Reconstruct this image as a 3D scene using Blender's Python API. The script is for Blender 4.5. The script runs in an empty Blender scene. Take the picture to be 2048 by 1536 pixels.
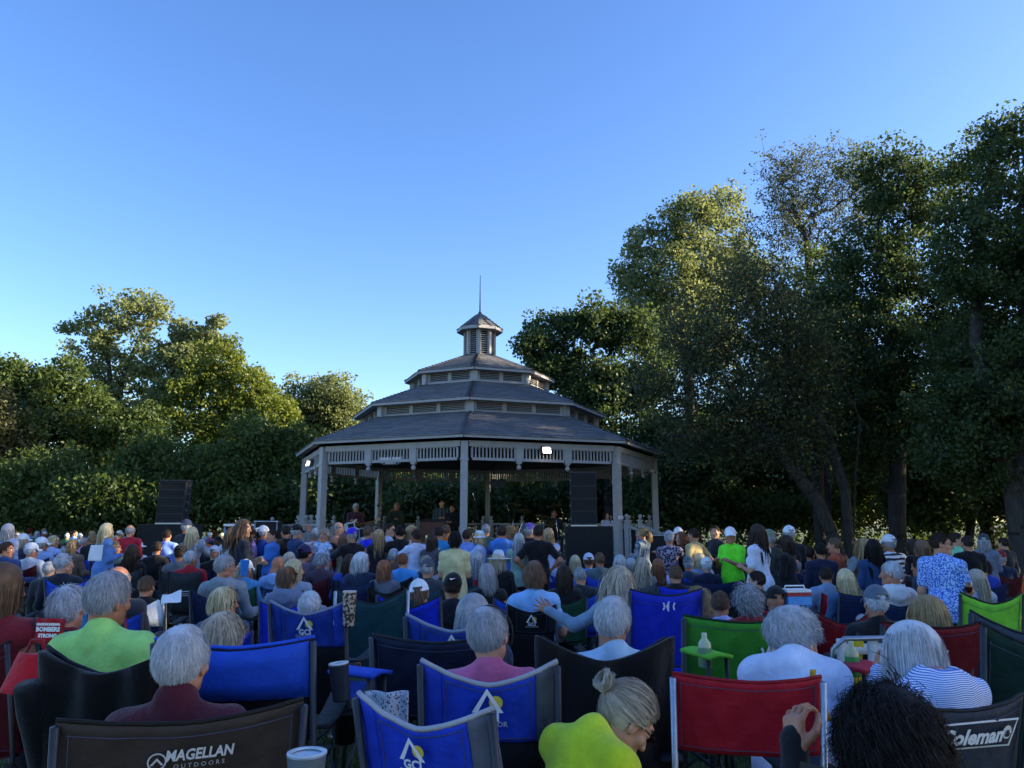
import bpy, math, random
import numpy as np
from mathutils import Vector, Matrix, Euler

# ------------------------------------------------------------------ camera, sky, sun, exposure
R_ = math.radians
sc = bpy.context.scene
COL = sc.collection
F = 1540.0                       # focal length in pixels of the 2048 px wide photograph
TILT = math.atan((1042 - 768) / F)
HC = 1.53                        # eye height over the lawn at the camera
cam_d = bpy.data.cameras.new('camera')
cam = bpy.data.objects.new('camera', cam_d)
COL.objects.link(cam)
cam.location = (0, 0, HC)
cam.rotation_euler = (R_(90) + TILT, 0, 0)
cam_d.sensor_width = 36.0
cam_d.lens = 36.0 * F / 2048.0
cam_d.clip_start = 0.05
cam_d.clip_end = 2000
sc.camera = cam

SUN_AZ, SUN_EL = R_(88), R_(17)   # azimuth measured from the view direction towards the right
world = bpy.data.worlds.new('World')
sc.world = world
world.use_nodes = True
wn = world.node_tree.nodes
wl = world.node_tree.links
for n in list(wn):
    wn.remove(n)
w_out = wn.new('ShaderNodeOutputWorld')
w_bg = wn.new('ShaderNodeBackground')
w_sky = wn.new('ShaderNodeTexSky')
w_sky.sky_type = 'NISHITA'
w_sky.sun_disc = False
w_sky.sun_elevation = SUN_EL
w_sky.sun_rotation = SUN_AZ
w_sky.altitude = 200
w_sky.air_density = 1.0
w_sky.dust_density = 1.0
w_sky.ozone_density = 2.6
w_bg.inputs['Strength'].default_value = 0.1
w_hs = wn.new('ShaderNodeHueSaturation')          # the camera's cool white balance
w_hs.inputs['Saturation'].default_value = 1.2
w_hs.inputs['Hue'].default_value = 0.513
w_hs.inputs['Value'].default_value = 1.0
wl.new(w_sky.outputs[0], w_hs.inputs['Color'])
wl.new(w_hs.outputs[0], w_bg.inputs[0])
wl.new(w_bg.outputs[0], w_out.inputs[0])

sun_d = bpy.data.lights.new('sun', 'SUN')
sun_d.energy = 5.0
sun_d.angle = R_(0.5)
sun_d.color = (1.0, 0.82, 0.55)
sun = bpy.data.objects.new('sun', sun_d)
COL.objects.link(sun)
sdir = Vector((math.sin(SUN_AZ) * math.cos(SUN_EL), math.cos(SUN_AZ) * math.cos(SUN_EL), math.sin(SUN_EL)))
sun.rotation_euler = sdir.to_track_quat('Z', 'Y').to_euler()
sun.location = sdir * 100

sc.view_settings.view_transform = 'Standard'
sc.view_settings.look = 'None'
sc.view_settings.exposure = 1.95
sc.view_settings.gamma = 1.0
sc.view_settings.use_curve_mapping = False
sc.cycles.max_bounces = 6
sc.cycles.diffuse_bounces = 3
sc.cycles.glossy_bounces = 2
sc.cycles.transmission_bounces = 4
sc.cycles.transparent_max_bounces = 6

rnd = random.Random(7)
nrg = np.random.default_rng(11)

# ------------------------------------------------------------------ geometry helpers
def gz(x, y):
    t = min(max((y - 1.5) / 7.5, 0.0), 1.0)
    return -0.20 * t * t * (3 - 2 * t)

CT, ST = math.cos(TILT), math.sin(TILT)
def at(px, py, Y):
    """world point at distance Y in front of the camera seen at a photo pixel"""
    u = (px - 1024) / F
    v = (768 - py) / F
    k = Y / (CT - v * ST)
    return Vector((u * k, Y, HC + (ST + v * CT) * k))

def mkmesh(name, V, faces, mats=(), smooth=True, mi=None):
    """faces: list of int arrays (n,3) / (n,4), or lists of index tuples"""
    me = bpy.data.meshes.new(name)
    V = np.asarray(V, dtype=np.float32).reshape(-1, 3)
    loops, starts, tot = [], [], 0
    for f in faces:
        f = np.asarray(f, dtype=np.int32)
        if f.size == 0:
            continue
        loops.append(f.ravel())
        k = f.shape[1]
        starts.append(tot + np.arange(len(f), dtype=np.int32) * k)
        tot += f.size
    loops = np.concatenate(loops)
    starts = np.concatenate(starts)
    me.vertices.add(len(V))
    me.vertices.foreach_set('co', V.ravel())
    me.loops.add(len(loops))
    me.loops.foreach_set('vertex_index', loops)
    me.polygons.add(len(starts))
    me.polygons.foreach_set('loop_start', starts)
    if mi is not None:
        me.polygons.foreach_set('material_index', np.asarray(mi, dtype=np.int32))
    if isinstance(smooth, np.ndarray):
        me.polygons.foreach_set('use_smooth', smooth.astype(bool))
    elif smooth:
        me.polygons.foreach_set('use_smooth', np.ones(len(starts), dtype=bool))
    else:
        me.polygons.foreach_set('use_smooth', np.zeros(len(starts), dtype=bool))
    for m in mats:
        me.materials.append(m)
    me.update(calc_edges=True)
    return me

class MB:
    """collects boxes, tubes, sheets into one mesh"""
    def __init__(self):
        self.v = []; self.q = []; self.t = []; self.n = 0; self.qm = []; self.tm = []; self.m = 0
        self.sq = []; self.st = []; self.s = False
    def add(self, V, Q=(), T=()):
        V = np.asarray(V, dtype=np.float64).reshape(-1, 3)
        self.v.append(V)
        for f in Q:
            self.q.append([i + self.n for i in f]); self.qm.append(self.m); self.sq.append(self.s)
        for f in T:
            self.t.append([i + self.n for i in f]); self.tm.append(self.m); self.st.append(self.s)
        self.n += len(V)
        return self
    def box(self, c, s, M=None):
        sx, sy, sz = s[0] / 2, s[1] / 2, s[2] / 2
        V = np.array([(x, y, z) for x in (-sx, sx) for y in (-sy, sy) for z in (-sz, sz)])
        if M is not None:
            V = V @ np.array(M.to_3x3()).T
        V = V + np.array(c)
        return self.add(V, [(0, 1, 3, 2), (4, 6, 7, 5), (0, 4, 5, 1), (2, 3, 7, 6), (0, 2, 6, 4), (1, 5, 7, 3)])
    def beam(self, a, b, w, h, up=(0, 0, 1)):
        """box from a to b, width w across, height h along up"""
        a = Vector(a); b = Vector(b); d = b - a
        L = d.length; y = d.normalized(); x = y.cross(Vector(up))
        if x.length < 1e-6: x = Vector((1, 0, 0))
        x.normalize(); z = x.cross(y)
        M = Matrix((x, y, z)).transposed()
        return self.box((a + b) / 2, (w, L, h), M)
    def tube(self, pts, r, n=8, caps=True):
        pts = [np.asarray(p, dtype=float) for p in pts]
        m = len(pts)
        rr = r if hasattr(r, '__len__') else [r] * m
        V = []; up = None
        for i in range(m):
            d = pts[min(i + 1, m - 1)] - pts[max(i - 1, 0)]
            d = d / (np.linalg.norm(d) + 1e-9)
            if up is None:
                up = np.array((0, 0, 1.0)) if abs(d[2]) < .9 else np.array((1.0, 0, 0))
            x = np.cross(up, d); x /= np.linalg.norm(x) + 1e-9
            y = np.cross(d, x); up = y
            for k in range(n):
                a = 2 * math.pi * k / n
                V.append(pts[i] + rr[i] * (math.cos(a) * x + math.sin(a) * y))
        Q = []; T = []
        for i in range(m - 1):
            for k in range(n):
                k2 = (k + 1) % n
                Q.append((i * n + k, i * n + k2, (i + 1) * n + k2, (i + 1) * n + k))
        if caps:
            V.append(pts[0]); V.append(pts[-1])
            for k in range(n):
                k2 = (k + 1) % n
                T.append((m * n, k2, k)); T.append((m * n + 1, (m - 1) * n + k, (m - 1) * n + k2))
        s0 = self.s; self.s = True
        self.add(V, Q, T)
        self.s = s0
        return self
    def lathe(self, prof, n=16, c=(0, 0, 0)):
        V = []; Q = []
        for (r, z) in prof:
            for k in range(n):
                a = 2 * math.pi * k / n
                V.append((c[0] + r * math.cos(a), c[1] + r * math.sin(a), c[2] + z))
        for i in range(len(prof) - 1):
            for k in range(n):
                k2 = (k + 1) % n
                Q.append((i * n + k, i * n + k2, (i + 1) * n + k2, (i + 1) * n + k))
        s0 = self.s; self.s = True
        self.add(V, Q); self.s = s0
        return self
    def grid(self, fn, nu, nv):
        V = [fn(i / nu, j / nv) for j in range(nv + 1) for i in range(nu + 1)]
        Q = [(j * (nu + 1) + i, j * (nu + 1) + i + 1, (j + 1) * (nu + 1) + i + 1, (j + 1) * (nu + 1) + i)
             for j in range(nv) for i in range(nu)]
        s0 = self.s; self.s = True
        self.add(V, Q); self.s = s0
        return self
    def slab(self, fn, nu, nv, th):
        """two sided sheet of thickness th; fn(u,v)->point"""
        P = np.array([[fn(i / nu, j / nv) for i in range(nu + 1)] for j in range(nv + 1)], dtype=float)
        du = np.gradient(P, axis=1); dv = np.gradient(P, axis=0)
        N = np.cross(du, dv); N /= np.linalg.norm(N, axis=2, keepdims=True) + 1e-9
        A = (P + N * th / 2).reshape(-1, 3); B = (P - N * th / 2).reshape(-1, 3)
        w = nu + 1; n0 = len(A)
        Q = []
        for j in range(nv):
            for i in range(nu):
                a = j * w + i
                Q.append((a, a + 1, a + w + 1, a + w))
                Q.append((n0 + a + w, n0 + a + w + 1, n0 + a + 1, n0 + a))
        rim = [i for i in range(w)] + [j * w + nu for j in range(1, nv + 1)] + [nv * w + i for i in range(nu - 1, -1, -1)] + [j * w for j in range(nv - 1, 0, -1)]
        for i in range(len(rim)):
            a, b = rim[i], rim[(i + 1) % len(rim)]
            Q.append((b, a, n0 + a, n0 + b))
        s0 = self.s; self.s = True
        self.add(np.vstack([A, B]), Q); self.s = s0
        return self
    def mesh(self, name, mats=()):
        V = np.vstack(self.v)
        fs = []; mi = []; sm = []
        if self.q: fs.append(np.array(self.q)); mi += self.qm; sm += self.sq
        if self.t: fs.append(np.array(self.t)); mi += self.tm; sm += self.st
        return mkmesh(name, V, fs, mats, np.array(sm), mi)

# ------------------------------------------------------------------ objects, labels
def inst(name, me, parent=None, mats=None, loc=None, rz=None, kind=None, label=None):
    o = bpy.data.objects.new(name, me)
    COL.objects.link(o)
    if parent is not None: o.parent = parent
    if loc is not None: o.location = loc
    if rz is not None: o.rotation_euler = (0, 0, rz)
    if mats:
        for i, m in enumerate(mats):
            if i < len(o.material_slots):
                o.material_slots[i].link = 'OBJECT'
                o.material_slots[i].material = m
    if kind: o['kind'] = kind
    if label: o['label'] = label
    return o
def tag(o, label, cat, group=None):
    o['label'] = label; o['category'] = cat
    if group: o['group'] = group
    return o
def thing(name, label, cat, loc=(0, 0, 0), rz=0.0, group=None):
    o = bpy.data.objects.new(name, None)
    COL.objects.link(o)
    o.empty_display_size = 0.2
    o.location = loc; o.rotation_euler = (0, 0, rz)
    return tag(o, label, cat, group)

# ------------------------------------------------------------------ materials
_mats = {}
def lin(c):
    """sRGB hex or tuple 0-255 -> linear"""
    if isinstance(c, str):
        c = [int(c[i:i + 2], 16) for i in (0, 2, 4)]
    return tuple(((x / 255) / 12.92 if x <= 10 else ((x / 255 + .055) / 1.055) ** 2.4) for x in c)
def basemat(name):
    m = bpy.data.materials.new(name)
    m.use_nodes = True
    nt = m.node_tree
    b = nt.nodes['Principled BSDF']
    return m, nt, b
def N(nt, typ, **kw):
    n = nt.nodes.new(typ)
    for k, v in kw.items():
        if k in n.inputs: n.inputs[k].default_value = v
        else: setattr(n, k, v)
    return n
def noise(nt, scale, detail=4, co=None, rough=.55):
    n = N(nt, 'ShaderNodeTexNoise')
    n.inputs['Scale'].default_value = scale
    n.inputs['Detail'].default_value = detail
    n.inputs['Roughness'].default_value = rough
    if co is not None: nt.links.new(co, n.inputs['Vector'])
    return n
def ocoord(nt, which='Object'):
    return N(nt, 'ShaderNodeTexCoord').outputs[which]
def varcol(nt, fac, c, lo=.75, hi=1.25):
    r = N(nt, 'ShaderNodeValToRGB')
    r.color_ramp.elements[0].position = .3
    r.color_ramp.elements[1].position = .7
    r.color_ramp.elements[0].color = (*[min(1, x * lo) for x in c], 1)
    r.color_ramp.elements[1].color = (*[min(1, x * hi) for x in c], 1)
    nt.links.new(fac, r.inputs[0])
    return r.outputs[0]
def bump(nt, b, height, strength=.3, dist=.01):
    n = N(nt, 'ShaderNodeBump')
    n.inputs['Strength'].default_value = strength
    n.inputs['Distance'].default_value = dist
    nt.links.new(height, n.inputs['Height'])
    nt.links.new(n.outputs[0], b.inputs['Normal'])
def M_fabric(c, rough=.85, kind='cloth'):
    k = ('f', c, rough, kind)
    if k in _mats: return _mats[k]
    m, nt, b = basemat('fabric')
    L = lin(c) if not isinstance(c, tuple) or max(c) > 1 else c
    co = ocoord(nt)
    n = noise(nt, 9, 5, co)
    col = varcol(nt, n.outputs['Fac'], L, .8, 1.15)
    nt.links.new(col, b.inputs['Base Color'])
    b.inputs['Roughness'].default_value = rough
    try:
        b.inputs['Sheen Weight'].default_value = .15 if kind == 'cloth' else 0.0
        b.inputs['Specular IOR Level'].default_value = .25
    except Exception: pass
    n2 = noise(nt, 60 if kind == 'cloth' else 30, 3, co)
    n3 = noise(nt, 7, 3, co)
    mx = N(nt, 'ShaderNodeMath', operation='ADD')
    nt.links.new(n2.outputs['Fac'], mx.inputs[0])
    mm = N(nt, 'ShaderNodeMath', operation='MULTIPLY'); mm.inputs[1].default_value = 3.0
    nt.links.new(n3.outputs['Fac'], mm.inputs[0]); nt.links.new(mm.outputs[0], mx.inputs[1])
    bump(nt, b, mx.outputs[0], .5, .008)
    _mats[k] = m
    return m
def M_pattern(c1, c2, kind, scale=60.0):
    """printed cloth: stripes, floral, plaid, dots"""
    k = ('p', c1, c2, kind, scale)
    if k in _mats: return _mats[k]
    m, nt, b = basemat('printed_fabric')
    co = ocoord(nt)
    A, B = lin(c1), lin(c2)
    if kind in ('hstripe', 'vstripe'):
        sp = N(nt, 'ShaderNodeSeparateXYZ'); nt.links.new(co, sp.inputs[0])
        src = sp.outputs[2] if kind == 'hstripe' else sp.outputs[0]
        nz = noise(nt, 5, 2, co)
        ad = N(nt, 'ShaderNodeMath', operation='MULTIPLY_ADD'); ad.inputs[1].default_value = .05
        nt.links.new(nz.outputs['Fac'], ad.inputs[0]); nt.links.new(src, ad.inputs[2])
        w = N(nt, 'ShaderNodeMath', operation='MULTIPLY'); w.inputs[1].default_value = scale
        nt.links.new(ad.outputs[0], w.inputs[0])
        s = N(nt, 'ShaderNodeMath', operation='SINE'); nt.links.new(w.outputs[0], s.inputs[0])
        fac = s.outputs[0]
        lo, hi = .35, .65
        mp = N(nt, 'ShaderNodeMapRange'); mp.inputs[1].default_value = -1; mp.inputs[2].default_value = 1
        nt.links.new(fac, mp.inputs[0]); fac = mp.outputs[0]
    elif kind == 'dots':
        v = N(nt, 'ShaderNodeTexVoronoi'); v.inputs['Scale'].default_value = scale
        nt.links.new(co, v.inputs['Vector']); fac = v.outputs['Distance']; lo, hi = .25, .4
    else:
        n = noise(nt, scale, 2, co, .4); fac = n.outputs['Fac']; lo, hi = .47, .55
    r = N(nt, 'ShaderNodeValToRGB')
    r.color_ramp.elements[0].position = lo; r.color_ramp.elements[1].position = hi
    r.color_ramp.elements[0].color = (*A, 1); r.color_ramp.elements[1].color = (*B, 1)
    nt.links.new(fac, r.inputs[0]); nt.links.new(r.outputs[0], b.inputs['Base Color'])
    b.inputs['Roughness'].default_value = .85
    n2 = noise(nt, 40, 3, co); bump(nt, b, n2.outputs['Fac'], .3, .005)
    _mats[k] = m
    return m
def M_plain(c, rough=.5, metal=0.0, name='plain', emit=0.0, var=.12, scale=25, bmp=.1):
    k = ('pl', c, rough, metal, emit, name)
    if k in _mats: return _mats[k]
    m, nt, b = basemat(name)
    L = lin(c)
    co = ocoord(nt)
    n = noise(nt, scale, 4, co)
    col = varcol(nt, n.outputs['Fac'], L, 1 - var, 1 + var)
    nt.links.new(col, b.inputs['Base Color'])
    b.inputs['Roughness'].default_value = rough
    b.inputs['Metallic'].default_value = metal
    if emit:
        b.inputs['Emission Color'].default_value = (*L, 1)
        b.inputs['Emission Strength'].default_value = emit
    elif bmp:
        bump(nt, b, n.outputs['Fac'], bmp, .004)
    _mats[k] = m
    return m
def M_skin(tone):
    k = ('skin', tone)
    if k in _mats: return _mats[k]
    m, nt, b = basemat('skin')
    L = lin(tone)
    co = ocoord(nt)
    n = noise(nt, 14, 5, co)
    r = N(nt, 'ShaderNodeValToRGB')
    r.color_ramp.elements[0].position = .35; r.color_ramp.elements[1].position = .7
    r.color_ramp.elements[0].color = (L[0] * .95, L[1] * .82, L[2] * .78, 1)
    r.color_ramp.elements[1].color = (min(1, L[0] * 1.08), L[1] * 1.06, L[2] * 1.02, 1)
    nt.links.new(n.outputs['Fac'], r.inputs[0]); nt.links.new(r.outputs[0], b.inputs['Base Color'])
    b.inputs['Roughness'].default_value = .52
    b.inputs['Subsurface Weight'].default_value = .08
    b.inputs['Subsurface Radius'].default_value = (.012, .005, .003)
    n2 = noise(nt, 120, 3, co); bump(nt, b, n2.outputs['Fac'], .15, .002)
    _mats[k] = m
    return m
def M_hair(c, var=.35, c2=None):
    k = ('hair', c, var, c2)
    if k in _mats: return _mats[k]
    m, nt, b = basemat('hair')
    L = lin(c); L2 = lin(c2) if c2 else None
    g = N(nt, 'ShaderNodeNewGeometry')
    r = N(nt, 'ShaderNodeValToRGB')
    r.color_ramp.elements[0].position = .1; r.color_ramp.elements[1].position = .9
    a = tuple(x * (1 - var) for x in L); z = tuple(min(1, x * (1 + var)) for x in (L2 or L))
    r.color_ramp.elements[0].color = (*a, 1); r.color_ramp.elements[1].color = (*z, 1)
    co = ocoord(nt)
    n = noise(nt, 22, 3, co)
    ad = N(nt, 'ShaderNodeMath', operation='MULTIPLY_ADD'); ad.inputs[1].default_value = .45
    nt.links.new(g.outputs['Random Per Island'], ad.inputs[0])
    mu = N(nt, 'ShaderNodeMath', operation='MULTIPLY'); mu.inputs[1].default_value = .6
    nt.links.new(n.outputs['Fac'], mu.inputs[0]); nt.links.new(mu.outputs[0], ad.inputs[2])
    nt.links.new(ad.outputs[0], r.inputs[0]); nt.links.new(r.outputs[0], b.inputs['Base Color'])
    b.inputs['Roughness'].default_value = .55
    b.inputs['Specular IOR Level'].default_value = .3 if max(L) > .05 else .12
    _mats[k] = m
    return m
def M_leaf(c1, c2, trans=.35, name='leaf'):
    k = ('leaf', c1, c2, trans)
    if k in _mats: return _mats[k]
    m = bpy.data.materials.new(name); m.use_nodes = True
    nt = m.node_tree
    for n in list(nt.nodes): nt.nodes.remove(n)
    out = N(nt, 'ShaderNodeOutputMaterial')
    g = N(nt, 'ShaderNodeNewGeometry')
    co = ocoord(nt)
    n = noise(nt, .55, 3, co)
    ad = N(nt, 'ShaderNodeMath', operation='MULTIPLY_ADD'); ad.inputs[1].default_value = .5
    nt.links.new(g.outputs['Random Per Island'], ad.inputs[0])
    mu = N(nt, 'ShaderNodeMath', operation='MULTIPLY'); mu.inputs[1].default_value = .55
    nt.links.new(n.outputs['Fac'], mu.inputs[0]); nt.links.new(mu.outputs[0], ad.inputs[2])
    r = N(nt, 'ShaderNodeValToRGB')
    r.color_ramp.elements[0].position = .2; r.color_ramp.elements[1].position = .85
    r.color_ramp.elements[0].color = (*c1, 1); r.color_ramp.elements[1].color = (*c2, 1)
    nt.links.new(ad.outputs[0], r.inputs[0])
    d = N(nt, 'ShaderNodeBsdfDiffuse'); t = N(nt, 'ShaderNodeBsdfTranslucent')
    gl = N(nt, 'ShaderNodeBsdfGlossy'); gl.inputs['Roughness'].default_value = .45
    gl.inputs['Color'].default_value = (.5, .5, .5, 1)
    nt.links.new(r.outputs[0], d.inputs['Color'])
    hs = N(nt, 'ShaderNodeHueSaturation'); hs.inputs['Hue'].default_value = .48; hs.inputs['Saturation'].default_value = 1.15; hs.inputs['Value'].default_value = 1.5
    nt.links.new(r.outputs[0], hs.inputs['Color']); nt.links.new(hs.outputs[0], t.inputs['Color'])
    mx = N(nt, 'ShaderNodeMixShader'); mx.inputs[0].default_value = trans
    nt.links.new(d.outputs[0], mx.inputs[1]); nt.links.new(t.outputs[0], mx.inputs[2])
    m2 = N(nt, 'ShaderNodeMixShader'); m2.inputs[0].default_value = .03
    nt.links.new(mx.outputs[0], m2.inputs[1]); nt.links.new(gl.outputs[0], m2.inputs[2])
    nt.links.new(m2.outputs[0], out.inputs[0])
    _mats[k] = m
    return m
def M_bark(c=(.07, .055, .042), name='bark'):
    k = ('bark', c)
    if k in _mats: return _mats[k]
    m, nt, b = basemat(name)
    co = ocoord(nt)
    mp = N(nt, 'ShaderNodeMapping'); mp.inputs['Scale'].default_value = (9, 9, 1.6)
    nt.links.new(co, mp.inputs[0])
    n = noise(nt, 2.2, 6, mp.outputs[0], .65)
    nt.links.new(varcol(nt, n.outputs['Fac'], c, .45, 1.6), b.inputs['Base Color'])
    b.inputs['Roughness'].default_value = .95
    bump(nt, b, n.outputs['Fac'], .9, .03)
    _mats[k] = m
    return m
# ------------------------------------------------------------------ lawn
def M_lawn():
    m, nt, b = basemat('lawn_grass')
    co = ocoord(nt)
    n1 = noise(nt, .35, 5, co); n2 = noise(nt, 30, 4, co)
    mx = N(nt, 'ShaderNodeMix', data_type='FLOAT')
    mx.inputs[0].default_value = .5
    nt.links.new(n1.outputs['Fac'], mx.inputs[2]); nt.links.new(n2.outputs['Fac'], mx.inputs[3])
    nt.links.new(varcol(nt, mx.outputs[0], (.035, .06, .018), .55, 1.6), b.inputs['Base Color'])
    b.inputs['Roughness'].default_value = .95
    bump(nt, b, n2.outputs['Fac'], .8, .03)
    return m
ys = np.concatenate([np.linspace(-4, 12, 65), np.array([14, 18, 24, 32, 45, 60, 90, 140, 220, 350, 600])])
xs = np.concatenate([[-600, -300, -150, -80, -45], np.linspace(-28, 28, 41), [45, 80, 150, 300, 600]])
V = [(x, y, gz(x, y) + (.012 * math.sin(2.1 * x + .7 * y) * math.sin(1.3 * y) if abs(x) < 28 and y < 30 else 0)) for y in ys for x in xs]
w = len(xs)
Q = [(j * w + i, j * w + i + 1, (j + 1) * w + i + 1, (j + 1) * w + i) for j in range(len(ys) - 1) for i in range(w - 1)]
lawn = inst('lawn', mkmesh('lawn', V, [Q], [M_lawn()]), kind='structure')

def grass_blades(n, x0, x1, y0, y1, h0, h1):
    X = nrg.uniform(x0, x1, n); Y = y0 + (y1 - y0) * nrg.uniform(0, 1, n) ** 1.5
    Z = np.array([gz(x, y) for x, y in zip(X, Y)])
    a = nrg.uniform(0, 2 * np.pi, n); h = nrg.uniform(h0, h1, n); w = .0035 + .002 * nrg.random(n)
    dx, dy = np.cos(a), np.sin(a)
    l = nrg.normal(0, .45, (n, 2)) * h[:, None]
    P = np.stack([X, Y, Z - .01], 1)
    s = np.stack([dx * w, dy * w, 0 * w], 1)
    mid = P + np.stack([l[:, 0] * .35, l[:, 1] * .35, h * .6], 1)
    tip = P + np.stack([l[:, 0], l[:, 1], h], 1)
    V = np.stack([P - s, P + s, mid + s * .7, mid - s * .7, tip], 1).reshape(-1, 3)
    b = np.arange(n)[:, None] * 5
    return V, [b + np.array([[0, 1, 2, 3]]), b + np.array([[3, 2, 4]])]
GV, GF = grass_blades(52000, -3.6, 3.6, 1.2, 7.5, .035, .085)
M_grass = M_leaf((.03, .055, .012), (.075, .12, .03), .3, 'grass_blade')
gr = inst('grass', mkmesh('grass', GV, GF, [M_grass], False), kind='stuff')
gr['label'] = 'short mown lawn grass between the chairs in the foreground'; gr['category'] = 'grass'

# ------------------------------------------------------------------ gazebo
GR, GD, GX, GTH = 5.4, 23.9, -0.043 * 23.9, -0.021
gaz = thing('gazebo', 'large grey octagonal bandstand gazebo with three tiered shingle roof and cupola', 'gazebo', (GX, GD, -.20))
G0 = -.20
def gv(r, k, z):
    """vertex k (multiples of 45 deg, 0 towards the camera) in gazebo local space"""
    a = GTH + R_(45) * k
    return np.array((r * math.sin(a), -r * math.cos(a), z - G0))
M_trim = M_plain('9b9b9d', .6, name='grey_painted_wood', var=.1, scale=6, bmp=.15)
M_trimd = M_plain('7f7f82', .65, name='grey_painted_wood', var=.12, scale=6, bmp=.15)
M_ceil = M_plain('3a3634', .8, name='dark_stained_boards')
M_deck = M_plain('6a6258', .8, name='deck_boards', var=.2)
def M_shingle():
    m, nt, b = basemat('asphalt_shingle')
    g = N(nt, 'ShaderNodeNewGeometry'); co = ocoord(nt)
    n = noise(nt, 45, 3, co); n0 = noise(nt, 1.3, 3, co)
    ad = N(nt, 'ShaderNodeMath', operation='MULTIPLY_ADD'); ad.inputs[1].default_value = .55
    nt.links.new(g.outputs['Random Per Island'], ad.inputs[0])
    mu = N(nt, 'ShaderNodeMath', operation='MULTIPLY'); mu.inputs[1].default_value = .3
    nt.links.new(n.outputs['Fac'], mu.inputs[0]); nt.links.new(mu.outputs[0], ad.inputs[2])
    a2 = N(nt, 'ShaderNodeMath', operation='MULTIPLY_ADD'); a2.inputs[1].default_value = .15
    nt.links.new(n0.outputs['Fac'], a2.inputs[0]); nt.links.new(ad.outputs[0], a2.inputs[2])
    r = N(nt, 'ShaderNodeValToRGB')
    r.color_ramp.elements[0].position = .2; r.color_ramp.elements[1].position = .95
    r.color_ramp.elements[0].color = (.088, .094, .101, 1); r.color_ramp.elements[1].color = (.15, .157, .167, 1)
    nt.links.new(a2.outputs[0], r.inputs[0]); nt.links.new(r.outputs[0], b.inputs['Base Color'])
    b.inputs['Roughness'].default_value = .9
    bump(nt, b, n.outputs['Fac'], .4, .01)
    return m
M_sh = M_shingle()

def roof_tier(r0, z0, r1, z1, course=.145, tab=.30):
    """one tier: solid deck + shingle courses + hip caps + fascia"""
    mb = MB()
    T = .05
    z0 = z0 + .085
    for k in range(8):
        a, b, c, d = gv(r0, k, z0), gv(r0, k + 1, z0), gv(r1, k + 1, z1), gv(r1, k, z1)
        lo = np.array((0, 0, T))
        mb.add([a, b, c, d, a - lo, b - lo, c - lo, d - lo], [(0, 1, 2, 3), (7, 6, 5, 4), (0, 4, 5, 1)])
    inst('roof_deck', mb.mesh('roof_deck', [M_ceil]), gaz)
    Vs = []; Qs = []; n = 0
    for k in range(8):
        a, b, c, d = gv(r0, k, z0), gv(r0, k + 1, z0), gv(r1, k + 1, z1), gv(r1, k, z1)
        sl = np.linalg.norm((c + d) / 2 - (a + b) / 2)
        nrm = np.cross(b - a, d - a); nrm /= np.linalg.norm(nrm)
        if nrm[2] < 0: nrm = -nrm
        nc = int(sl / course)
        for j in range(nc + 1):
            t0 = j * course / sl - .03; t1 = min(t0 + course / sl + .02, 1.0)
            if t0 >= .995: break
            L0, R0 = a + (d - a) * t0, b + (c - b) * t0
            L1, R1 = a + (d - a) * t1, b + (c - b) * t1
            wd = np.linalg.norm(R0 - L0); nt_ = max(1, int(round(wd / tab)))
            off = .5 / nt_ if j % 2 else 0.0
            cuts = [0.0] + [min(1, max(0, i / nt_ - off + rnd.uniform(-.12, .12) / nt_)) for i in range(1, nt_ + 1)] + [1.0]
            cuts = sorted(set(cuts))
            for u0, u1 in zip(cuts[:-1], cuts[1:]):
                if u1 - u0 < .2 / nt_: continue
                g_ = .004 / wd
                th = .012 + rnd.uniform(0, .010)
                p = [L0 + (R0 - L0) * (u0 + g_) + nrm * (th + .004), L0 + (R0 - L0) * (u1 - g_) + nrm * (th + .004),
                     L1 + (R1 - L1) * (u1 - g_) + nrm * .004, L1 + (R1 - L1) * (u0 + g_) + nrm * .004]
                Vs += p + [p[0] - nrm * th, p[1] - nrm * th]
                Qs += [(n, n + 1, n + 2, n + 3), (n + 4, n + 5, n + 1, n)]
                n += 6
    for k in range(8):                       # hip caps
        a, d = gv(r0 + .03, k, z0), gv(r1, k, z1)
        L = np.linalg.norm(d - a); u = (d - a) / L
        tdir = np.cross(u, (0, 0, 1)); tdir /= np.linalg.norm(tdir); up = np.cross(tdir, u)
        m = int(L / .13)
        for j in range(m):
            p0 = a + u * (j * .13); p1 = p0 + u * .16
            h0 = .036 + rnd.uniform(0, .006); h1 = .018
            w_ = .13
            Vs += [p0 - tdir * w_ - up * .005, p0 + up * h0, p0 + tdir * w_ - up * .005, p1 - tdir * w_ - up * .02, p1 + up * h1, p1 + tdir * w_ - up * .02]
            Qs += [(n, n + 1, n + 4, n + 3), (n + 1, n + 2, n + 5, n + 4)]
            n += 6
    inst('shingles', mkmesh('shingles', Vs, [Qs], [M_sh], False), gaz, kind='stuff')
    for k in range(8):                       # fascia boards
        a, b = gv(r0 + .0, k, z0), gv(r0 + .0, k + 1, z0)
        m = MB(); out = (a + b) / 2; out[2] = 0; out /= np.linalg.norm(out)
        m.beam(a - (0, 0, .04) + out * .02, b - (0, 0, .04) + out * .02, .035, .095)
        inst('fascia_board', m.mesh('fascia_board', [M_trim]), gaz)
    m = MB()                                  # soffit ring
    for k in range(8):
        m.add([gv(r0 - .02, k, z0 - .075), gv(r0 - .02, k + 1, z0 - .075), gv(r0 - .22, k + 1, z0 - .055), gv(r0 - .22, k, z0 - .055)], [(0, 1, 2, 3)])
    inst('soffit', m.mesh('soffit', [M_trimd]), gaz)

roof_tier(5.67, 3.50, 3.55, 4.44)
roof_tier(3.92, 4.68, 2.05, 5.52)
roof_tier(2.33, 5.81, .42, 6.68)
roof_tier(.70, 7.44, .03, 8.08, .13, .2)

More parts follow.
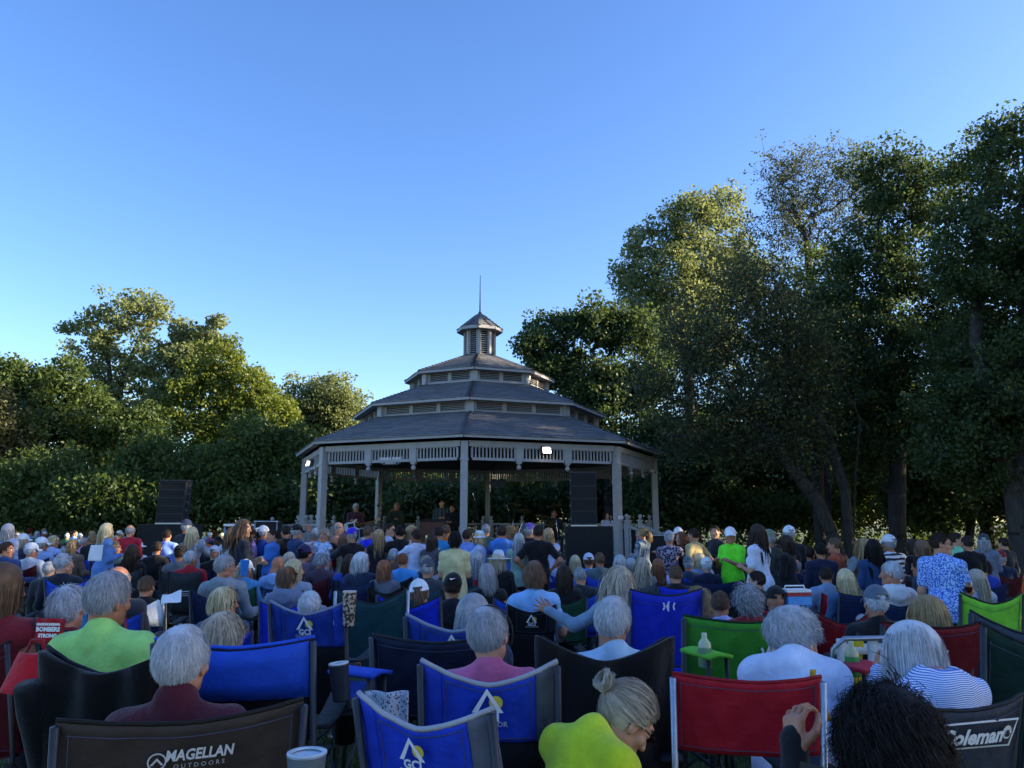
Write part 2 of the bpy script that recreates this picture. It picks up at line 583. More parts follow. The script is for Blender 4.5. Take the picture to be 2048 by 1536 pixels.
_slat = {}
def louvre_ring(r, z0, z1, npan, nsl, wpost, faces=range(8)):
    """louvred wall between two roof tiers: corner posts, panels of frame + slats"""
    for k in faces:
        m = MB(); p = gv(r, k, (z0 + z1) / 2)
        an = GTH + R_(45) * k
        m.box((0, 0, 0), (wpost, wpost, z1 - z0), Matrix.Rotation(an, 3, 'Z'))
        inst('corner_post', m.mesh('corner_post', [M_trim]), gaz, loc=p)
        a, b = gv(r, k, 0), gv(r, k + 1, 0); a[2] = b[2] = 0
        L = np.linalg.norm(b - a); u = (b - a) / L
        ang = math.atan2(u[1], u[0])
        inset = wpost * .5
        pw = (L - 2 * inset) / npan
        for i in range(npan):
            c = a + u * (inset + pw * (i + .5))
            key = (round(pw, 3), round(z1 - z0, 3))
            if key not in _slat:
                f = MB(); H = z1 - z0; t = min(.06, pw * .1)
                f.box((0, 0, H / 2 - t / 2), (pw - .004, .07, t)); f.box((0, 0, -H / 2 + t / 2), (pw - .004, .07, t))
                f.box((-pw / 2 + t / 2, 0, 0), (t - .004, .068, H - 2 * t)); f.box((pw / 2 - t / 2, 0, 0), (t - .004, .068, H - 2 * t))
                s_ = MB(); s_.box((0, 0, 0), (pw - 2 * t, .046, .012), Matrix.Rotation(R_(32), 3, 'X'))
                _slat[key] = (f.mesh('louvre_frame', [M_trim]), s_.mesh('slat', [M_trim]), H - 2 * t)
            fm, sm, hh = _slat[key]
            fo = inst('louvre_panel', fm, gaz, loc=(c[0], c[1], (z0 + z1) / 2 - G0), rz=ang)
            for j in range(nsl):
                inst('slat', sm, fo, loc=(0, 0.01, -hh / 2 + hh * (j + .5) / nsl))
louvre_ring(3.62, 4.38, 4.73, 3, 5, .20)
louvre_ring(2.10, 5.49, 5.87, 2, 5, .18)
louvre_ring(.47, 6.62, 7.48, 1, 12, .085)
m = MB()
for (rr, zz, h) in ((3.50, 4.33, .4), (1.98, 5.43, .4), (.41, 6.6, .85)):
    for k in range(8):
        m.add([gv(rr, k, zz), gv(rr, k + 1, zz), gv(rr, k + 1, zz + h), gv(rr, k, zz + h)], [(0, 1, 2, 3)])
inst('louvre_shade_sheet', m.mesh('louvre_shade_sheet', [M_plain('101012', .9, name='louvre_gap_shade')]), gaz)  # near-black sheet behind the slats; its colour stands in for shade in the gaps
m = MB(); m.tube([gv(0, 0, 8.04), gv(0, 0, 9.35)], [.022, .010], 8); m.lathe([(.0, 0), (.05, .03), (.06, .07), (.03, .12), (.0, .13)], 10, gv(0, 0, 8.02))
inst('spire', m.mesh('spire', [M_plain('4a4a50', .5, .6, 'metal')]), gaz)

# posts, beams, friezes
for k in range(8):
    an = GTH + R_(45) * k
    m = MB(); M3 = Matrix.Rotation(an, 3, 'Z')
    m.box((0, 0, 1.53), (.17, .17, 3.06), M3)
    m.box((0, 0, .11), (.24, .24, .22), M3); m.box((0, 0, 2.62), (.21, .21, .04), M3)
    inst('post', m.mesh('post', [M_trim]), gaz, loc=gv(GR, k, .37))
bl = {}
for k in range(8):
    a, b = gv(GR, k, 0), gv(GR, k + 1, 0); a[2] = b[2] = 0
    L = np.linalg.norm(b - a); u = (b - a) / L; ang = math.atan2(u[1], u[0])
    cmid = (a + b) / 2
    m = MB(); m.box((0, 0, 0), (L - .18, .12, .14)); 
    inst('beam', m.mesh('beam', [M_trim]), gaz, loc=(cmid[0], cmid[1], 3.375 - G0), rz=ang)
    pw = (L - .17) / 3
    for i in range(3):
        c = a + u * (.085 + pw * (i + .5))
        if 'fr' not in bl:
            f = MB(); W = pw - .20
            f.box((0, 0, .155), (pw - .21, .06, .05)); f.box((0, 0, -.145), (pw - .21, .06, .07))
            f.box((-W / 2, 0, .005), (.05, .056, .25)); f.box((W / 2, 0, .005), (.05, .056, .25))
            bl['fr'] = f.mesh('frieze_frame', [M_trim])
            s_ = MB(); s_.box((0, 0, 0), (.034, .034, .246)); bl['sp'] = s_.mesh('spindle', [M_trim])
            d_ = MB(); d_.box((0, 0, .02), (.17, .10, .40)); d_.box((0, 0, -.20), (.11, .09, .05))
            bl['dp'] = d_.mesh('drop_post', [M_trim])
            b_ = MB(); b_.lathe([(.0, .05), (.03, .045), (.025, .02), (.05, .0), (.062, -.035), (.05, -.075), (.02, -.10), (0, -.105)], 12); bl['ball'] = b_.mesh('ball_finial', [M_trim])
        fo = inst('frieze_panel', bl['fr'], gaz, loc=(c[0], c[1], 3.155 - G0), rz=ang)
        ns = 11
        for j in range(ns):
            inst('spindle', bl['sp'], fo, loc=((j - (ns - 1) / 2) * (pw - .30) / ns, 0, .007))
        if i < 2:
            c2 = a + u * (.085 + pw * (i + 1))
            dp = inst('drop_post', bl['dp'], gaz, loc=(c2[0], c2[1], 3.13 - G0), rz=ang)
            inst('ball_finial', bl['ball'], dp, loc=(0, 0, -.27))
# ceiling and deck
m = MB()
for k in range(8):
    m.add([gv(5.25, k, 3.40), gv(5.25, k + 1, 3.40), gv(.3, k + 1, 3.62), gv(.3, k, 3.62)], [(3, 2, 1, 0)])
inst('ceiling', m.mesh('ceiling', [M_ceil]), gaz)
m = MB()
for k in range(8):
    m.add([gv(5.62, k, .37), gv(5.62, k + 1, .37), gv(.0, 0, .37)], [], [(0, 1, 2)])
    m.add([gv(5.62, k, .30), gv(5.62, k + 1, .30), gv(5.62, k + 1, .37), gv(5.62, k, .37)], [(0, 1, 2, 3)])
inst('deck', m.mesh('deck', [M_deck]), gaz)
for k in range(8):
    a, b = gv(5.55, k, 0), gv(5.55, k + 1, 0); a[2] = b[2] = 0
    for j in range(4):
        m = MB(); z = .60 - .15 * j - .075
        m.beam(a + (0, 0, z), b + (0, 0, z), .03, .138)
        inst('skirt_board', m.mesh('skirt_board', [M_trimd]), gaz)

# railings round the back and sides, newels with ball finials
nw = MB(); nw.box((0, 0, .58), (.11, .11, 1.16)); nw.box((0, 0, 1.17), (.15, .15, .03))
nw.lathe([(.03, 1.18), (.03, 1.21), (.055, 1.25), (.06, 1.285), (.045, 1.325), (.0, 1.345)], 12)
NEWEL = nw.mesh('newel_post', [M_trim])
ba = MB(); ba.box((0, 0, .55), (.034, .034, .90)); BAL = ba.mesh('baluster', [M_trim])
def rail(parent, a, b, zf0, zf1, nn, name='railing', step=.14):
    a = np.array(a, float); b = np.array(b, float)
    L = np.linalg.norm((b - a)[:2]); u = (b - a) / L; ang = math.atan2(u[1], u[0])
    m = MB(); M3 = None
    for z, h, w_ in ((1.05, .06, .10), (.12, .06, .05)):
        m.beam((a[0], a[1], zf0 + z), (b[0], b[1], zf1 + z), w_, h)
    ro = inst(name, m.mesh(name, [M_trim]), parent)
    n = int(L / step)
    for j in range(n):
        t = (j + .5) / n; p = a + (b - a) * t
        inst('baluster', BAL, ro, loc=(p[0], p[1], zf0 + (zf1 - zf0) * t), rz=ang)
    for j in range(nn):
        t = j / (nn - 1) if nn > 1 else 0; p = a + (b - a) * t
        inst('newel_post', NEWEL, ro, loc=(p[0], p[1], zf0 + (zf1 - zf0) * t), rz=ang)
for k in (-2, 2, 3, -3, -4):
    a, b = gv(5.3, k, 0), gv(5.3, k + 1, 0)
    d = (b - a) * .04
    a += d; b -= d
    rail(gaz, a, b, .37 - G0, .37 - G0, 4)
# stairs at the right front
st = thing('staircase', 'grey wooden steps with sloping baluster railing at right front of the gazebo', 'stairs', (0, 0, 0))
p1, p2 = Vector(gv(5.62, 1, 0)) + Vector((GX, GD, 0)), Vector(gv(5.62, 2, 0)) + Vector((GX, GD, 0))
mid_u = (p2 - p1).normalized(); out_ = Vector((mid_u.y, -mid_u.x, 0))
s0 = p1 + mid_u * .18; s1 = p1 + mid_u * 1.55
for j in range(4):
    m = MB(); z = .37 - .168 * (j + 1)
    o1 = out_ * (.3 * j + .16)
    m.beam(s0 + o1 + Vector((0, 0, z)), s1 + o1 + Vector((0, 0, z)), .31, .045)
    m.beam(s0 + o1 + out_ * .14 + Vector((0, 0, z - .09)), s1 + o1 + out_ * .14 + Vector((0, 0, z - .09)), .025, .13)
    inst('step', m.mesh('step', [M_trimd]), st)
for s_ in (s0, s1):
    rail(st, (s_.x, s_.y, 0), (s_.x + out_.x * 1.5, s_.y + out_.y * 1.5, 0), .37, -.20, 2, 'stair_rail', .16)
# ramp railing at the left
rr = thing('ramp_railing', 'grey baluster ramp railing with ball finials left of the gazebo posts', 'railing', (0, 0, 0))
q = at(606, 1040, 24.2)
rail(rr, (q.x - .15, 24.2, 0), (q.x - 1.5, 23.4, 0), .37, .25, 3)
# small notices on the posts, gazebo sign, flood lamps
M_note = M_plain('d8d8d8', .7, name='white_board', var=.03)
for k, zz in ((-2, 1.6), (1, 1.62)):
    m = MB(); m.box((0, 0, 0), (.20, .012, .09))
    an = GTH + R_(45) * k
    p = gv(GR + .095, k, zz)
    inst('notice_plate', m.mesh('notice_plate', [M_note]), gaz, loc=p, rz=an)
FONT_CACHE = {}
def text_geo(txt, size=1.0, shear=0.0, bold=0.0, space=1.0):
    k = (txt, size, shear, bold, space)
    if k in FONT_CACHE: return FONT_CACHE[k]
    cu = bpy.data.curves.new('lettering', 'FONT')
    cu.body = txt; cu.size = size; cu.align_x = 'CENTER'; cu.align_y = 'CENTER'; cu.shear = shear; cu.offset = bold; cu.space_character = space
    cu.resolution_u = 2
    o = bpy.data.objects.new('lettering', cu); COL.objects.link(o)
    dg = bpy.context.evaluated_depsgraph_get()
    me = bpy.data.meshes.new_from_object(o.evaluated_get(dg))
    V = np.array([v.co[:2] for v in me.vertices]); Fs = [tuple(p.vertices) for p in me.polygons]
    bpy.data.objects.remove(o); bpy.data.meshes.remove(me); bpy.data.curves.remove(cu)
    FONT_CACHE[k] = (V, Fs)
    return V, Fs
def poly_mesh(name, V, Fs, mats):
    me = bpy.data.meshes.new(name); me.from_pydata([tuple(v) for v in V], [], Fs)
    for m in mats: me.materials.append(m)
    me.update(); return me
# hanging sign, left front face
a, b = gv(GR, -1, 0), gv(GR, 0, 0); u = (b - a); L = np.linalg.norm(u); u /= L
sg = thing('hanging_sign', 'dark scalloped name board with white lettering hung under the left front frieze', 'sign',
           tuple(Vector(a + u * L * .50) + Vector((GX, GD, 2.83))), math.atan2(u[1], u[0])); sg.scale = (.8, .8, .8)
m = MB()
prof = [(-.46, .12), (.46, .12), (.40, .05), (.34, -.10), (.26, -.145), (0, -.15), (-.26, -.145), (-.34, -.10), (-.40, .05)]
n = len(prof)
m.add([(x, -.02, z) for x, z in prof] + [(x, .02, z) for x, z in prof], [(i, (i + 1) % n, n + (i + 1) % n, n + i) for i in range(n)])
bb = m.mesh('board', [M_plain('1d2a3c', .5, name='sign_paint')])
import bmesh
bm_ = bmesh.new(); bm_.from_mesh(bb)
bmesh.ops.holes_fill(bm_, edges=bm_.edges[:]); bm_.to_mesh(bb); bm_.free()
inst('board', bb, sg)
M_white = M_plain('e6e6e6', .6, name='white_paint', var=.03)
V, Fs = text_geo('DENNIS M. DUGAN', .098, 0, .004)
inst('lettering', poly_mesh('lettering', [(x * .78, -.024, y + .045) for x, y in V], Fs, [M_white]), sg)
V, Fs = text_geo('Gazebo', .13, .35)
inst('lettering', poly_mesh('lettering', [(x, -.024, y - .075) for x, y in V], Fs, [M_white]), sg)
for sx in (-1, 1):
    m = MB(); 
    for j in range(3):
        m.tube([(sx * (.33 + .035 * j), -.026, .10), (sx * (.345 + .03 * j), -.026, .0), (sx * (.30 + .03 * j), -.026, -.09)], .007, 6)
    inst('scroll_trim', m.mesh('scroll_trim', [M_white]), sg)
def flood(label, k0, t, z, rotz, size=1.0, lit=6.0):
    a, b = gv(GR, k0, 0), gv(GR, k0 + 1, 0)
    p = Vector(a + (b - a) * t) + Vector((GX, GD, 0)); nrm = Vector(((b - a)[1], -(b - a)[0], 0)).normalized()
    th = thing('flood_lamp', label, 'flood light', (p.x + nrm.x * .20, p.y + nrm.y * .20, z), rotz, 'flood lights on the gazebo frieze')
    m = MB(); m.box((0, .05, 0), (.30 * size, .12, .20 * size), Matrix.Rotation(R_(-20), 3, 'X'))
    m.box((0, .16, .09), (.06, .16, .04)); m.box((0, .0, .115 * size), (.32 * size, .14, .02))
    inst('housing', m.mesh('housing', [M_plain('55565a', .5, .3, 'lamp_metal')]), th)
    m = MB(); m.box((0, -.016, -.012), (.26 * size, .012, .165 * size), Matrix.Rotation(R_(-20), 3, 'X'))
    inst('lens', m.mesh('lens', [M_plain('fff4e0', .3, name='lit_lens', emit=lit)]), th)
flood('lit square flood light on the right front frieze of the gazebo', 0, .50, 3.26, GTH + R_(22.5), .78)
flood('small lit flood light at the left side frieze of the gazebo', -2, .62, 3.12, GTH - R_(50), .7, 4.0)

# ------------------------------------------------------------------ trees
def tube_segments(A, B, ra, rb, n):
    d = B - A; L = np.linalg.norm(d, axis=1, keepdims=True) + 1e-9; d = d / L
    ref = np.where(np.abs(d[:, 2:3]) < .9, np.array([[0, 0, 1.0]]), np.array([[1.0, 0, 0]]))
    x = np.cross(d, ref); x /= np.linalg.norm(x, axis=1, keepdims=True); y = np.cross(d, x)
    ang = np.linspace(0, 2 * np.pi, n, endpoint=False)
    c, s = np.cos(ang), np.sin(ang)
    ring = x[:, None, :] * c[None, :, None] + y[:, None, :] * s[None, :, None]
    A2 = A - d * (ra[:, None] * .15); B2 = B + d * (rb[:, None] * .15)
    V = np.concatenate([A2[:, None, :] + ring * ra[:, None, None], B2[:, None, :] + ring * rb[:, None, None]], 1).reshape(-1, 3)
    k = np.arange(n); k2 = (k + 1) % n
    f = np.stack([k, k2, n + k2, n + k], 1)
    Fq = (np.arange(len(A)) * 2 * n)[:, None, None] + f[None]
    return V, Fq.reshape(-1, 4)

def skeleton(trunks, targets, rg, tip=.010, power=2.35, rmax=None, sag=.12, twig=None):
    """connect target points to trunk polylines; returns segments"""
    P = []; par = []
    for tr in trunks:
        prev = -1
        for p in tr:
            P.append(np.array(p, float)); par.append(prev); prev = len(P) - 1
    base = P[0]
    ntr = len(P)
    order = np.argsort([np.min(np.linalg.norm(np.array(P) - t, axis=1)) for t in targets])
    arr = np.zeros((len(P) + 4 * len(targets), 3)); arr[:len(P)] = P; n = len(P)
    for oi in order:
        t = targets[oi]
        A = arr[:n]
        dv = t - A; dist = np.linalg.norm(dv, axis=1)
        cost = dist + 1.6 * np.maximum(0, A[:, 2] - t[2] + .25 * dist)
        j = int(np.argmin(cost)); a = A[j]; L = dist[j]
        m = 1 if L < .5 else (2 if L < 1.5 else 3)
        prev = j
        side = rg.normal(0, 1, 3) * .10 * L
        for q in range(1, m + 1):
            f = q / (m + 0.0)
            p = a + (t - a) * f
            if q < m:
                p = p + side * math.sin(math.pi * f) - np.array((0, 0, sag * L * math.sin(math.pi * f)))
            arr[n] = p; par.append(prev); prev = n; n += 1
    P = arr[:n]; par = np.array(par)
    w = np.full(n, tip ** power) * 0
    kids = np.zeros(n, int)
    for i in range(n):
        if par[i] >= 0: kids[par[i]] += 1
    w[kids == 0] = tip ** power
    for i in range(n - 1, -1, -1):
        if par[i] >= 0: w[par[i]] += w[i]
    r = w ** (1 / power)
    return P, par, r

def leaf_cards(C, nper, spread, size, rg, flat=.7, outc=None):
    n = len(C) * nper
    c = np.repeat(C, nper, 0)
    off = rg.normal(0, 1, (n, 3)); on = np.linalg.norm(off, axis=1, keepdims=True); off *= np.minimum(1, 1.75 / on)
    off = off * spread * np.array((1, 1, flat)) * np.repeat(rg.uniform(.7, 1.25, (len(C), 1)), nper, 0)
    P = c + off
    nr = rg.normal(0, 1, (n, 3)) + np.array((0, 0, .5))
    nr /= np.linalg.norm(nr, axis=1, keepdims=True)
    ax = rg.normal(0, 1, (n, 3)) - np.array((0, 0, .5)); ax -= nr * np.sum(ax * nr, 1, keepdims=True); ax /= np.linalg.norm(ax, axis=1, keepdims=True) + 1e-9
    b = np.cross(nr, ax)
    s = size * rg.uniform(.6, 1.35, (n, 1))
    V = np.stack([P - ax * s * .5, P + b * s * .33 + nr * s * .06 - ax * s * .05, P + ax * s * .55, P - b * s * .33 + nr * s * .06 - ax * s * .05], 1).reshape(-1, 3)
    Q = (np.arange(n) * 4)[:, None] + np.arange(4)[None]
    return V, Q

def sample_lobes(lobes, n, rg, shell=.45):
    vol = np.array([l[1][0] * l[1][1] * l[1][2] for l in lobes]) ** .72
    idx = rg.choice(len(lobes), n, p=vol / vol.sum())
    d = rg.normal(0, 1, (n, 3)); d /= np.linalg.norm(d, axis=1, keepdims=True)
    r = (shell + (1 - shell) * rg.random(n) ** .6)[:, None] * (1 + .18 * rg.normal(0, 1, (n, 1)))
    c = np.array([lobes[i][0] for i in idx]); rr = np.array([lobes[i][1] for i in idx])
    return c + d * r * rr

TREES = {}
def tree(name, label, Y, base_px, lobes_px, ncl, nper, size, leafmat, spread=.38, tr=.2, barkc=(.038, .033, .028), lean=None, seed=1, group=None, cat='tree', shell=.45, tip=.010, trunks_px=None, ntwig=0):
    rg = np.random.default_rng(seed)
    b = at(base_px, 1042, Y); base = np.array((b.x, Y, gz(b.x, Y)))
    lobes = []
    for l in lobes_px:
        px, py, rx, ry = l[:4]; dy = l[4] if len(l) > 4 else rg.uniform(-.8, .8)
        c = at(px, py, Y + dy); k = Y / F
        lobes.append((np.array(c) - base, np.array((rx * k, max(rx, ry) * k * .85, ry * k))))
    T = sample_lobes(lobes, ncl, rg, shell)
    T = T[T[:, 2] > .35]
    top = max(l[0][2] + l[1][2] * .4 for l in lobes)
    cx = np.mean([l[0][:2] for l in lobes], axis=0)
    trunks = []
    if trunks_px:
        for tp in trunks_px:
            trunks.append([np.array(at(px, py, Y + dy)) - base if py is not None else np.array((0, 0, 0.0)) for px, py, dy in tp])
            trunks[-1][0][2] = 0 if trunks[-1][0][2] < .6 else trunks[-1][0][2]
    else:
        hs = np.linspace(0, top * .8, 7)
        wob = np.cumsum(rg.normal(0, .10, (7, 2)), 0)
        trunks.append([np.array((cx[0] * (h / top) ** 1.2 + wob[i, 0] * (i > 0), cx[1] * (h / top) ** 1.2 + wob[i, 1] * (i > 0), h)) for i, h in enumerate(hs)])
    dens = []
    for tr_ in trunks:                       # finer trunk polylines
        o = []
        for a, c in zip(tr_[:-1], tr_[1:]):
            for f in (0, .33, .66): o.append(a + (c - a) * f)
        o.append(tr_[-1]); dens.append(o)
    P, par, r = skeleton(dens, list(T), rg, tip)
    t0_ = min(tip * 1.6, r[0] * .5)
    r = np.where(r > t0_, t0_ + (r - t0_) * (tr - t0_) / max(r[0] - t0_, 1e-6), r)
    i = np.where(par >= 0)[0]; A, B = P[par[i]], P[i]
    ra = np.minimum(r[par[i]], r[i] * 1.35 + .004); rb = r[i]
    low = B[:, 2] < .9
    ra = np.where((A[:, 2] < .15) & (ra > .06), ra * 1.35, ra)
    thick = rb > .035
    V1, F1 = tube_segments(A[thick], B[thick], ra[thick], rb[thick], 10)
    nt1 = int(thick.sum())
    capq = np.concatenate([(np.arange(nt1) * 20)[:, None] + np.array([[10 + i, 10 + i + 1, 10 + (9 - i) - 1 + 0, 10 + (9 - i)]]) for i in range(4)])
    F1 = np.vstack([F1, capq])
    V2, F2 = tube_segments(A[~thick], B[~thick], ra[~thick], rb[~thick], 3)
    Vb, Fb = np.vstack([V1, V2]), [np.vstack([F1, F2 + len(V1)])]
    if ntwig:
        tips = np.repeat(T, ntwig, 0); dd = rg.normal(0, 1, tips.shape) + np.array((0, 0, .5)); dd /= np.linalg.norm(dd, axis=1, keepdims=True)
        B2 = tips + dd * rg.uniform(.35, .9, (len(tips), 1))
        V3, F3 = tube_segments(tips, B2, np.full(len(tips), .008), np.full(len(tips), .003), 3)
        Fb = [np.vstack([Fb[0], F3 + len(Vb)])]; Vb = np.vstack([Vb, V3])
        C = np.vstack([T, B2])
    else: C = T
    Vl, Fl = leaf_cards(C, nper, spread, size, rg)
    zg = Vl[:, 2].reshape(-1, 4).min(1) > .02
    mt = mkmesh('trunk', Vb, Fb, [M_bark(barkc)])
    mc = mkmesh('crown', Vl, [Fl[zg]], [leafmat], False)
    t = thing(name, label, cat, tuple(base), 0, group)
    inst('trunk', mt, t); inst('crown', mc, t)
    TREES[label] = (mt, mc, base)
    return t
def tree_copy(label, src, name, x, y, rz, s, cat='tree', group=None, mats=None):
    mt, mc, _ = TREES[src]
    t = thing(name, label, cat, (x, y, gz(x, y)), rz, group)
    t.scale = (s, s, s)
    inst('trunk', mt, t); inst('crown', mc, t, mats)
    return t
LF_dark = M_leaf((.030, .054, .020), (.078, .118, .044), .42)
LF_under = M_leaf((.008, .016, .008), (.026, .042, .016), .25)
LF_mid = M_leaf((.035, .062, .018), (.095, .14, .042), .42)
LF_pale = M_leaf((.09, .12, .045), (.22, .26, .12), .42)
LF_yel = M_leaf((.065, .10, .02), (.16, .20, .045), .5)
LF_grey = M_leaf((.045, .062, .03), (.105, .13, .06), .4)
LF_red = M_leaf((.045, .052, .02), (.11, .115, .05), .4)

# ------------------------------------------------------------------ the trees, one by one
tree('tree', 'tall open poplar with pale sunlit leaves at the left, highest crown of the left wood', 47, 228,
     [(170, 690, 48, 50), (235, 632, 55, 45), (300, 632, 40, 42), (215, 740, 55, 55), (300, 720, 36, 50), (250, 800, 60, 50), (150, 650, 25, 25), (330, 610, 12, 20)],
     200, 62, .23, LF_pale, .34, .2, seed=3, group='trees of the left wood', trunks_px=[[(228, None, 0), (226, 860, 0), (222, 780, 0), (215, 700, 0)], [(228, None, 0), (230, 820, 0), (250, 740, 0), (285, 660, 0)]])
tree('tree', 'slender leaning tree with pale leaves right of the tallest left tree', 46, 285,
     [(375, 662, 32, 34), (345, 715, 28, 42), (420, 690, 32, 34), (330, 790, 30, 40), (430, 655, 10, 22), (395, 740, 40, 40)],
     170, 60, .24, LF_pale, .34, .17, seed=4, group='trees of the left wood', trunks_px=[[(285, None, 0), (310, 850, 0), (335, 790, 0), (350, 720, 0), (372, 660, 0)]])
tree('tree', 'broad bright green tree sloping down towards the gazebo on its left', 44, 450,
     [(440, 735, 55, 45), (490, 785, 65, 55), (400, 790, 60, 55), (545, 835, 50, 45), (450, 700, 22, 25), (380, 850, 60, 50), (470, 870, 70, 50), (500, 750, 20, 20)],
     330, 75, .20, LF_yel, .36, .2, seed=5, group='trees of the left wood')
tree('tree', 'small feathery pale tree rising beside the left eave of the gazebo', 48, 650,
     [(650, 800, 50, 40), (690, 815, 32, 38), (600, 825, 45, 45), (668, 768, 18, 16), (620, 870, 60, 50), (680, 870, 40, 40), (585, 770, 10, 20)],
     260, 50, .19, LF_pale, .36, .14, seed=6, group='trees of the left wood', ntwig=1)
tree('tree', 'dark rounded tree at the far left edge of the wood', 40, 70,
     [(60, 770, 70, 55), (15, 800, 60, 80), (115, 790, 55, 60), (60, 860, 80, 70), (-60, 820, 80, 90), (130, 730, 20, 22)],
     420, 75, .19, LF_mid, .36, .22, seed=7, group='trees of the left wood')
tree('tree', 'rusty leaved tree half hidden at the left edge behind the crowd', 37, 10,
     [(-10, 850, 45, 70), (20, 930, 60, 70), (-70, 900, 70, 90)], 150, 70, .18, LF_red, .42, .18, seed=8, group='trees of the left wood')
tree('tree', 'mid green tree with visible forked stems between the left trees', 41, 165,
     [(170, 800, 55, 45), (140, 860, 55, 55), (215, 860, 60, 50), (270, 870, 50, 45), (190, 920, 70, 55), (300, 850, 45, 35)],
     300, 75, .19, LF_mid, .36, .16, seed=9, group='trees of the left wood')
for (lab, Y, bx, lob, nc, sd, mt_) in (
    ('dark bushy tree behind the left loudspeaker tower', 35, 335, [(335, 930, 90, 60), (280, 985, 80, 60), (400, 990, 90, 60), (340, 1010, 110, 50)], 330, 21, LF_mid),
    ('dark shaded tree at the left behind the distant crowd', 35, 95, [(90, 960, 90, 55), (40, 1000, 90, 50), (150, 1000, 90, 50), (100, 1020, 110, 40)], 280, 22, LF_mid),
    ('dark tree filling the gap left of the gazebo posts', 35, 520, [(510, 900, 75, 60), (560, 950, 80, 70), (470, 960, 70, 70), (530, 1010, 110, 50), (590, 890, 40, 40)], 330, 23, LF_mid),
    ('low dark shrubby tree between the two left shaded trees', 33.5, 210, [(210, 1000, 80, 45), (170, 1020, 60, 30), (260, 1020, 70, 32)], 180, 24, LF_mid)):
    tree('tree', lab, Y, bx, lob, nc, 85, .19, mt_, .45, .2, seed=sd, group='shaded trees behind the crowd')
# behind the stage
for (lab, Y, bx, lob, nc, sd, mt_) in (
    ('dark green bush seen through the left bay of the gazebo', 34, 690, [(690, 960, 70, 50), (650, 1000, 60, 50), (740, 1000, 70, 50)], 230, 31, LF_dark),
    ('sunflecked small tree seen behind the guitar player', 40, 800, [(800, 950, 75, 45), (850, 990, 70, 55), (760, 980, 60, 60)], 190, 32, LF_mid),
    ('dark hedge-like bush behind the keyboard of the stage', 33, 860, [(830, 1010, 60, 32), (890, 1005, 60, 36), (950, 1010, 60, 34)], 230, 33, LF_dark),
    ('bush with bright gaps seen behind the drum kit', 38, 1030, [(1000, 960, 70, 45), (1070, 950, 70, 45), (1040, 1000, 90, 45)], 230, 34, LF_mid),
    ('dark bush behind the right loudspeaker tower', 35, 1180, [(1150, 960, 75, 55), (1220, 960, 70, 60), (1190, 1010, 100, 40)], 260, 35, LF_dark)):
    tree('bush', lab, Y, bx, lob, nc, 80, .18, mt_, .42, .12, seed=sd, group='bushes behind the gazebo', cat='bush')
# right of the gazebo
tree('tree', 'dark cloud-shaped locust tree right behind the gazebo roof', 34, 1215,
     [(1110, 668, 48, 48), (1185, 652, 58, 48), (1062, 690, 28, 26), (1262, 670, 58, 55), (1140, 745, 62, 40), (1215, 775, 75, 45), (1095, 730, 40, 30), (1290, 770, 50, 60), (1180, 850, 70, 45)],
     420, 95, .17, LF_dark, .34, .22, seed=41, group='trees of the right wood', shell=.6)
tree('tree', 'tall grey green tree behind the locust with sunlit top', 39, 1390,
     [(1300, 500, 55, 48), (1380, 445, 55, 60), (1448, 425, 45, 55), (1275, 590, 45, 60), (1370, 560, 85, 80), (1465, 540, 70, 80), (1250, 540, 20, 30), (1400, 680, 100, 70), (1320, 650, 70, 60)],
     640, 64, .18, LF_pale, .36, .26, seed=42, group='trees of the right wood')
tree('tree', 'nearly leafless tree with a fan of fine bare twigs against the sky', 31, 1645,
     [(1600, 385, 75, 80), (1555, 455, 65, 70), (1690, 345, 60, 55), (1640, 455, 90, 80), (1740, 400, 50, 70), (1560, 340, 40, 30), (1620, 320, 40, 25)],
     330, 7, .10, LF_grey, .13, .16, seed=43, group='trees of the right wood', ntwig=5, shell=.35)
tree('tree', 'leaning many stemmed tree with brown fine branches right of the gazebo', 22, 1695,
     [(1420, 705, 90, 75), (1520, 640, 90, 85), (1345, 790, 65, 60), (1600, 720, 90, 85), (1450, 800, 95, 60), (1570, 820, 100, 70), (1390, 880, 70, 40), (1500, 560, 60, 60), (1480, 890, 90, 45), (1600, 880, 80, 45)],
     560, 17, .095, LF_grey, .26, .17, seed=44, group='trees of the right wood', ntwig=3, shell=.3,
     trunks_px=[[(1690, None, 0), (1640, 1010, 0), (1580, 930, 0), (1500, 820, 0), (1430, 740, 0)], [(1700, None, 0), (1690, 980, .3), (1650, 860, .4), (1580, 720, .5), (1530, 620, .4)],
                [(1705, None, .2), (1710, 960, .4), (1720, 840, .5), (1660, 700, .5)]])
tree('tree', 'big dark leafy tree behind the leaning stems with sky gaps in its crown', 25, 1790,
     [(1790, 395, 80, 95), (1850, 385, 70, 80), (1740, 540, 95, 95), (1860, 540, 120, 110), (1760, 690, 120, 95), (1890, 700, 120, 100), (1700, 810, 110, 70), (1730, 330, 40, 40), (1640, 620, 60, 60), (1800, 840, 110, 70), (1740, 900, 90, 50)],
     760, 95, .12, LF_dark, .27, .26, seed=45, group='trees of the right wood')
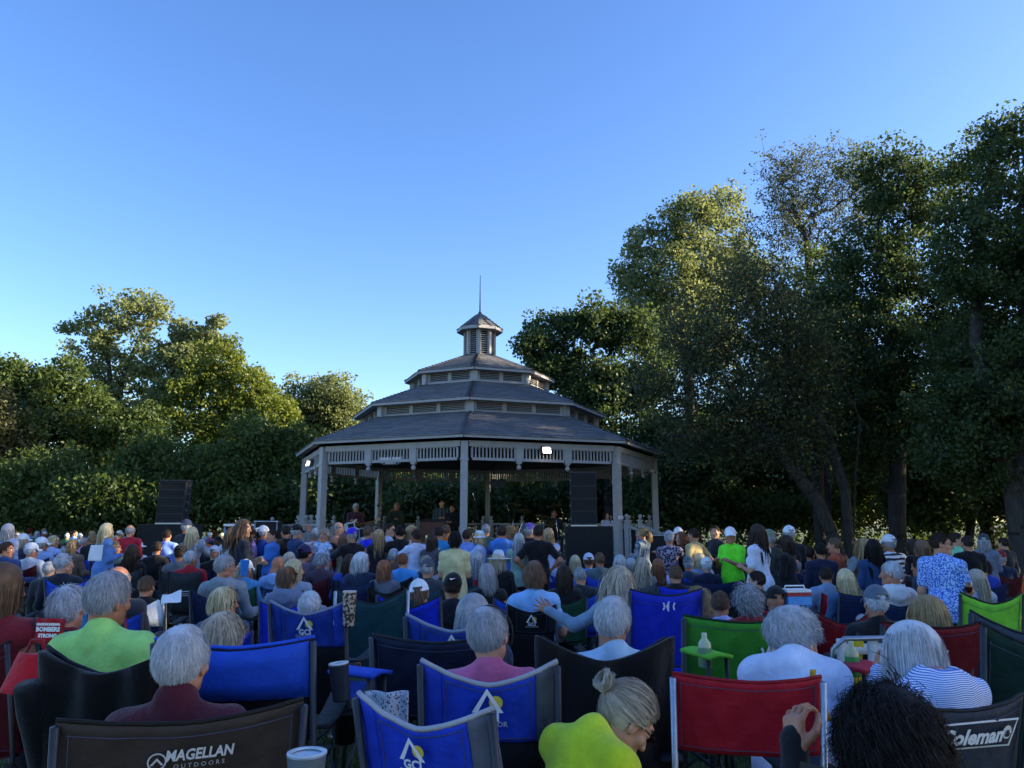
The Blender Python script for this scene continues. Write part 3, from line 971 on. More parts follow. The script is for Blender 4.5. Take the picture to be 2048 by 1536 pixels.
tree('tree', 'largest dark tree at the right edge with low hanging boughs', 17.5, 2035,
     [(1965, 355, 72, 100), (2035, 320, 80, 95), (1945, 520, 95, 105), (2050, 540, 120, 120), (1955, 690, 105, 95), (2050, 740, 120, 110), (1960, 850, 110, 75), (2070, 890, 120, 80), (1890, 800, 60, 60), (2150, 500, 130, 200), (2180, 750, 130, 150), (1900, 900, 80, 50), (1985, 950, 90, 45)],
     920, 105, .095, LF_dark, .22, .22, seed=46, group='trees of the right wood',
     trunks_px=[[(2045, None, 0), (2030, 1000, 0), (1985, 850, 0), (1950, 680, 0), (1960, 480, 0)], [(2045, None, 0), (2040, 980, 0), (2050, 800, 0), (2060, 560, 0), (2035, 420, 0)]])
tree('tree', 'fine leaved green tree filling the wood behind the leaning stems', 28, 1640,
     [(1640, 560, 80, 80), (1600, 670, 95, 85), (1680, 740, 95, 85), (1550, 770, 80, 70), (1620, 850, 100, 70), (1500, 850, 80, 60), (1700, 640, 60, 80)],
     520, 70, .12, LF_mid, .32, .2, seed=47, group='trees of the right wood')
for (lab, Y, bx, lob, nc, sd, mt_) in (
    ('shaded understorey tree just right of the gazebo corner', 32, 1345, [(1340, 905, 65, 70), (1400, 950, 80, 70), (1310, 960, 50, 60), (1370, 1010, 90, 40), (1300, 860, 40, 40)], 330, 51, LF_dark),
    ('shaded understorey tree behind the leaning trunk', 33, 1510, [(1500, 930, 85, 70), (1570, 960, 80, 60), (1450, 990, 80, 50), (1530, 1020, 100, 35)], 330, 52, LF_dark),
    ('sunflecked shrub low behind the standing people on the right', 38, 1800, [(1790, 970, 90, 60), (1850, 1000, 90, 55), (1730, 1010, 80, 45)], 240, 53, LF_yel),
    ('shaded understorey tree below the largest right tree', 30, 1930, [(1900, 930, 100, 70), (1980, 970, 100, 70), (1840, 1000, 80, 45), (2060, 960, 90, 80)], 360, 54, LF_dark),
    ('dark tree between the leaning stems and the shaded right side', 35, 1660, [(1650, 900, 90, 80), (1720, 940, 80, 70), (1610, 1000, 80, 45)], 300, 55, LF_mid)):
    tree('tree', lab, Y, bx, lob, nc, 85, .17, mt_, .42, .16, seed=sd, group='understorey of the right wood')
# the wood goes on behind and beyond the frame
LK = list(TREES)
deep = ['dense tree deep in the wood behind the far left of the crowd', 'dense tree deep in the wood left of the tall pale poplar', 'pale tree deep in the wood behind the tall poplar', 'dense tree deep in the wood behind the bright green tree', 'dark tree deep in the wood left of the gazebo roof', 'dense tree deep in the wood behind the left posts', 'dark tree deep in the wood behind the gazebo front post',
        'dense tree deep in the wood behind the drum kit', 'dark tree deep in the wood behind the right loudspeaker stack', 'dense tree deep in the wood behind the gazebo stairs', 'dark tree deep in the wood behind the neon shirt', 'feathery tree deep in the wood beyond the left edge', 'feathery tree deep in the wood behind the rust shirt', 'cloud shaped tree deep in the wood behind the locust', 'leafy tree deep in the wood behind the bare twigs']
for i, (src, x, y, s) in enumerate([(7, -34, 52, 1.25), (9, -27, 56, 1.3), (2, -20, 55, .9), (9, -13, 54, 1.1), (7, -7, 50, 1.2), (9, -1, 52, 1.2), (7, 5, 49, 1.3), (9, 10.5, 47, 1.3), (7, 17, 46, 1.4), (9, 23, 44, 1.4), (7, 29, 42, 1.5), (4, -42, 47, 1.1), (4, 36, 40, 1.3),
                                    (16, 13, 54, .8), (20, 22, 52, .9)]):
    tree_copy(deep[i], LK[src], 'tree', x, y, i * 1.3 + .4, s, group='trees deep in the wood')
off = ['dark tree continuing the right wood just beyond the largest tree', 'dark tree of the right wood behind the first one out of frame', 'boughy tree continuing the right wood farther right', 'dark tree of the right wood in its second row', 'boughy tree of the right wood far back', 'dark tree of the right wood level with the front seats', 'boughy tree of the right wood behind the largest tree', 'dark tree of the right wood beside the seats nearest the camera', 'boughy tree of the right wood beside the camera', 'dark tree of the right wood behind the camera', 'dark outer tree of the right wood level with the seats', 'boughy outer tree of the right wood by the camera', 'dark inner tree of the right wood just outside the frame', 'boughy inner tree of the right wood beside the middle rows', 'dark tree of the right wood hidden behind the largest one']
for i, (src, x, y, s) in enumerate([(20, 23, 17, 1.0), (20, 28, 26, 1.1), (21, 32, 12, 1.0), (20, 36, 20, 1.1), (21, 40, 30, 1.0), (20, 24, 9, 1.0), (21, 20, 33, .95), (20, 21, 3, .95), (21, 24, -3, .95), (20, 26, -10, 1.0), (20, 31, 5, 1.1), (21, 33, -3, 1.1), (20, 17.5, 12, .9), (21, 17, 6, .85), (20, 18, 22, .95)]):
    tree_copy(off[i], LK[src], 'tree', x, y, i * 1.7 + .3, s, group='trees continuing the right wood')
# low undergrowth closing the view under the crowns
def undergrowth(label, pts, n, size, mat, seed):
    rg = np.random.default_rng(seed)
    C = []
    for (x0, y0, x1, y1, h, d) in pts:
        m = int(n * math.hypot(x1 - x0, y1 - y0) / 10)
        t = rg.random(m)
        C.append(np.stack([x0 + (x1 - x0) * t, y0 + (y1 - y0) * t + rg.uniform(-d, d, m), -.2 + h * rg.random(m) ** 1.2 * (.65 + .35 * np.sin(t * 23 + x0) + .25 * np.sin(t * 61 + 2 * x0) + .15 * np.sin(t * 131))], 1))
    C = np.vstack(C)
    V, Q = leaf_cards(C, 26, .34, size, rg)
    o = inst('undergrowth', mkmesh('undergrowth', V, [Q], [mat], False), kind='stuff')
    o['label'] = label; o['category'] = 'undergrowth'
undergrowth('dark leafy undergrowth along the foot of the wood', [(-45, 37, -12, 38, 2.6, 1.5), (-14, 38.5, 9, 37, 2.6, 1.5), (7, 36, 22, 33, 2.6, 1.5), (20, 33, 42, 26, 3.0, 1.5), (-30, 48, 30, 44, 4.0, 2), (19, -12, 21.5, 30, 4.2, 1.2), (23, -12, 26, 30, 4.5, 1.2)], 150, .16, LF_mid, 77)
# ------------------------------------------------------------------ implicit-surface modelling for bodies and clothes
def A3(*p): return np.array(p, dtype=np.float32)
class Grid:
    def __init__(s, lo, hi, h):
        s.lo = np.array(lo, np.float32); s.h = h
        s.n = np.ceil((np.array(hi) - s.lo) / h).astype(int) + 1
        s.d = np.full(s.n, .5, np.float32)
        s.ax = [s.lo[i] + h * np.arange(s.n[i], dtype=np.float32) for i in range(3)]
    def sub(s, lo, hi):
        a = np.clip(np.floor((np.array(lo) - s.lo) / s.h).astype(int), 0, s.n)
        b = np.clip(np.ceil((np.array(hi) - s.lo) / s.h).astype(int) + 1, 0, s.n)
        sl = tuple(slice(a[i], b[i]) for i in range(3))
        x, y, z = s.ax[0][sl[0]][:, None, None], s.ax[1][sl[1]][None, :, None], s.ax[2][sl[2]][None, None, :]
        return sl, x, y, z
    def put(s, sl, d, k, op):
        o = s.d[sl]
        if op == 'u':
            if k > 0:
                hh = np.maximum(k - np.abs(o - d), 0) / k
                s.d[sl] = np.minimum(o, d) - hh * hh * k * .25
            else: s.d[sl] = np.minimum(o, d)
        elif op == 's':
            hh = np.maximum(k - np.abs(o + d), 0) / k if k > 0 else 0
            s.d[sl] = np.maximum(o, -d) + hh * hh * k * .25
    def cone(s, a, b, ra, rb, k=.03, op='u'):
        a = np.array(a, np.float32); b = np.array(b, np.float32)
        pad = max(ra, rb) + k + 3 * s.h + .02
        sl, x, y, z = s.sub(np.minimum(a, b) - pad, np.maximum(a, b) + pad)
        ba = b - a; L2 = float(ba @ ba) + 1e-9
        px, py, pz = x - a[0], y - a[1], z - a[2]
        t = np.clip((px * ba[0] + py * ba[1] + pz * ba[2]) / L2, 0, 1)
        d = np.sqrt((px - t * ba[0]) ** 2 + (py - t * ba[1]) ** 2 + (pz - t * ba[2]) ** 2) - (ra + (rb - ra) * t)
        s.put(sl, d, k, op); return s
    def ell(s, c, r, rot=None, k=.03, op='u'):
        c = np.array(c, np.float32); r = np.array(r, np.float32)
        pad = float(r.max()) + k + 3 * s.h + .02
        sl, x, y, z = s.sub(c - pad, c + pad)
        px, py, pz = x - c[0], y - c[1], z - c[2]
        if rot is not None:
            Mx = np.array(rot, np.float32).T
            px, py, pz = (Mx[0, 0] * px + Mx[0, 1] * py + Mx[0, 2] * pz, Mx[1, 0] * px + Mx[1, 1] * py + Mx[1, 2] * pz, Mx[2, 0] * px + Mx[2, 1] * py + Mx[2, 2] * pz)
        k0 = np.sqrt((px / r[0]) ** 2 + (py / r[1]) ** 2 + (pz / r[2]) ** 2)
        k1 = np.sqrt((px / r[0] ** 2) ** 2 + (py / r[1] ** 2) ** 2 + (pz / r[2] ** 2) ** 2) + 1e-6
        s.put(sl, k0 * (k0 - 1) / k1, k, op); return s
    def plane(s, n, off):
        """keep where n.p < off"""
        n = np.array(n, np.float32)
        d = s.ax[0][:, None, None] * n[0] + s.ax[1][None, :, None] * n[1] + s.ax[2][None, None, :] * n[2] - off
        s.d = np.maximum(s.d, d); return s
    def wrinkle(s, amp, seed=0, f=(14, 30), n=5):
        rg = np.random.default_rng(seed)
        X, Y, Z = s.ax[0][:, None, None], s.ax[1][None, :, None], s.ax[2][None, None, :]
        w = 0
        wx = .03 * np.sin(9 * Z + 2) + .02 * np.sin(17 * Y)
        for i in range(n):
            v = rg.normal(0, 1, 3); v /= np.linalg.norm(v); q = rg.uniform(*f)
            ph = q * (v[0] * (X + wx) + v[1] * Y + v[2] * Z) + rg.uniform(0, 6)
            w = w + ((np.abs(np.sin(ph * .5)) - .62) * .9 + .25 * np.sin(ph)) / n
        s.d = s.d + np.minimum(amp * 2.0 * w, .005).astype(np.float32); return s
    def mesh(s):
        return surfnets(s.d, s.lo, s.h)
CORN = [(0, 0, 0), (1, 0, 0), (0, 1, 0), (1, 1, 0), (0, 0, 1), (1, 0, 1), (0, 1, 1), (1, 1, 1)]
EDG = [(0, 1), (2, 3), (4, 5), (6, 7), (0, 2), (1, 3), (4, 6), (5, 7), (0, 4), (1, 5), (2, 6), (3, 7)]
def surfnets(d, lo, h):
    d = d.copy()
    d[0], d[-1], d[:, 0], d[:, -1], d[:, :, 0], d[:, :, -1] = 1, 1, 1, 1, 1, 1
    sg = (d < 0)
    c = np.zeros(np.array(d.shape) - 1, np.int8)
    nx, ny, nz = c.shape
    for (i, j, k) in CORN: c += sg[i:i + nx, j:j + ny, k:k + nz]
    act = (c > 0) & (c < 8)
    ijk = np.argwhere(act)
    idx = np.full(c.shape, -1, np.int32); idx[act] = np.arange(len(ijk))
    v = np.stack([d[ijk[:, 0] + a, ijk[:, 1] + b, ijk[:, 2] + e] for a, b, e in CORN], 1)
    pos = np.zeros((len(ijk), 3), np.float32); cnt = np.zeros(len(ijk), np.float32)
    Cn = np.array(CORN, np.float32)
    for a, b in EDG:
        va, vb = v[:, a], v[:, b]; m = (va < 0) != (vb < 0)
        t = np.where(m, va / np.where(m, va - vb, 1), 0)
        p = Cn[a] + t[:, None] * (Cn[b] - Cn[a])
        pos += p * m[:, None]; cnt += m
    P = lo + (ijk + pos / cnt[:, None]) * h
    Qs = []
    for ax in range(3):
        sh = [slice(None)] * 3; sh2 = [slice(None)] * 3
        sh[ax] = slice(0, -1); sh2[ax] = slice(1, None)
        cr = sg[tuple(sh)] != sg[tuple(sh2)]
        e = np.argwhere(cr)
        o1, o2 = [(1, 2), (2, 0), (0, 1)][ax]
        ok = (e[:, o1] > 0) & (e[:, o2] > 0) & (e[:, o1] < c.shape[o1]) & (e[:, o2] < c.shape[o2]) & (e[:, ax] < c.shape[ax])
        e = e[ok]
        e1 = e.copy(); e1[:, o1] -= 1; e2 = e1.copy(); e2[:, o2] -= 1; e3 = e.copy(); e3[:, o2] -= 1
        q = np.stack([idx[tuple(x.T)] for x in (e, e1, e2, e3)], 1)
        ins = sg[tuple(e.T)]
        q = np.where(ins[:, None], q, q[:, ::-1])
        Qs.append(q)
    Q = np.vstack(Qs); Q = Q[(Q >= 0).all(1)]
    return P.astype(np.float64), Q

# ------------------------------------------------------------------ heads
def head_geo(h=.006, fem=False):
    g = Grid((-.11, -.15, -.26), (.11, .15, .16), h)
    f = .93 if fem else 1.0
    g.ell((0, -.012, .03), (.076, .097, .095), k=0)
    g.ell((0, .022, -.045), (.058 * f, .070, .078), k=.03)
    g.cone((-.050 * f, .0, -.062), (0, .062, -.098), .018, .018, .03); g.cone((.050 * f, .0, -.062), (0, .062, -.098), .018, .018, .03)
    g.ell((0, .070, -.098), (.020, .018, .018), k=.02)
    g.cone((-.036, .082, .030), (.036, .082, .030), .012, .012, .02)
    for s in (-1, 1):
        g.ell((s * .043, .060, -.022), (.025, .022, .022), k=.02)
        g.ell((s * .031, .104, .010), (.017, .020, .013), k=.012, op='s')
        g.ell((s * .031, .080, .008), (.0135, .0125, .0125), k=.003)
        g.ell((s * .078, -.006, -.006), (.010, .021, .033), Matrix.Rotation(s * .3, 3, 'Z'), k=.006)
        g.ell((s * .088, -.001, -.004), (.006, .010, .016), k=.004, op='s')
        g.ell((s * .010, .103, -.034), (.009, .010, .008), k=.006)
    g.cone((0, .088, .016), (0, .111, -.030), .009, .0125, .012)
    g.cone((-.017, .088, -.060), (.017, .088, -.060), .0065, .0065, .006)
    g.cone((-.015, .087, -.071), (.015, .087, -.071), .0065, .0065, .006)
    g.cone((0, -.022, -.05), (0, -.030, -.135), .053 * f, .050 * f, .03)
    V, Q = g.mesh()
    ce = V[Q].mean(1)
    mi = np.zeros(len(Q), int)
    lips = (np.abs(ce[:, 0]) < .024) & (ce[:, 1] > .088) & (ce[:, 2] < -.054) & (ce[:, 2] > -.078)
    mi[lips] = 1
    for s in (-1, 1):
        de = np.linalg.norm((ce - (s * .031, .086, .008)) / (1, 1, 1), axis=1)
        mi[(de < .0095) & (ce[:, 1] > .086)] = 2
        di = np.linalg.norm((ce - (s * .031, .0915, .008))[:, [0, 2]], axis=1)
        mi[(di < .0060) & (ce[:, 1] > .084)] = 3
        br = (np.abs(ce[:, 0] - s * .031) < .017) & (ce[:, 1] > .075) & (np.abs(ce[:, 2] - .031) < .0045)
        mi[br] = 3
    return V, Q, mi
_head = {}
def get_head(h, fem):
    k = (h, fem)
    if k not in _head: _head[k] = head_geo(h, fem)
    return _head[k]
# ------------------------------------------------------------------ hands: palm, four unequal fingers, thumb; local frame: wrist at origin, fingers +Y, palm -Z
def hand_geo(curl=.35, spread=.10, h=.004, side=1):
    g = Grid((-.09, -.03, -.10), (.09, .21, .05), h)
    g.cone((-.018, -.01, 0), (-.026, .078, 0), .017, .013, .015)
    g.cone((.018, -.01, 0), (.026, .078, 0), .017, .013, .015)
    g.cone((0, -.01, 0), (0, .080, 0), .018, .014, .015)
    for i, (x, L) in enumerate(((-.032, .062), (-.011, .075), (.011, .079), (.031, .070))):
        a = spread * (i - 1.5) * 1.0
        p = np.array((x, .083 - abs(i - 1.7) * .005, 0.0)); an = .25 * curl
        segs = (L * .48, L * .30, L * .24); r = .0092 if i else .0082
        for j, sl in enumerate(segs):
            an += curl * (.9 if j else .5)
            dv = np.array((math.sin(a) * math.cos(an), math.cos(a) * math.cos(an), -math.sin(an)))
            q = p + dv * sl
            g.cone(p, q, r, r - .0010, .004); p = q; r -= .0010
    t0 = np.array((.026, .012, -.004)); t1 = np.array((.052, .045, -.018 - .01 * curl)); t2 = np.array((.066 - .03 * curl, .073, -.026 - .03 * curl)); t3 = np.array((.070 - .055 * curl, .097, -.030 - .045 * curl))
    g.cone(t0, t1, .016, .012, .01); g.cone(t1, t2, .0115, .0105, .004); g.cone(t2, t3, .0105, .0085, .004)
    V, Q = g.mesh()
    if side < 0:
        V = V * (-1, 1, 1); Q = Q[:, ::-1]
    return V, Q
_hand = {}
def get_hand(curl, spread, h, side):
    k = (curl, spread, h, side)
    if k not in _hand: _hand[k] = hand_geo(curl, spread, h, side)
    return _hand[k]

# ------------------------------------------------------------------ poses
def pose(kind, arms, fem):
    J = {}
    sw = .150 if fem else .172
    if kind in ('sit', 'sitfwd', 'sithunch', 'sitbow'):
        lean = R_({'sit': 13, 'sitfwd': -30, 'sithunch': -14, 'sitbow': -20}[kind])
        J['P'] = A3(0, 0, .49); u = A3(0, -math.sin(lean), math.cos(lean))
        J['u'] = u
        J['S'] = J['P'] + u * .505; J['H'] = J['S'] + u * .045 + A3(0, .03 if kind == 'sit' else .05, .155)
        if kind == 'sithunch': J['H'] = J['S'] + A3(0, .125, .125)
        if kind == 'sitbow': J['H'] = J['S'] + A3(0, .17, .075)
        for s in (-1, 1):
            J['hip', s] = J['P'] + A3(s * .095, .02, -.02)
            J['kn', s] = A3(s * .15, .46, .50); J['an', s] = A3(s * .15, .50, .09); J['to', s] = A3(s * .17, .68, .045)
    else:
        lean = 0.0 if kind == 'stand' else R_(-62)
        J['P'] = A3(0, 0, .92); u = A3(0, -math.sin(lean), math.cos(lean)); J['u'] = u
        J['S'] = J['P'] + u * .49; J['H'] = J['S'] + u * .055 + A3(0, .02, .145)
        for s in (-1, 1):
            J['hip', s] = J['P'] + A3(s * .09, 0, -.04)
            J['kn', s] = A3(s * .105, .02, .49); J['an', s] = A3(s * .115, -.03, .09); J['to', s] = A3(s * .14, .14, .035)
    S, u = J['S'], J['u']
    v = A3(0, u[2], -u[1])            # forward, perpendicular to the spine
    for s in (-1, 1):
        sh = S + A3(s * sw, 0, 0) - u * .020
        J['sh', s] = sh
        a = arms[0 if s < 0 else 1] if isinstance(arms, tuple) else arms
        if a == 'rest':   el = sh + A3(s * .09, .04, -.255); wr = A3(s * .29, .26, .70)
        elif a == 'lap':  el = sh + A3(s * .075, .07, -.26); wr = A3(s * .08, .30, .64)
        elif a == 'down': el = sh + A3(s * .055, -.03, -.28); wr = el + A3(s * .01, .06, -.25)
        elif a == 'front': el = sh + A3(s * .05, .03, -.27); wr = el + A3(-s * .13, .215, .06)
        elif a == 'hold': el = sh + A3(s * .05, .06, -.26); wr = el + A3(-s * .10, .20, .10)
        elif a == 'hug':  el = sh + A3(s * .06, .22, -.13); wr = el + A3(-s * .09, .21, .09)
        elif a == 'up':   el = sh + A3(s * .16, .12, .08); wr = el + A3(-s * .03, .10, .23)
        elif a == 'face': el = sh + A3(s * .05, .20, -.18); wr = el + A3(-s * .12, .02, .24)
        elif a == 'drink': el = sh + A3(s * .09, .20, -.10); wr = el + A3(-s * .10, .08, .22)
        elif a == 'side': el = sh + A3(s * .21, .02, -.10); wr = el + A3(s * .19, .10, .10)
        elif a == 'hip':  el = sh + A3(s * .19, -.10, -.21); wr = el + A3(-s * .13, .12, -.14)
        elif a == 'phone': el = sh + A3(s * .04, .17, .0); wr = el + A3(-s * .02, .05, .16)
        elif a == 'fwd':  el = sh + v * .12 - A3(-s * .02, 0, .24); wr = el + A3(-s * .02, .14, -.16)
        J['el', s] = el; J['wr', s] = wr
    return J
def torso_prims(g, J, fem, t, belly=1.0, k=.05):
    u, P, S = J['u'], J['P'], J['S']
    rot = np.array([(1, 0, 0), (0, u[2], u[1]), (0, -u[1], u[2])]).T if False else np.array([(1, 0, 0), (0, float(u[2]), float(u[1])), (0, float(-u[1]), float(u[2]))])
    v = A3(0, u[2], -u[1])
    w = .9 if fem else 1.0
    g.ell(P + u * .36, (.158 * w + t, .108 + t, .175 + t), rot, k)
    g.ell(P + u * .16 + v * .025 * belly, (.148 * belly + t, .118 * belly + t, .17 + t), rot, k)
    g.ell(P + u * .02, (.165 + t, .125 + t, .125 + t), rot, k)
    if fem:
        for s in (-1, 1): g.ell(P + u * .335 + v * .085 + A3(s * .07, 0, 0), (.068 + t, .06 + t, .066 + t), None, .03)
    g.cone(J['sh', -1], J['sh', 1], .062 + t, .062 + t, k)
    nb = S + u * .045
    for s in (-1, 1): g.cone(nb, J['sh', s] + A3(0, 0, .005), .050 + t, .050 + t, .03)
def arm_prims(g, J, t, frac=1.0, fem=False, k=.025):
    m = .88 if fem else 1.0
    for s in (-1, 1):
        sh, el, wr = J['sh', s], J['el', s], J['wr', s]
        if frac < 1: g.cone(sh, sh + (el - sh) * frac * 1.6, .058 * m + t, .048 * m + t + .006, k)
        else:
            g.cone(sh, el, .055 * m + t, .043 * m + t, k); g.cone(el, wr, .043 * m + t, .029 * m + t + (.004 if t else 0), k)
def leg_prims(g, J, t, short=False, fem=False, wide=0.0):
    for s in (-1, 1):
        g.cone(J['hip', s], J['kn', s], .092 + t, .062 + t + wide, .04)
        if not short: g.cone(J['kn', s], J['an', s], .060 + t + wide * .6, .042 + t + wide, .03)
def bounds(J, pad=.16):
    P = np.array([v for k, v in J.items() if k != 'u'])
    return P.min(0) - pad, P.max(0) + pad

_geo = {}
def joinV(parts):
    V = []; Q = []; M = []; n = 0
    for v, q, mi in parts:
        V.append(v); Q.append(q + n); M.append(mi if hasattr(mi, '__len__') else np.full(len(q), mi)); n += len(v)
    return np.vstack(V), np.vstack(Q), np.concatenate(M)
PLACE = [None] * 4
DM = M_plain('808080')
def body_mesh(kind, arms, fem, yaw, pitch, h, curl=.5, belly=1.0, roll=0):
    key = ('body', kind, arms, fem, yaw, pitch, h, belly, roll)
    if key in _geo: return _geo[key]
    J = pose(kind, arms, fem)
    lo, hi = bounds(J)
    hi[2] = J['S'][2] + .12
    if kind in ('sitfwd', 'bend'): hi[2] += .1
    bk = ('bgeo', kind, arms, fem, h, belly)
    if bk not in _geo:
        g = Grid(lo, hi, h)
        torso_prims(g, J, fem, 0.0, belly); arm_prims(g, J, 0.0, 1.0, fem)
        if h <= .010: leg_prims(g, J, 0.0, False, fem)
        else: lo2 = None
        nb = J['S'] + J['u'] * .04
        g.cone(nb, J['H'] + A3(0, -.03, -.10), .056 if not fem else .050, .053 if not fem else .048, .03)
        if h <= .010:
            for s in (-1, 1): g.cone(J['an', s], J['to', s], .04, .032, .02)
        g.plane((0, 0, 1), hi[2] - 2 * h)
        _geo[bk] = g.mesh()
    V, Q = _geo[bk]
    hv, hq, hm = get_head(.006 if h <= .010 else (.0085 if h < .015 else .012), fem)
    Mh = (Matrix.Translation(Vector(J['H'])) @ Euler((R_(pitch), R_(roll), R_(yaw)), 'ZYX').to_matrix().to_4x4())
    Mh = Matrix.Translation(Vector(J['H'])) @ Matrix.Rotation(R_(yaw), 4, 'Z') @ Matrix.Rotation(R_(roll), 4, 'Y') @ Matrix.Rotation(R_(pitch), 4, 'X') @ Matrix.Scale(1.0, 4)
    Mn = np.array(Mh)
    hv2 = hv @ Mn[:3, :3].T + Mn[:3, 3]
    parts = [(V, Q, 0), (hv2, hq, hm)]
    for s in (-1, 1):
        a = (arms[0 if s < 0 else 1] if isinstance(arms, tuple) else arms)
        cu, spd = {'side': (.10, .30), 'down': (.45, .06), 'drink': (.8, .05), 'hold': (.85, .04), 'front': (.7, .05), 'up': (.25, .15), 'phone': (.75, .06)}.get(a, (.5, .08))
        Vh, Qh = get_hand(cu, spd, .0045 if h <= .010 else (.0065 if h < .015 else .010), -s)
        y = J['wr', s] - J['el', s]; y = y / np.linalg.norm(y)
        if a == 'side': zz = A3(0, -1, 0.2)
        elif a in ('down', 'fwd'): zz = A3(s, 0, 0)
        elif a in ('drink', 'up', 'hold', 'front', 'face', 'phone'): zz = A3(s, -.3, .6)
        else: zz = A3(0, 0, 1)
        x = np.cross(y, zz); x /= np.linalg.norm(x); zz = np.cross(x, y)
        Rm = np.stack([x, y, zz], 1)
        parts.append((Vh @ Rm.T + J['wr', s] - y * .012, Qh, 0))
    V, Q, M = joinV(parts)
    me = mkmesh('body', V, [Q], [DM] * 4, True, M)
    _geo[key] = (me, J, Mh)
    return _geo[key]
def shirt_mesh(kind, arms, fem, sleeve, h, extra=None, belly=1.0, wr=.010, hem=None, thick=.016):
    key = ('shirt', kind, arms, fem, sleeve, h, extra, belly, hem)
    if key in _geo: return _geo[key]
    J = pose(kind, arms, fem)
    lo, hi = bounds(J)
    hi[2] = max(hi[2], J['S'][2] + .24)
    if kind == 'stand' and not hem: lo[2] = .70
    if kind.startswith('sit'): lo[2] = .36
    g = Grid(lo, hi, h)
    torso_prims(g, J, fem, thick, belly)
    if sleeve == 'none':
        pass
    else: arm_prims(g, J, thick - .004, {'long': 1.0, 'short': .42}[sleeve], fem)
    if kind == 'stand':
        z1 = .80 if not hem else hem
        g.cone(A3(0, 0, .95), A3(0, 0, z1 + .03), .16 * (belly if belly > 1 else 1) + .01, .175 if not hem else .24, .05)
        g.plane((0, 0, -1), -z1)
    u, S = J['u'], J['S']
    nb = S + u * .042
    g.cone(nb - u * .03 - A3(0, .010, 0), nb - u * .012 - A3(0, .010, 0), .078, .072, .02)
    if extra == 'collar':
        v = A3(0, u[2], -u[1])
        g.cone(nb - u * .02 - v * .012, nb + u * .016 - v * .006, .082, .074, .012)
    elif extra == 'hood':
        g.ell(nb - A3(0, .085, .025), (.125, .065, .095), None, .04); g.cone(nb + A3(-.07, -.02, .0), nb + A3(.07, -.02, .0), .06, .06, .04)
        g.ell(nb + A3(0, -.02, .06), (.058, .05, .05), None, .02, 's')
    elif extra == 'high':
        dn = J['H'] - A3(0, .03, .10) - nb; dn = dn / np.linalg.norm(dn); g.cone(nb - u * .02 - A3(0, .008, 0), nb + dn * .045, .082, .074, .015)
    if wr: g.wrinkle(wr, 3 + len(str(arms)), (14, 44), 4)
    V, Q = g.mesh()
    _geo[key] = mkmesh('shirt', V, [Q], [DM], True)
    return _geo[key]
def trouser_mesh(kind, fem, short, h, wide=.012):
    key = ('tr', kind, fem, short, h)
    if key in _geo: return _geo[key]
    J = pose(kind, 'down', fem)
    lo, hi = bounds(J); hi[2] = J['P'][2] + .17; lo[2] = .02
    lo[0] = -.32; hi[0] = .32
    g = Grid(lo, hi, h)
    g.ell(J['P'] + J['u'] * .0, (.170, .130, .125), None, .05)
    leg_prims(g, J, .010, short, fem, wide)
    g.plane(tuple(J['u']), float(J['u'] @ (J['P'] + J['u'] * .12)))
    if not short: g.plane((0, 0, -1), -.075)
    g.wrinkle(.004, 5, (12, 30), 5)
    V, Q = g.mesh()
    _geo[key] = mkmesh('trousers', V, [Q], [DM], True)
    return _geo[key]
def shoe_mesh(kind, s, fem):
    key = ('shoe', kind, s)
    if key in _geo: return _geo[key]
    J = pose(kind, 'down', fem)
    a, b = J['an', s], J['to', s]
    g = Grid(np.minimum(a, b) - .12, np.maximum(a, b) + .14, .012)
    g.cone(a - A3(0, .02, .035), b, .046, .040, .02); g.cone(a + A3(0, 0, .02), a - A3(0, 0, .04), .045, .045, .02)
    g.plane((0, 0, -1), -.006)
    V, Q = g.mesh()
    _geo[key] = mkmesh('shoe', V, [Q], [DM], True)
    return _geo[key]

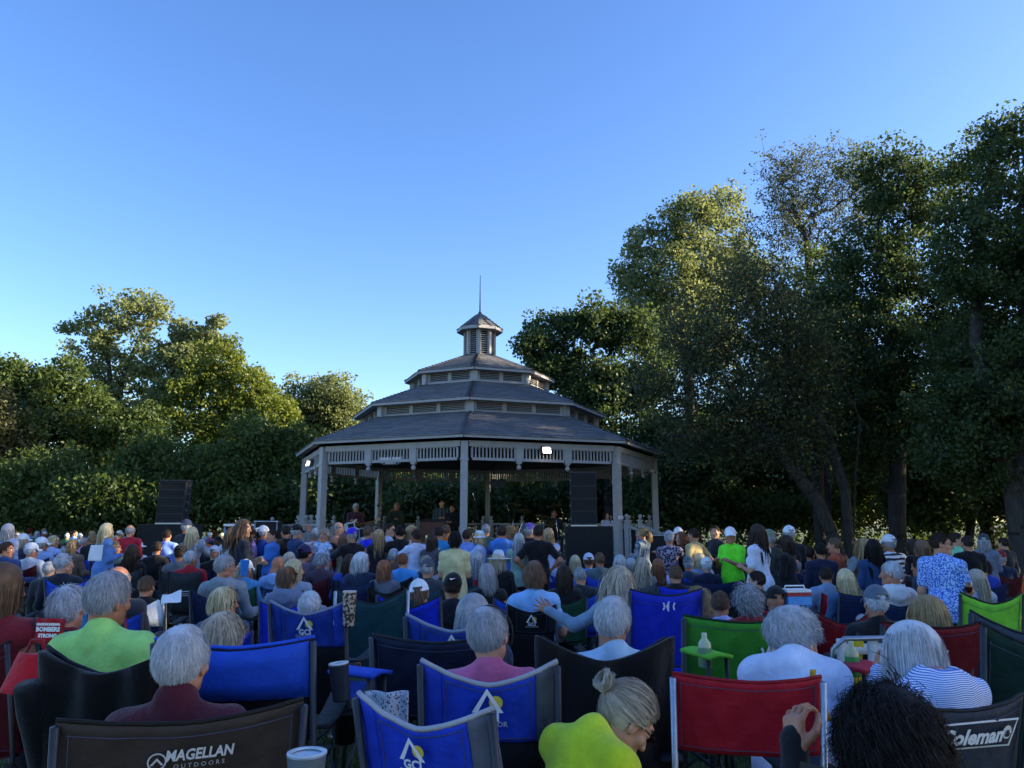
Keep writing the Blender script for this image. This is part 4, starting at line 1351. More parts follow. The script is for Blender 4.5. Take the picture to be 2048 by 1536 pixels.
# ------------------------------------------------------------------ hair: thousands of thin locks growing from the scalp and falling with gravity
HC_, HR_ = np.array((0, -.012, .030)), np.array((.080, .101, .099))
def hair_geo(style, n=1800, w=.0045, seed=1):
    rg = np.random.default_rng(seed)
    st = dict(len=.06, g=.25, flow=1.0, lift=.25, noise=.12, off=.010, curl=0.0, crown=(0, -.045, .12), seg=5, part=0.0, fringe=.06, pull=None, low=-.060, bald=0.0)
    st.update({
        'short': dict(len=.046, off=.008, low=-.040, g=.16, lift=.12, noise=.075),
        'crop': dict(len=.020, off=.006, lift=.5, seg=3, low=-.045),
        'fluffy': dict(len=.066, off=.015, lift=.55, noise=.28, g=.26, seg=6, low=-.05),
        'layered': dict(len=.10, off=.012, lift=.45, noise=.16, g=.33, seg=7, low=-.062),
        'bob': dict(len=.22, off=.013, lift=.40, noise=.07, g=.55, seg=9, part=.02, low=-.075),
        'widebob': dict(len=.21, off=.019, lift=.60, noise=.09, g=.55, seg=9, part=.02, low=-.075),
        'long': dict(len=.42, off=.012, lift=.30, noise=.07, g=.6, seg=12, part=.02, low=-.08),
        'wavy': dict(len=.46, off=.020, lift=.5, noise=.20, g=.5, seg=13, part=.01, curl=.010, low=-.08),
        'curlyshort': dict(len=.060, off=.013, lift=.5, noise=.22, g=.2, seg=7, curl=.008, low=-.055),
        'curly': dict(len=.10, off=.018, lift=.9, noise=.3, g=.15, seg=9, curl=.014, low=-.07),
        'bigcurly': dict(len=.16, off=.024, lift=.9, flow=.7, noise=.22, g=.26, seg=14, curl=.011, low=-.085),
        'pony': dict(len=.16, off=.010, lift=.15, noise=.05, g=0, seg=8, pull=(0, -.125, .055), low=-.075),
        'bun': dict(len=.16, off=.014, lift=.2, noise=.17, g=0, seg=8, pull=(.0, -.128, .040), low=-.08),
        'balding': dict(len=.035, off=.008, lift=.2, noise=.12, seg=4, bald=.075),
    }[style])
    d = rg.normal(0, 1, (n * 6, 3)); d /= np.linalg.norm(d, axis=1, keepdims=True)
    p = HC_ + d * HR_
    y, z, x = p[:, 1], p[:, 2], p[:, 0]
    yy = np.clip((y + .03) / .10, 0, 1)
    hl = st['low'] * (1 - yy) + .082 * yy
    side = (y > -.02) & (y < .045)
    hl = np.where(side, np.maximum(hl, .004), hl) + rg.normal(0, .004, len(p))
    ok = (z > hl) & ~((np.abs(x) > .062) & (z < .018) & (y > -.035) & (y < .03))
    if st['bald']: ok &= z < st['bald'] - .02 + .3 * np.abs(y + .1) * 0 + .02 * (rg.random(len(p)))
    p = p[ok][:n]; n = len(p)
    nrm = (p - HC_) / HR_ ** 2; nrm /= np.linalg.norm(nrm, axis=1, keepdims=True)
    cr = np.array(st['crown'])
    fl = p - cr
    if st['part']:
        fp = np.stack([np.sign(p[:, 0] - st['part']) * .09 + p[:, 0] * .3, (p[:, 1] + .0) * .5 - .02, -.03 + 0 * p[:, 0]], 1)
        wb = np.clip((p[:, 1:2] + .045) / .05, 0, 1)
        fl = fp * wb + fl * (1 - wb)
    if style in ('short', 'fluffy', 'layered', 'crop', 'balding'):
        fl = fl + np.where(p[:, 1:2] > .03, np.array([[.05, -.06, 0]]), 0)
    fl -= nrm * np.sum(fl * nrm, 1, keepdims=True); fl /= np.linalg.norm(fl, axis=1, keepdims=True) + 1e-6
    dr = fl * st['flow'] + nrm * st['lift'] + rg.normal(0, st['noise'], (n, 3)); dr /= np.linalg.norm(dr, axis=1, keepdims=True)
    Ln = st['len'] * rg.uniform(.75, 1.1, n)
    if style in ('short', 'fluffy', 'crop', 'balding', 'curlyshort'): Ln = Ln * np.clip(.4 + .6 * (p[:, 2] + .05) / .08, .35, 1)
    offs = st['off'] * (.25 + 1.0 * rg.random(n))
    seg = st['seg']; pts = [p.copy()]; ph = rg.uniform(0, 6.28, n)
    q = p.copy()
    for s in range(seg):
        ds = (Ln / seg)[:, None]
        if st['pull'] is not None:
            tg = np.array(st['pull']) - q; tl = np.linalg.norm(tg, axis=1, keepdims=True) + 1e-6
            dr = dr * .5 + tg / tl * .7
        else:
            dr = dr + np.array((0, 0, -1.0)) * st['g'] + rg.normal(0, st['noise'] * .4, (n, 3))
        dr /= np.linalg.norm(dr, axis=1, keepdims=True)
        q = q + dr * ds
        f = (s + 1) / seg
        er = HR_ + (offs * min(1.0, f * 1.8))[:, None]
        kk = np.linalg.norm((q - HC_) / er, axis=1, keepdims=True)
        q = np.where(kk < 1, HC_ + (q - HC_) / np.maximum(kk, 1e-4), q)
        # neck and back
        if style in ('long', 'wavy', 'bigcurly'):
            back = -.095 - .25 * np.clip(-.16 - q[:, 2], 0, .12)
            m = (q[:, 2] < -.10) & (np.abs(q[:, 0]) < .15)
            q[:, 1] = np.where(m & (p[:, 1] < .03), np.minimum(q[:, 1], back + offs), q[:, 1])
        fr = (q[:, 1] > .06) & (q[:, 2] < .05) & (np.abs(q[:, 0]) < .055)
        q[:, 0] = np.where(fr, np.sign(q[:, 0] + 1e-4) * .058, q[:, 0])
        qq = q.copy()
        if st['curl']:
            a = ph + f * seg * .95
            qq = q + st['curl'] * min(1, f * 2) * np.stack([np.cos(a), np.sin(a), .6 * np.sin(a * .8 + 1)], 1)
        pts.append(qq)
    if st['pull'] is not None:
        m = n // 5
        c = np.array(st['pull']); base = c + rg.normal(0, .012, (m, 3))
        if style == 'pony':
            t = np.linspace(0, 1, seg + 1)
            spr = rg.normal(0, .022, (m, 2))
            tail = [base + np.stack([spr[:, 0] * np.sin(2.2 * a), -.05 * np.sin(2.6 * a) + spr[:, 1] * a - .01, -.23 * a ** 1.3 + .02 * np.sin(3 * a) + 0 * spr[:, 0]], 1) for a in t]
        else:
            an = rg.uniform(0, 6.28, m); rr = .018 + .014 * rg.random(m); tilt = rg.normal(0, .5, (m, 2))
            tail = []
            for a in np.linspace(0, 4.5, seg + 1):
                e = np.stack([np.cos(an + a), -.5 + .6 * np.sin(an * 1.7 + a), np.sin(an + a)], 1) * rr[:, None]
                tail.append(c + np.array((0, -.015, .012)) + e + np.stack([tilt[:, 0], 0 * tilt[:, 0], tilt[:, 1]], 1) * .008)
        pts = [np.vstack([a, b]) for a, b in zip(pts, tail)]; n += m
    P = np.stack(pts, 1)                                  # n, seg+1, 3
    T = np.gradient(P, axis=1); T /= np.linalg.norm(T, axis=2, keepdims=True) + 1e-9
    O = P - (HC_ - np.array((0, 0, .03))); O /= np.linalg.norm(O, axis=2, keepdims=True) + 1e-9
    O = O + rg.normal(0, .35, (n, 1, 3))
    P = P + (np.cumsum(rg.normal(0, 1, P.shape), 1) * (st['noise'] * .0035 + .0003)) * (np.arange(P.shape[1]) > 0)[None, :, None]
    W = np.cross(T, O); W /= np.linalg.norm(W, axis=2, keepdims=True) + 1e-9
    tt = np.linspace(0, 1, seg + 1)
    ww = w * (1.0 - .75 * tt ** 3)[None, :, None] * rg.uniform(.6, 1.4, (n, 1, 1))
    Lf, Rt = P - W * ww * .5, P + W * ww * .5
    V = np.stack([Lf, Rt], 2).reshape(n, -1, 3)
    m = seg + 1
    f = np.array([[2 * i, 2 * i + 1, 2 * i + 3, 2 * i + 2] for i in range(seg)])
    Qh = (np.arange(n) * 2 * m)[:, None, None] + f[None]
    V = V.reshape(-1, 3); Qh = Qh.reshape(-1, 4)
    # scalp cap below the locks
    na, nbb = 22, 14
    cap = []
    capr = HR_ + (.006 if style not in ('bob', 'widebob', 'long', 'wavy', 'curly', 'bigcurly', 'curlyshort') else .014)
    if style in ('crop', 'balding'): capr = HR_ + .002
    if style == 'bigcurly': capr = HR_ + .018
    for j in range(nbb + 1):
        th = math.pi * .78 * j / nbb
        for i in range(na):
            a = 2 * math.pi * i / na
            cap.append(HC_ + capr * (math.sin(th) * math.sin(a), math.sin(th) * math.cos(a), math.cos(th)))
    cap = np.array(cap)
    Qc = np.array([(j * na + i, (j + 1) * na + i, (j + 1) * na + (i + 1) % na, j * na + (i + 1) % na) for j in range(nbb) for i in range(na)])
    ce = cap[Qc].mean(1)
    yy = np.clip((ce[:, 1] + .03) / .10, 0, 1); hl = st['low'] * (1 - yy) + .082 * yy
    hl = np.where((ce[:, 1] > -.02) & (ce[:, 1] < .045), np.maximum(hl, .004), hl)
    keep = (ce[:, 2] > hl + .004) & ~((np.abs(ce[:, 0]) > .06) & (ce[:, 2] < .022) & (ce[:, 1] > -.035) & (ce[:, 1] < .035))
    if st['bald']: keep &= ce[:, 2] < st['bald'] - .012
    Qc = Qc[keep]
    return np.vstack([V, cap]), np.vstack([Qh, Qc + len(V)])
_hairm = {}
HAIRN = {'hero': (7500, .0020), 'near': (3400, .0031), 'mid': (900, .0065), 'far': (330, .012)}
def hair_mesh(style, lod, seed=0):
    k = (style, lod, seed)
    if k not in _hairm:
        n, w = HAIRN[lod]
        if style in ('crop', 'balding'): n = int(n * 1.4); w *= .8
        V, Q = hair_geo(style, n, w, 5 + seed)
        me = mkmesh('hair', V, [Q], [DM], True)
        _hairm[k] = me
    return _hairm[k]

# ------------------------------------------------------------------ hats and glasses, in head space
def hat_mesh(kind):
    k = ('hat', kind)
    if k in _geo: return _geo[k]
    m = MB()
    c = HC_; R = HR_ + .018
    if kind in ('cap', 'capback'):
        sgn = 1 if kind == 'cap' else -1
        def dome(u, v):
            a = 2 * math.pi * u; th = math.pi * .5 * (v * .97)
            th = max(th, .001)
            return (c[0] + R[0] * math.sin(th) * math.sin(a), c[1] + R[1] * math.sin(th) * math.cos(a) * 1.0, c[2] + .012 + (R[2] + .004) * math.cos(th))
        m.grid(dome, 24, 8)
        if kind == 'cap':
            m.q = [f for f, c4 in zip(m.q, [np.mean([m.v[0][i] for i in q], axis=0) for q in m.q]) if not (c4[1] < c[1] - .05 and abs(c4[0]) < .036 and .012 < c4[2] - c[2] - .012 < .058)]
            m.qm = m.qm[:len(m.q)]; m.sq = m.sq[:len(m.q)]
        m.slab(lambda u, v: (c[0] + (R[0] * 1.0) * math.sin((u - .5) * 2.2) * (1 - .06 * v), c[1] + sgn * (R[1] * math.cos((u - .5) * 2.2) * .98 + .072 * v * math.cos((u - .5) * 1.9)), c[2] + .014 - .02 * v * v - .028 * (2 * u - 1) ** 2 * v), 10, 4, .004)
        m.tube([(c[0], c[1], c[2] + R[2] + .014), (c[0], c[1], c[2] + R[2] + .020)], .008, 8)
        a0 = m.mesh('cap', [DM])
        if kind == 'capback':
            pass
    elif kind == 'bucket':
        m.lathe([(.001, .112), (.05, .108), (.078, .09), (.088, .05), (.092, .02), (.100, .01), (.128, -.022), (.126, -.026), (.098, .004), (.088, .016)], 22, (c[0], c[1], c[2]))
        a0 = m.mesh('bucket_hat', [DM])
    elif kind == 'brim':
        m.lathe([(.001, .132), (.035, .138), (.060, .128), (.078, .085), (.090, .020), (.096, .012), (.130, .006), (.172, .014), (.173, .009), (.130, -.001), (.090, .004)], 26, (c[0], c[1], c[2]))
        a0 = m.mesh('brimmed_hat', [DM])
    elif kind == 'visor':
        m.lathe([(.083, -.01 + .03), (.086, .058), (.084, .058), (.081, .02)], 22, (c[0], c[1] , c[2]))
        m.slab(lambda u, v: (c[0] + R[0] * math.sin((u - .5) * 2.2), c[1] + R[1] * math.cos((u - .5) * 2.2) * .95 + .075 * v * math.cos((u - .5) * 1.9), c[2] + .024 - .02 * v * v), 10, 4, .004)
        a0 = m.mesh('visor', [DM])
    _geo[k] = a0
    return a0
def glasses_mesh(kind='dark'):
    k = ('gl', kind)
    if k in _geo: return _geo[k]
    m = MB()
    for s in (-1, 1):
        V = [(s * .031 + .024 * math.cos(a) * (1 + .12 * math.cos(2 * a)), .104 - .25 * abs(.024 * math.cos(a) + s * .0 ) * .3, .008 + .017 * math.sin(a)) for a in np.linspace(0, 2 * math.pi, 12, endpoint=False)]
        V2 = [(x, y - .004, z) for x, y, z in V]
        if kind == 'dark':
            m.add(V + V2 + [(s * .031, .108, .008)], [(i, (i + 1) % 12, 12 + (i + 1) % 12, 12 + i) for i in range(12)], [(i, (i + 1) % 12, 24) for i in range(12)])
        else: m.tube(V + [V[0]], .0022, 5)
        m.tube([(s * .055, .098, .012), (s * .078, .04, .012), (s * .084, -.01, .008), (s * .082, -.03, -.012)], .0024, 6)
    m.tube([(-.008, .108, .012), (.008, .108, .012)], .0025, 6)
    _geo[k] = m.mesh('sunglasses' if kind == 'dark' else 'glasses', [DM])
    return _geo[k]
# ------------------------------------------------------------------ folding chairs
def back_y(x, z, W):
    s = max(-1.0, min(1.0, x / W))
    return -.165 - .30 * (z - .42) - .055 * (1 - s * s)
CH = {
 #            W    zb   zc    zd   seat
 'quad':    (.245, .42, .97, .87, .43),
 'rocker':  (.205, .735, .965, .90, .44),
 'bucket':  (.24, .42, .93, .80, .42),
 'flat':    (.25, .62, .95, .925, .45),
 'slim':    (.205, .42, .945, .87, .43),
 'padded':  (.295, .62, .95, .925, .45),
 'narrow':  (.235, .70, .95, .935, .45),
 'tall':    (.235, .42, 1.06, 1.02, .45),
 'low':     (.27, .38, .86, .80, .36),
 'wide':    (.52, .42, .95, .88, .43),
}
_chm = {}
def top_z(t, u):
    W, zb, zc, zd, sz = CH[t]
    return zd + (zc - zd) * abs(2 * u - 1) ** 1.5
def chair_parts(t, lod):
    k = (t, lod)
    if k in _chm: return _chm[k]
    W, zb, zc, zd, sz = CH[t]
    nu = 26 if lod < 2 else 8
    D = {}
    def fb(u0, u1, z0=None, z1=None):
        def f(u, v):
            uu = u0 + (u1 - u0) * u; x = (uu - .5) * 2 * W
            a = zb if z0 is None else z0; b = top_z(t, uu) if z1 is None else z1
            z = a + (b - a) * v
            wob = .005 * math.sin(9 * uu + 5 * z) + .004 * abs(math.sin(19 * uu + 16 * z)) + .005 * abs(math.sin(11 * uu - 21 * z + 1)) * min(1, 6 * v)
            return (x, back_y(x, z, W) + wob, z)
        return f
    side = t in ('rocker',)
    m = MB(); m.slab(fb(0.0 if not side else .16, 1.0 if not side else .84), nu, 14 if lod < 2 else 4, .006); D['back_panel'] = m.mesh('back_panel', [DM])
    if side:
        for nm, a, b in (('a', 0, .157), ('b', .843, 1)):
            m = MB(); m.slab(fb(a, b), 4, 8, .009); D['side_panel', nm] = m.mesh('side_panel', [DM])
        m = MB(); m.slab(fb(.05, .95, .38, .733), 12, 6, .004); D['mesh_panel'] = m.mesh('mesh_panel', [DM])
    m = MB(); m.tube([np.array(fb(0, 1)(i / 16, 1.0)) + (0, 0, .004) for i in range(17)], .0075 if side else .006, 6); D['piping'] = m.mesh('piping', [DM])
    if lod < 2:
        m = MB(); a0, a1 = (.16, .84) if side else (0.0, 1.0); f_ = fb(a0, a1)
        for vv in (.90, .06): m.tube([np.array(f_(i / 24, vv)) - (0, .0045, 0) for i in range(1, 24)], .0014, 4, False)
        for uu in (.05, .95): m.tube([np.array(f_(uu, i / 12)) - (0, .0045, 0) for i in range(1, 12)], .0014, 4, False)
        D['stitching'] = m.mesh('stitching', [DM])
    m = MB(); m.slab(lambda u, v: ((u - .5) * 2 * W * .95, -.20 + .46 * v, sz - .045 * math.sin(math.pi * u) * math.sin(math.pi * min(1, .25 + v * .75)) + .015 * v), 8, 6, .008); D['seat'] = m.mesh('seat', [DM])
    r = .0115
    yc = back_y(W, zc, W); yb = back_y(W, zb, W)
    for nm, s in (('a', -1), ('b', 1)):
        m = MB(); m.tube([(s * W, -.30, .01), (s * W, -.215, .42), (s * W * 1.0, yc - .012, zc - .01)], r, 7); m.tube([(s * W, -.31, .0), (s * W, -.30, .03)], .018, 8); D['leg', nm + 'r'] = m.mesh('leg', [DM])
        m = MB(); m.tube([(s * W, .29, .01), (s * W, .26, .40), (s * W * 1.04, .24, .64)], r, 7); m.tube([(s * W, .292, .0), (s * W, .29, .03)], .018, 8); D['leg', nm + 'f'] = m.mesh('leg', [DM])
        m = MB(); m.slab(lambda u, v: (s * (W * 1.03 + (u - .5) * .075), -.235 + .51 * v, .655 - .025 * math.sin(math.pi * v)), 2, 8, .010); D['armrest', nm] = m.mesh('armrest', [DM])
        m = MB(); m.tube([(s * W, .28, .05), (s * W, -.22, .41)], r * .8, 6); m.tube([(s * W * .985, -.29, .05), (s * W * .985, .25, .41)], r * .8, 6); D['brace', nm] = m.mesh('brace', [DM])
    m = MB(); m.tube([(-W, -.295, .05), (W, -.225, .40)], r * .8, 6); m.tube([(W, -.297, .05), (-W, -.227, .40)], r * .8, 6); D['brace', 'c'] = m.mesh('brace', [DM])
    m = MB(); m.lathe([(.001, .50), (.038, .50), (.042, .615), (.046, .615), (.046, .605)], 12, (W * 1.06 + .03, .17, 0)); D['cup_holder'] = m.mesh('cup_holder', [DM])
    if lod == 2:
        F_ = MB()
        for key in list(D):
            if key[0] in ('leg', 'brace'):
                me = D.pop(key); V = np.array([v.co for v in me.vertices]); F_.add(V, [tuple(p.vertices) for p in me.polygons if len(p.vertices) == 4], [tuple(p.vertices) for p in me.polygons if len(p.vertices) == 3])
        D['frame'] = F_.mesh('frame', [DM])
        for q in (('armrest', 'a'), ('armrest', 'b'), 'cup_holder', 'piping'):
            D.pop(q, None)
    _chm[k] = D
    return D
M_steel = lambda: M_plain('a8acb4', .35, .8, 'tube_metal')
M_dkframe = lambda: M_plain('33353a', .45, .4, 'tube_metal')
def logo_put(ch, t, V, Fs, col, x0, z0, rot=0.0, name='logo', off=.006, kindp='back'):
    W = CH[t][0]
    c, s = math.cos(rot), math.sin(rot)
    P = []
    for x, y in V:
        X, Z = x0 + c * x - s * y, z0 + s * x + c * y
        P.append((X, back_y(X, Z, W) - off - .012, Z))
    return inst(name, poly_mesh(name, P, Fs, [M_plain(col, .6, name='print', var=.05)]), ch)
def chev(w, h, th):
    return [(-w / 2, 0), (0, h), (w / 2, 0), (w / 2 - th * 1.5, 0), (0, h - th * 1.6), (-w / 2 + th * 1.5, 0)], [(0, 1, 4, 5), (1, 2, 3, 4)]
def disc(r, n=18, cx=0, cy=0):
    return [(cx, cy)] + [(cx + r * math.cos(2 * math.pi * i / n), cy + r * math.sin(2 * math.pi * i / n)) for i in range(n)], [(0, 1 + i, 1 + (i + 1) % n) for i in range(n)]
def arc(r, a0, a1, th, n=14, ry=None):
    V = []; ry = ry or r
    for i in range(n + 1):
        a = a0 + (a1 - a0) * i / n
        V += [(r * math.cos(a), ry * math.sin(a)), ((r - th) * math.cos(a), (ry - th) * math.sin(a))]
    return V, [(2 * i, 2 * i + 1, 2 * i + 3, 2 * i + 2) for i in range(n)]
def put_logo(ch, t, kind, sc_=1.0, dx=0, dz=0):
    W, zb, zc, zd, sz = CH[t]
    z = (zd + zb) / 2 + .01 + dz
    L = lambda V, Fs, c, x=0, y=0, r=0, off=.006: logo_put(ch, t, [(a * sc_, b * sc_) for a, b in V], Fs, c, dx + x * sc_, z + y * sc_, r, 'logo', off)
    Tx = lambda s, size, c, x=0, y=0, sh=0, sx=1.0, bold=0, r=0, sp=1.0: L([(a * sx, b) for a, b in text_geo(s, size, sh, bold, sp)[0]], text_geo(s, size, sh, bold, sp)[1], c, x, y, r, .007)
    if kind == 'mountain':
        V, Fs = disc(.028); L(V, Fs, 'd8c24a', .035, .042, 0, .005)
        V, Fs = chev(.13, .10, .016); L(V, Fs, 'e8e8ec', 0, .0)
        Tx('GCI', .055, 'e8e8ec', .002, -.018, bold=.002); Tx('OUTDOOR', .030, 'c8c8d0', .004, -.048)
    elif kind == 'peak':
        V, Fs = chev(.07, .055, .014); L(V, Fs, 'e8e8f0', -.09, -.02)
        Tx('ALPS MTN.', .036, 'e8e8f0', .02, -.002)
    elif kind == 'smallpeak':
        V, Fs = chev(.06, .05, .014); L(V, Fs, 'd0d4e0', 0, 0)
    elif kind == 'kmark':
        V, Fs = arc(.05, -.7, .7, .013); L(V, Fs, 'd8dcf4', -.075, 0)
        V, Fs = arc(.05, math.pi - .7, math.pi + .7, .013); L(V, Fs, 'd8dcf4', .085, 0)
        L([(-.006, -.04), (.006, -.04), (.006, .04), (-.006, .04)], [(0, 1, 2, 3)], 'd8dcf4', .0, 0)
        L([(-.004, -.035), (.01, -.035), (-.006, .0), (-.02, 0)], [(0, 1, 2, 3)], 'd8dcf4', .0, 0); L([(-.02, 0), (-.006, 0), (.01, .035), (-.004, .035)], [(0, 1, 2, 3)], 'd8dcf4', .0, 0)
    elif kind == 'badge':
        V, Fs = arc(.155, math.pi * .06, math.pi * 1.94, .007, 40, .05)
        out = [(-.165, -.042), (-.13, .045), (.175, .045), (.14, -.042)]
        inn = [(-.154, -.036), (-.124, .039), (.165, .039), (.134, -.036)]
        L(out + inn, [(i, (i + 1) % 4, 4 + (i + 1) % 4, 4 + i) for i in range(4)], 'd4d6da')
        Tx('Coleman', .066, 'e4e6ea', -.022, -.001, .25, 1.0, .0025)
        V, Fs = disc(.022, 18, .122, .004); L(V, Fs, 'd4d6da')
        L([(.112, -.010), (.132, -.010), (.128, .012), (.116, .012)], [(0, 1, 2, 3)], '2a2d33', 0, 0, 0, .009); L([(.108, -.004), (.136, -.004), (.136, .0), (.108, .0)], [(0, 1, 2, 3)], '2a2d33', 0, 0, 0, .0095)
    elif kind == 'badgesmall':
        L([(-.10, -.035), (-.08, .035), (.10, .035), (.08, -.035)] + [(-.088, -.026), (-.07, .026), (.088, .026), (.07, -.026)], [(i, (i + 1) % 4, 4 + (i + 1) % 4, 4 + i) for i in range(4)], 'd4d6da')
        Tx('Coleman', .042, 'd4d6da', 0, 0, .25)
    elif kind == 'range':
        V, Fs = arc(.036, 0, 2 * math.pi, .006, 24); L(V, Fs, 'c8c8cc', -.115, .0, .0)
        V, Fs = chev(.052, .030, .007); L(V, Fs, 'c8c8cc', -.115, -.014)
        Tx('MAGELLAN', .062, 'd0d0d4', .045, .018, .12, .82, .002); Tx('O U T D O O R S', .026, 'b8b8bc', .045, -.026)
    elif kind == 'horseshoe':
        V, Fs = arc(.045, math.pi * -.30 - math.pi * .5 + .0, math.pi * .5 + math.pi * .80 - math.pi * 0, .015, 22, .055)
        V, Fs = arc(.045, R_(-235), R_(55), .015, 24, .06); L(V, Fs, '1c2a78', 0, 0)
    elif kind == 'oval':
        V, Fs = arc(.13, 0, 2 * math.pi, .006, 40, .05); L(V, Fs, 'd0e4f4'); Tx('SMART', .055, 'd8e8f6', 0, 0, 0, 1, .002)
    elif kind == 'word': Tx('EVANS', .075, 'c0c8c8', 0, 0, 0, 1.1, .002)
    elif kind == 'plate':
        L([(-.12, -.035), (.12, -.035), (.12, .035), (-.12, .035)], [(0, 1, 2, 3)], 'dfe6cf'); Tx('CASCADE', .05, '5a8a50', 0, 0)
    elif kind == 'dot':
        V, Fs = disc(.02); L(V, Fs, 'e8e8ec')
def chair(label, t, x, y, rz, col, side=None, frame='dark', pipe=None, logo=None, lod=0, s=1.0, arm=None, lkw=None, z=None, band=None, seatcol=None):
    c = thing('camp_chair', label, 'chair', (x, y, gz(x, y) if z is None else z), rz, 'folding camp chairs on the lawn')
    c.scale = (s, s, s)
    D = chair_parts(t, lod)
    mm = M_fabric(col, .7, 'nylon'); ms = M_fabric(side or col, .7, 'nylon')
    fm = M_dkframe() if frame == 'dark' else (M_steel() if frame == 'steel' else M_plain(frame, .5, .3, 'tube_metal'))
    for k, me in D.items():
        nm = k[0] if isinstance(k, tuple) else k
        if nm == 'back_panel': m_ = mm
        elif nm == 'side_panel': m_ = ms if k[1] == 'b' else mm
        elif nm == 'mesh_panel': m_ = M_fabric('17191d', .9, 'nylon')
        elif nm == 'stitching': m_ = M_fabric('4a5068', .8, 'nylon')
        elif nm == 'piping': m_ = M_fabric(pipe or '22252b', .7, 'nylon')
        elif nm == 'seat': m_ = M_fabric(seatcol, .7, 'nylon') if seatcol else mm
        elif nm == 'armrest': m_ = M_fabric(arm or '1d2026', .7, 'nylon')
        elif nm == 'cup_holder': m_ = M_fabric('1d2026', .7, 'nylon')
        else: m_ = fm
        if nm == 'cup_holder' and s < .99: continue
        inst(nm, me, c, [m_])
    if logo: put_logo(c, t, logo, **(lkw or {}))
    if band:
        W, zb, zc, zd, sz = CH[t]
        m = MB(); m.slab(lambda u, v: ((u - .5) * 1.9 * W, back_y((u - .5) * 1.9 * W, zd - .16 + .15 * v, W) - .022, zd - .16 + .155 * v + (top_z(t, .025 + .95 * u) - zd) * v), 12, 3, .004)
        inst('head_band', m.mesh('head_band', [M_fabric(band, .7, 'nylon')]), c)
    return c

def chair_at(label, t, px, py, Y, rz, col, **kw):
    """chair whose back rail (centre of its top edge) stands at a distance Y and is seen at px, py"""
    b = at(px, py, Y)
    W, zb, zc, zd, sz = CH[t]
    s = min(max((b.z - gz(b.x, Y)) / zd, kw.pop('smin', .88)), 1.18)
    yb = back_y(0, zd, W) * s
    return chair(label, t, b.x + math.sin(rz) * yb, Y - math.cos(rz) * yb, rz, col, s=s, **kw)
def jacket(label, ch_loc, t, s, rz, col, drop=.55, wide=1.12, sleeves=True, hang=(0, 0)):
    """a coat hung over a chair back: one folded sheet, two hanging sleeves"""
    W, zb, zc, zd, sz = CH[t]
    th = thing('jacket', label, 'jacket', ch_loc, rz); th.scale = (s, s, s)
    mt = M_fabric(col, .9)
    def f(u, v):
        x = (u - .5) * 2 * W * (wide + .10 * v)
        zt = top_z(t, min(1, max(0, .5 + (u - .5) * wide * .95))) + .022
        if v < .12:
            return (x, back_y(x * .9, zt, W) + .05 - .09 * v / .12, zt - .05 * (1 - v / .12))
        q = (v - .12) / .88
        z = zt - q * drop
        fold = .016 * math.sin(17 * u + 3 * q) + .012 * math.sin(31 * u - 5 * q + 1) * q
        return (x + .02 * math.sin(6 * q + 9 * u) * q, back_y(x * .85, z, W) - .035 - fold - .03 * q, z)
    m = MB(); m.slab(f, 26, 22, .010); inst('coat_body', m.mesh('coat_body', [mt]), th)
    if sleeves:
        for sd in (-1, 1):
            x = sd * W * wide * .98
            m = MB(); pts = []
            for q in np.linspace(0, 1, 9):
                z = zd - .02 - q * .62
                pts.append((x + sd * (.015 + .02 * math.sin(3 * q)), back_y(0, z, W) - .02 + .04 * math.sin(4 * q + sd), z))
            m.tube(pts, [.036, .038, .035, .037, .034, .035, .031, .032, .028], 12); inst('sleeve', m.mesh('sleeve', [mt]), th)
    return th
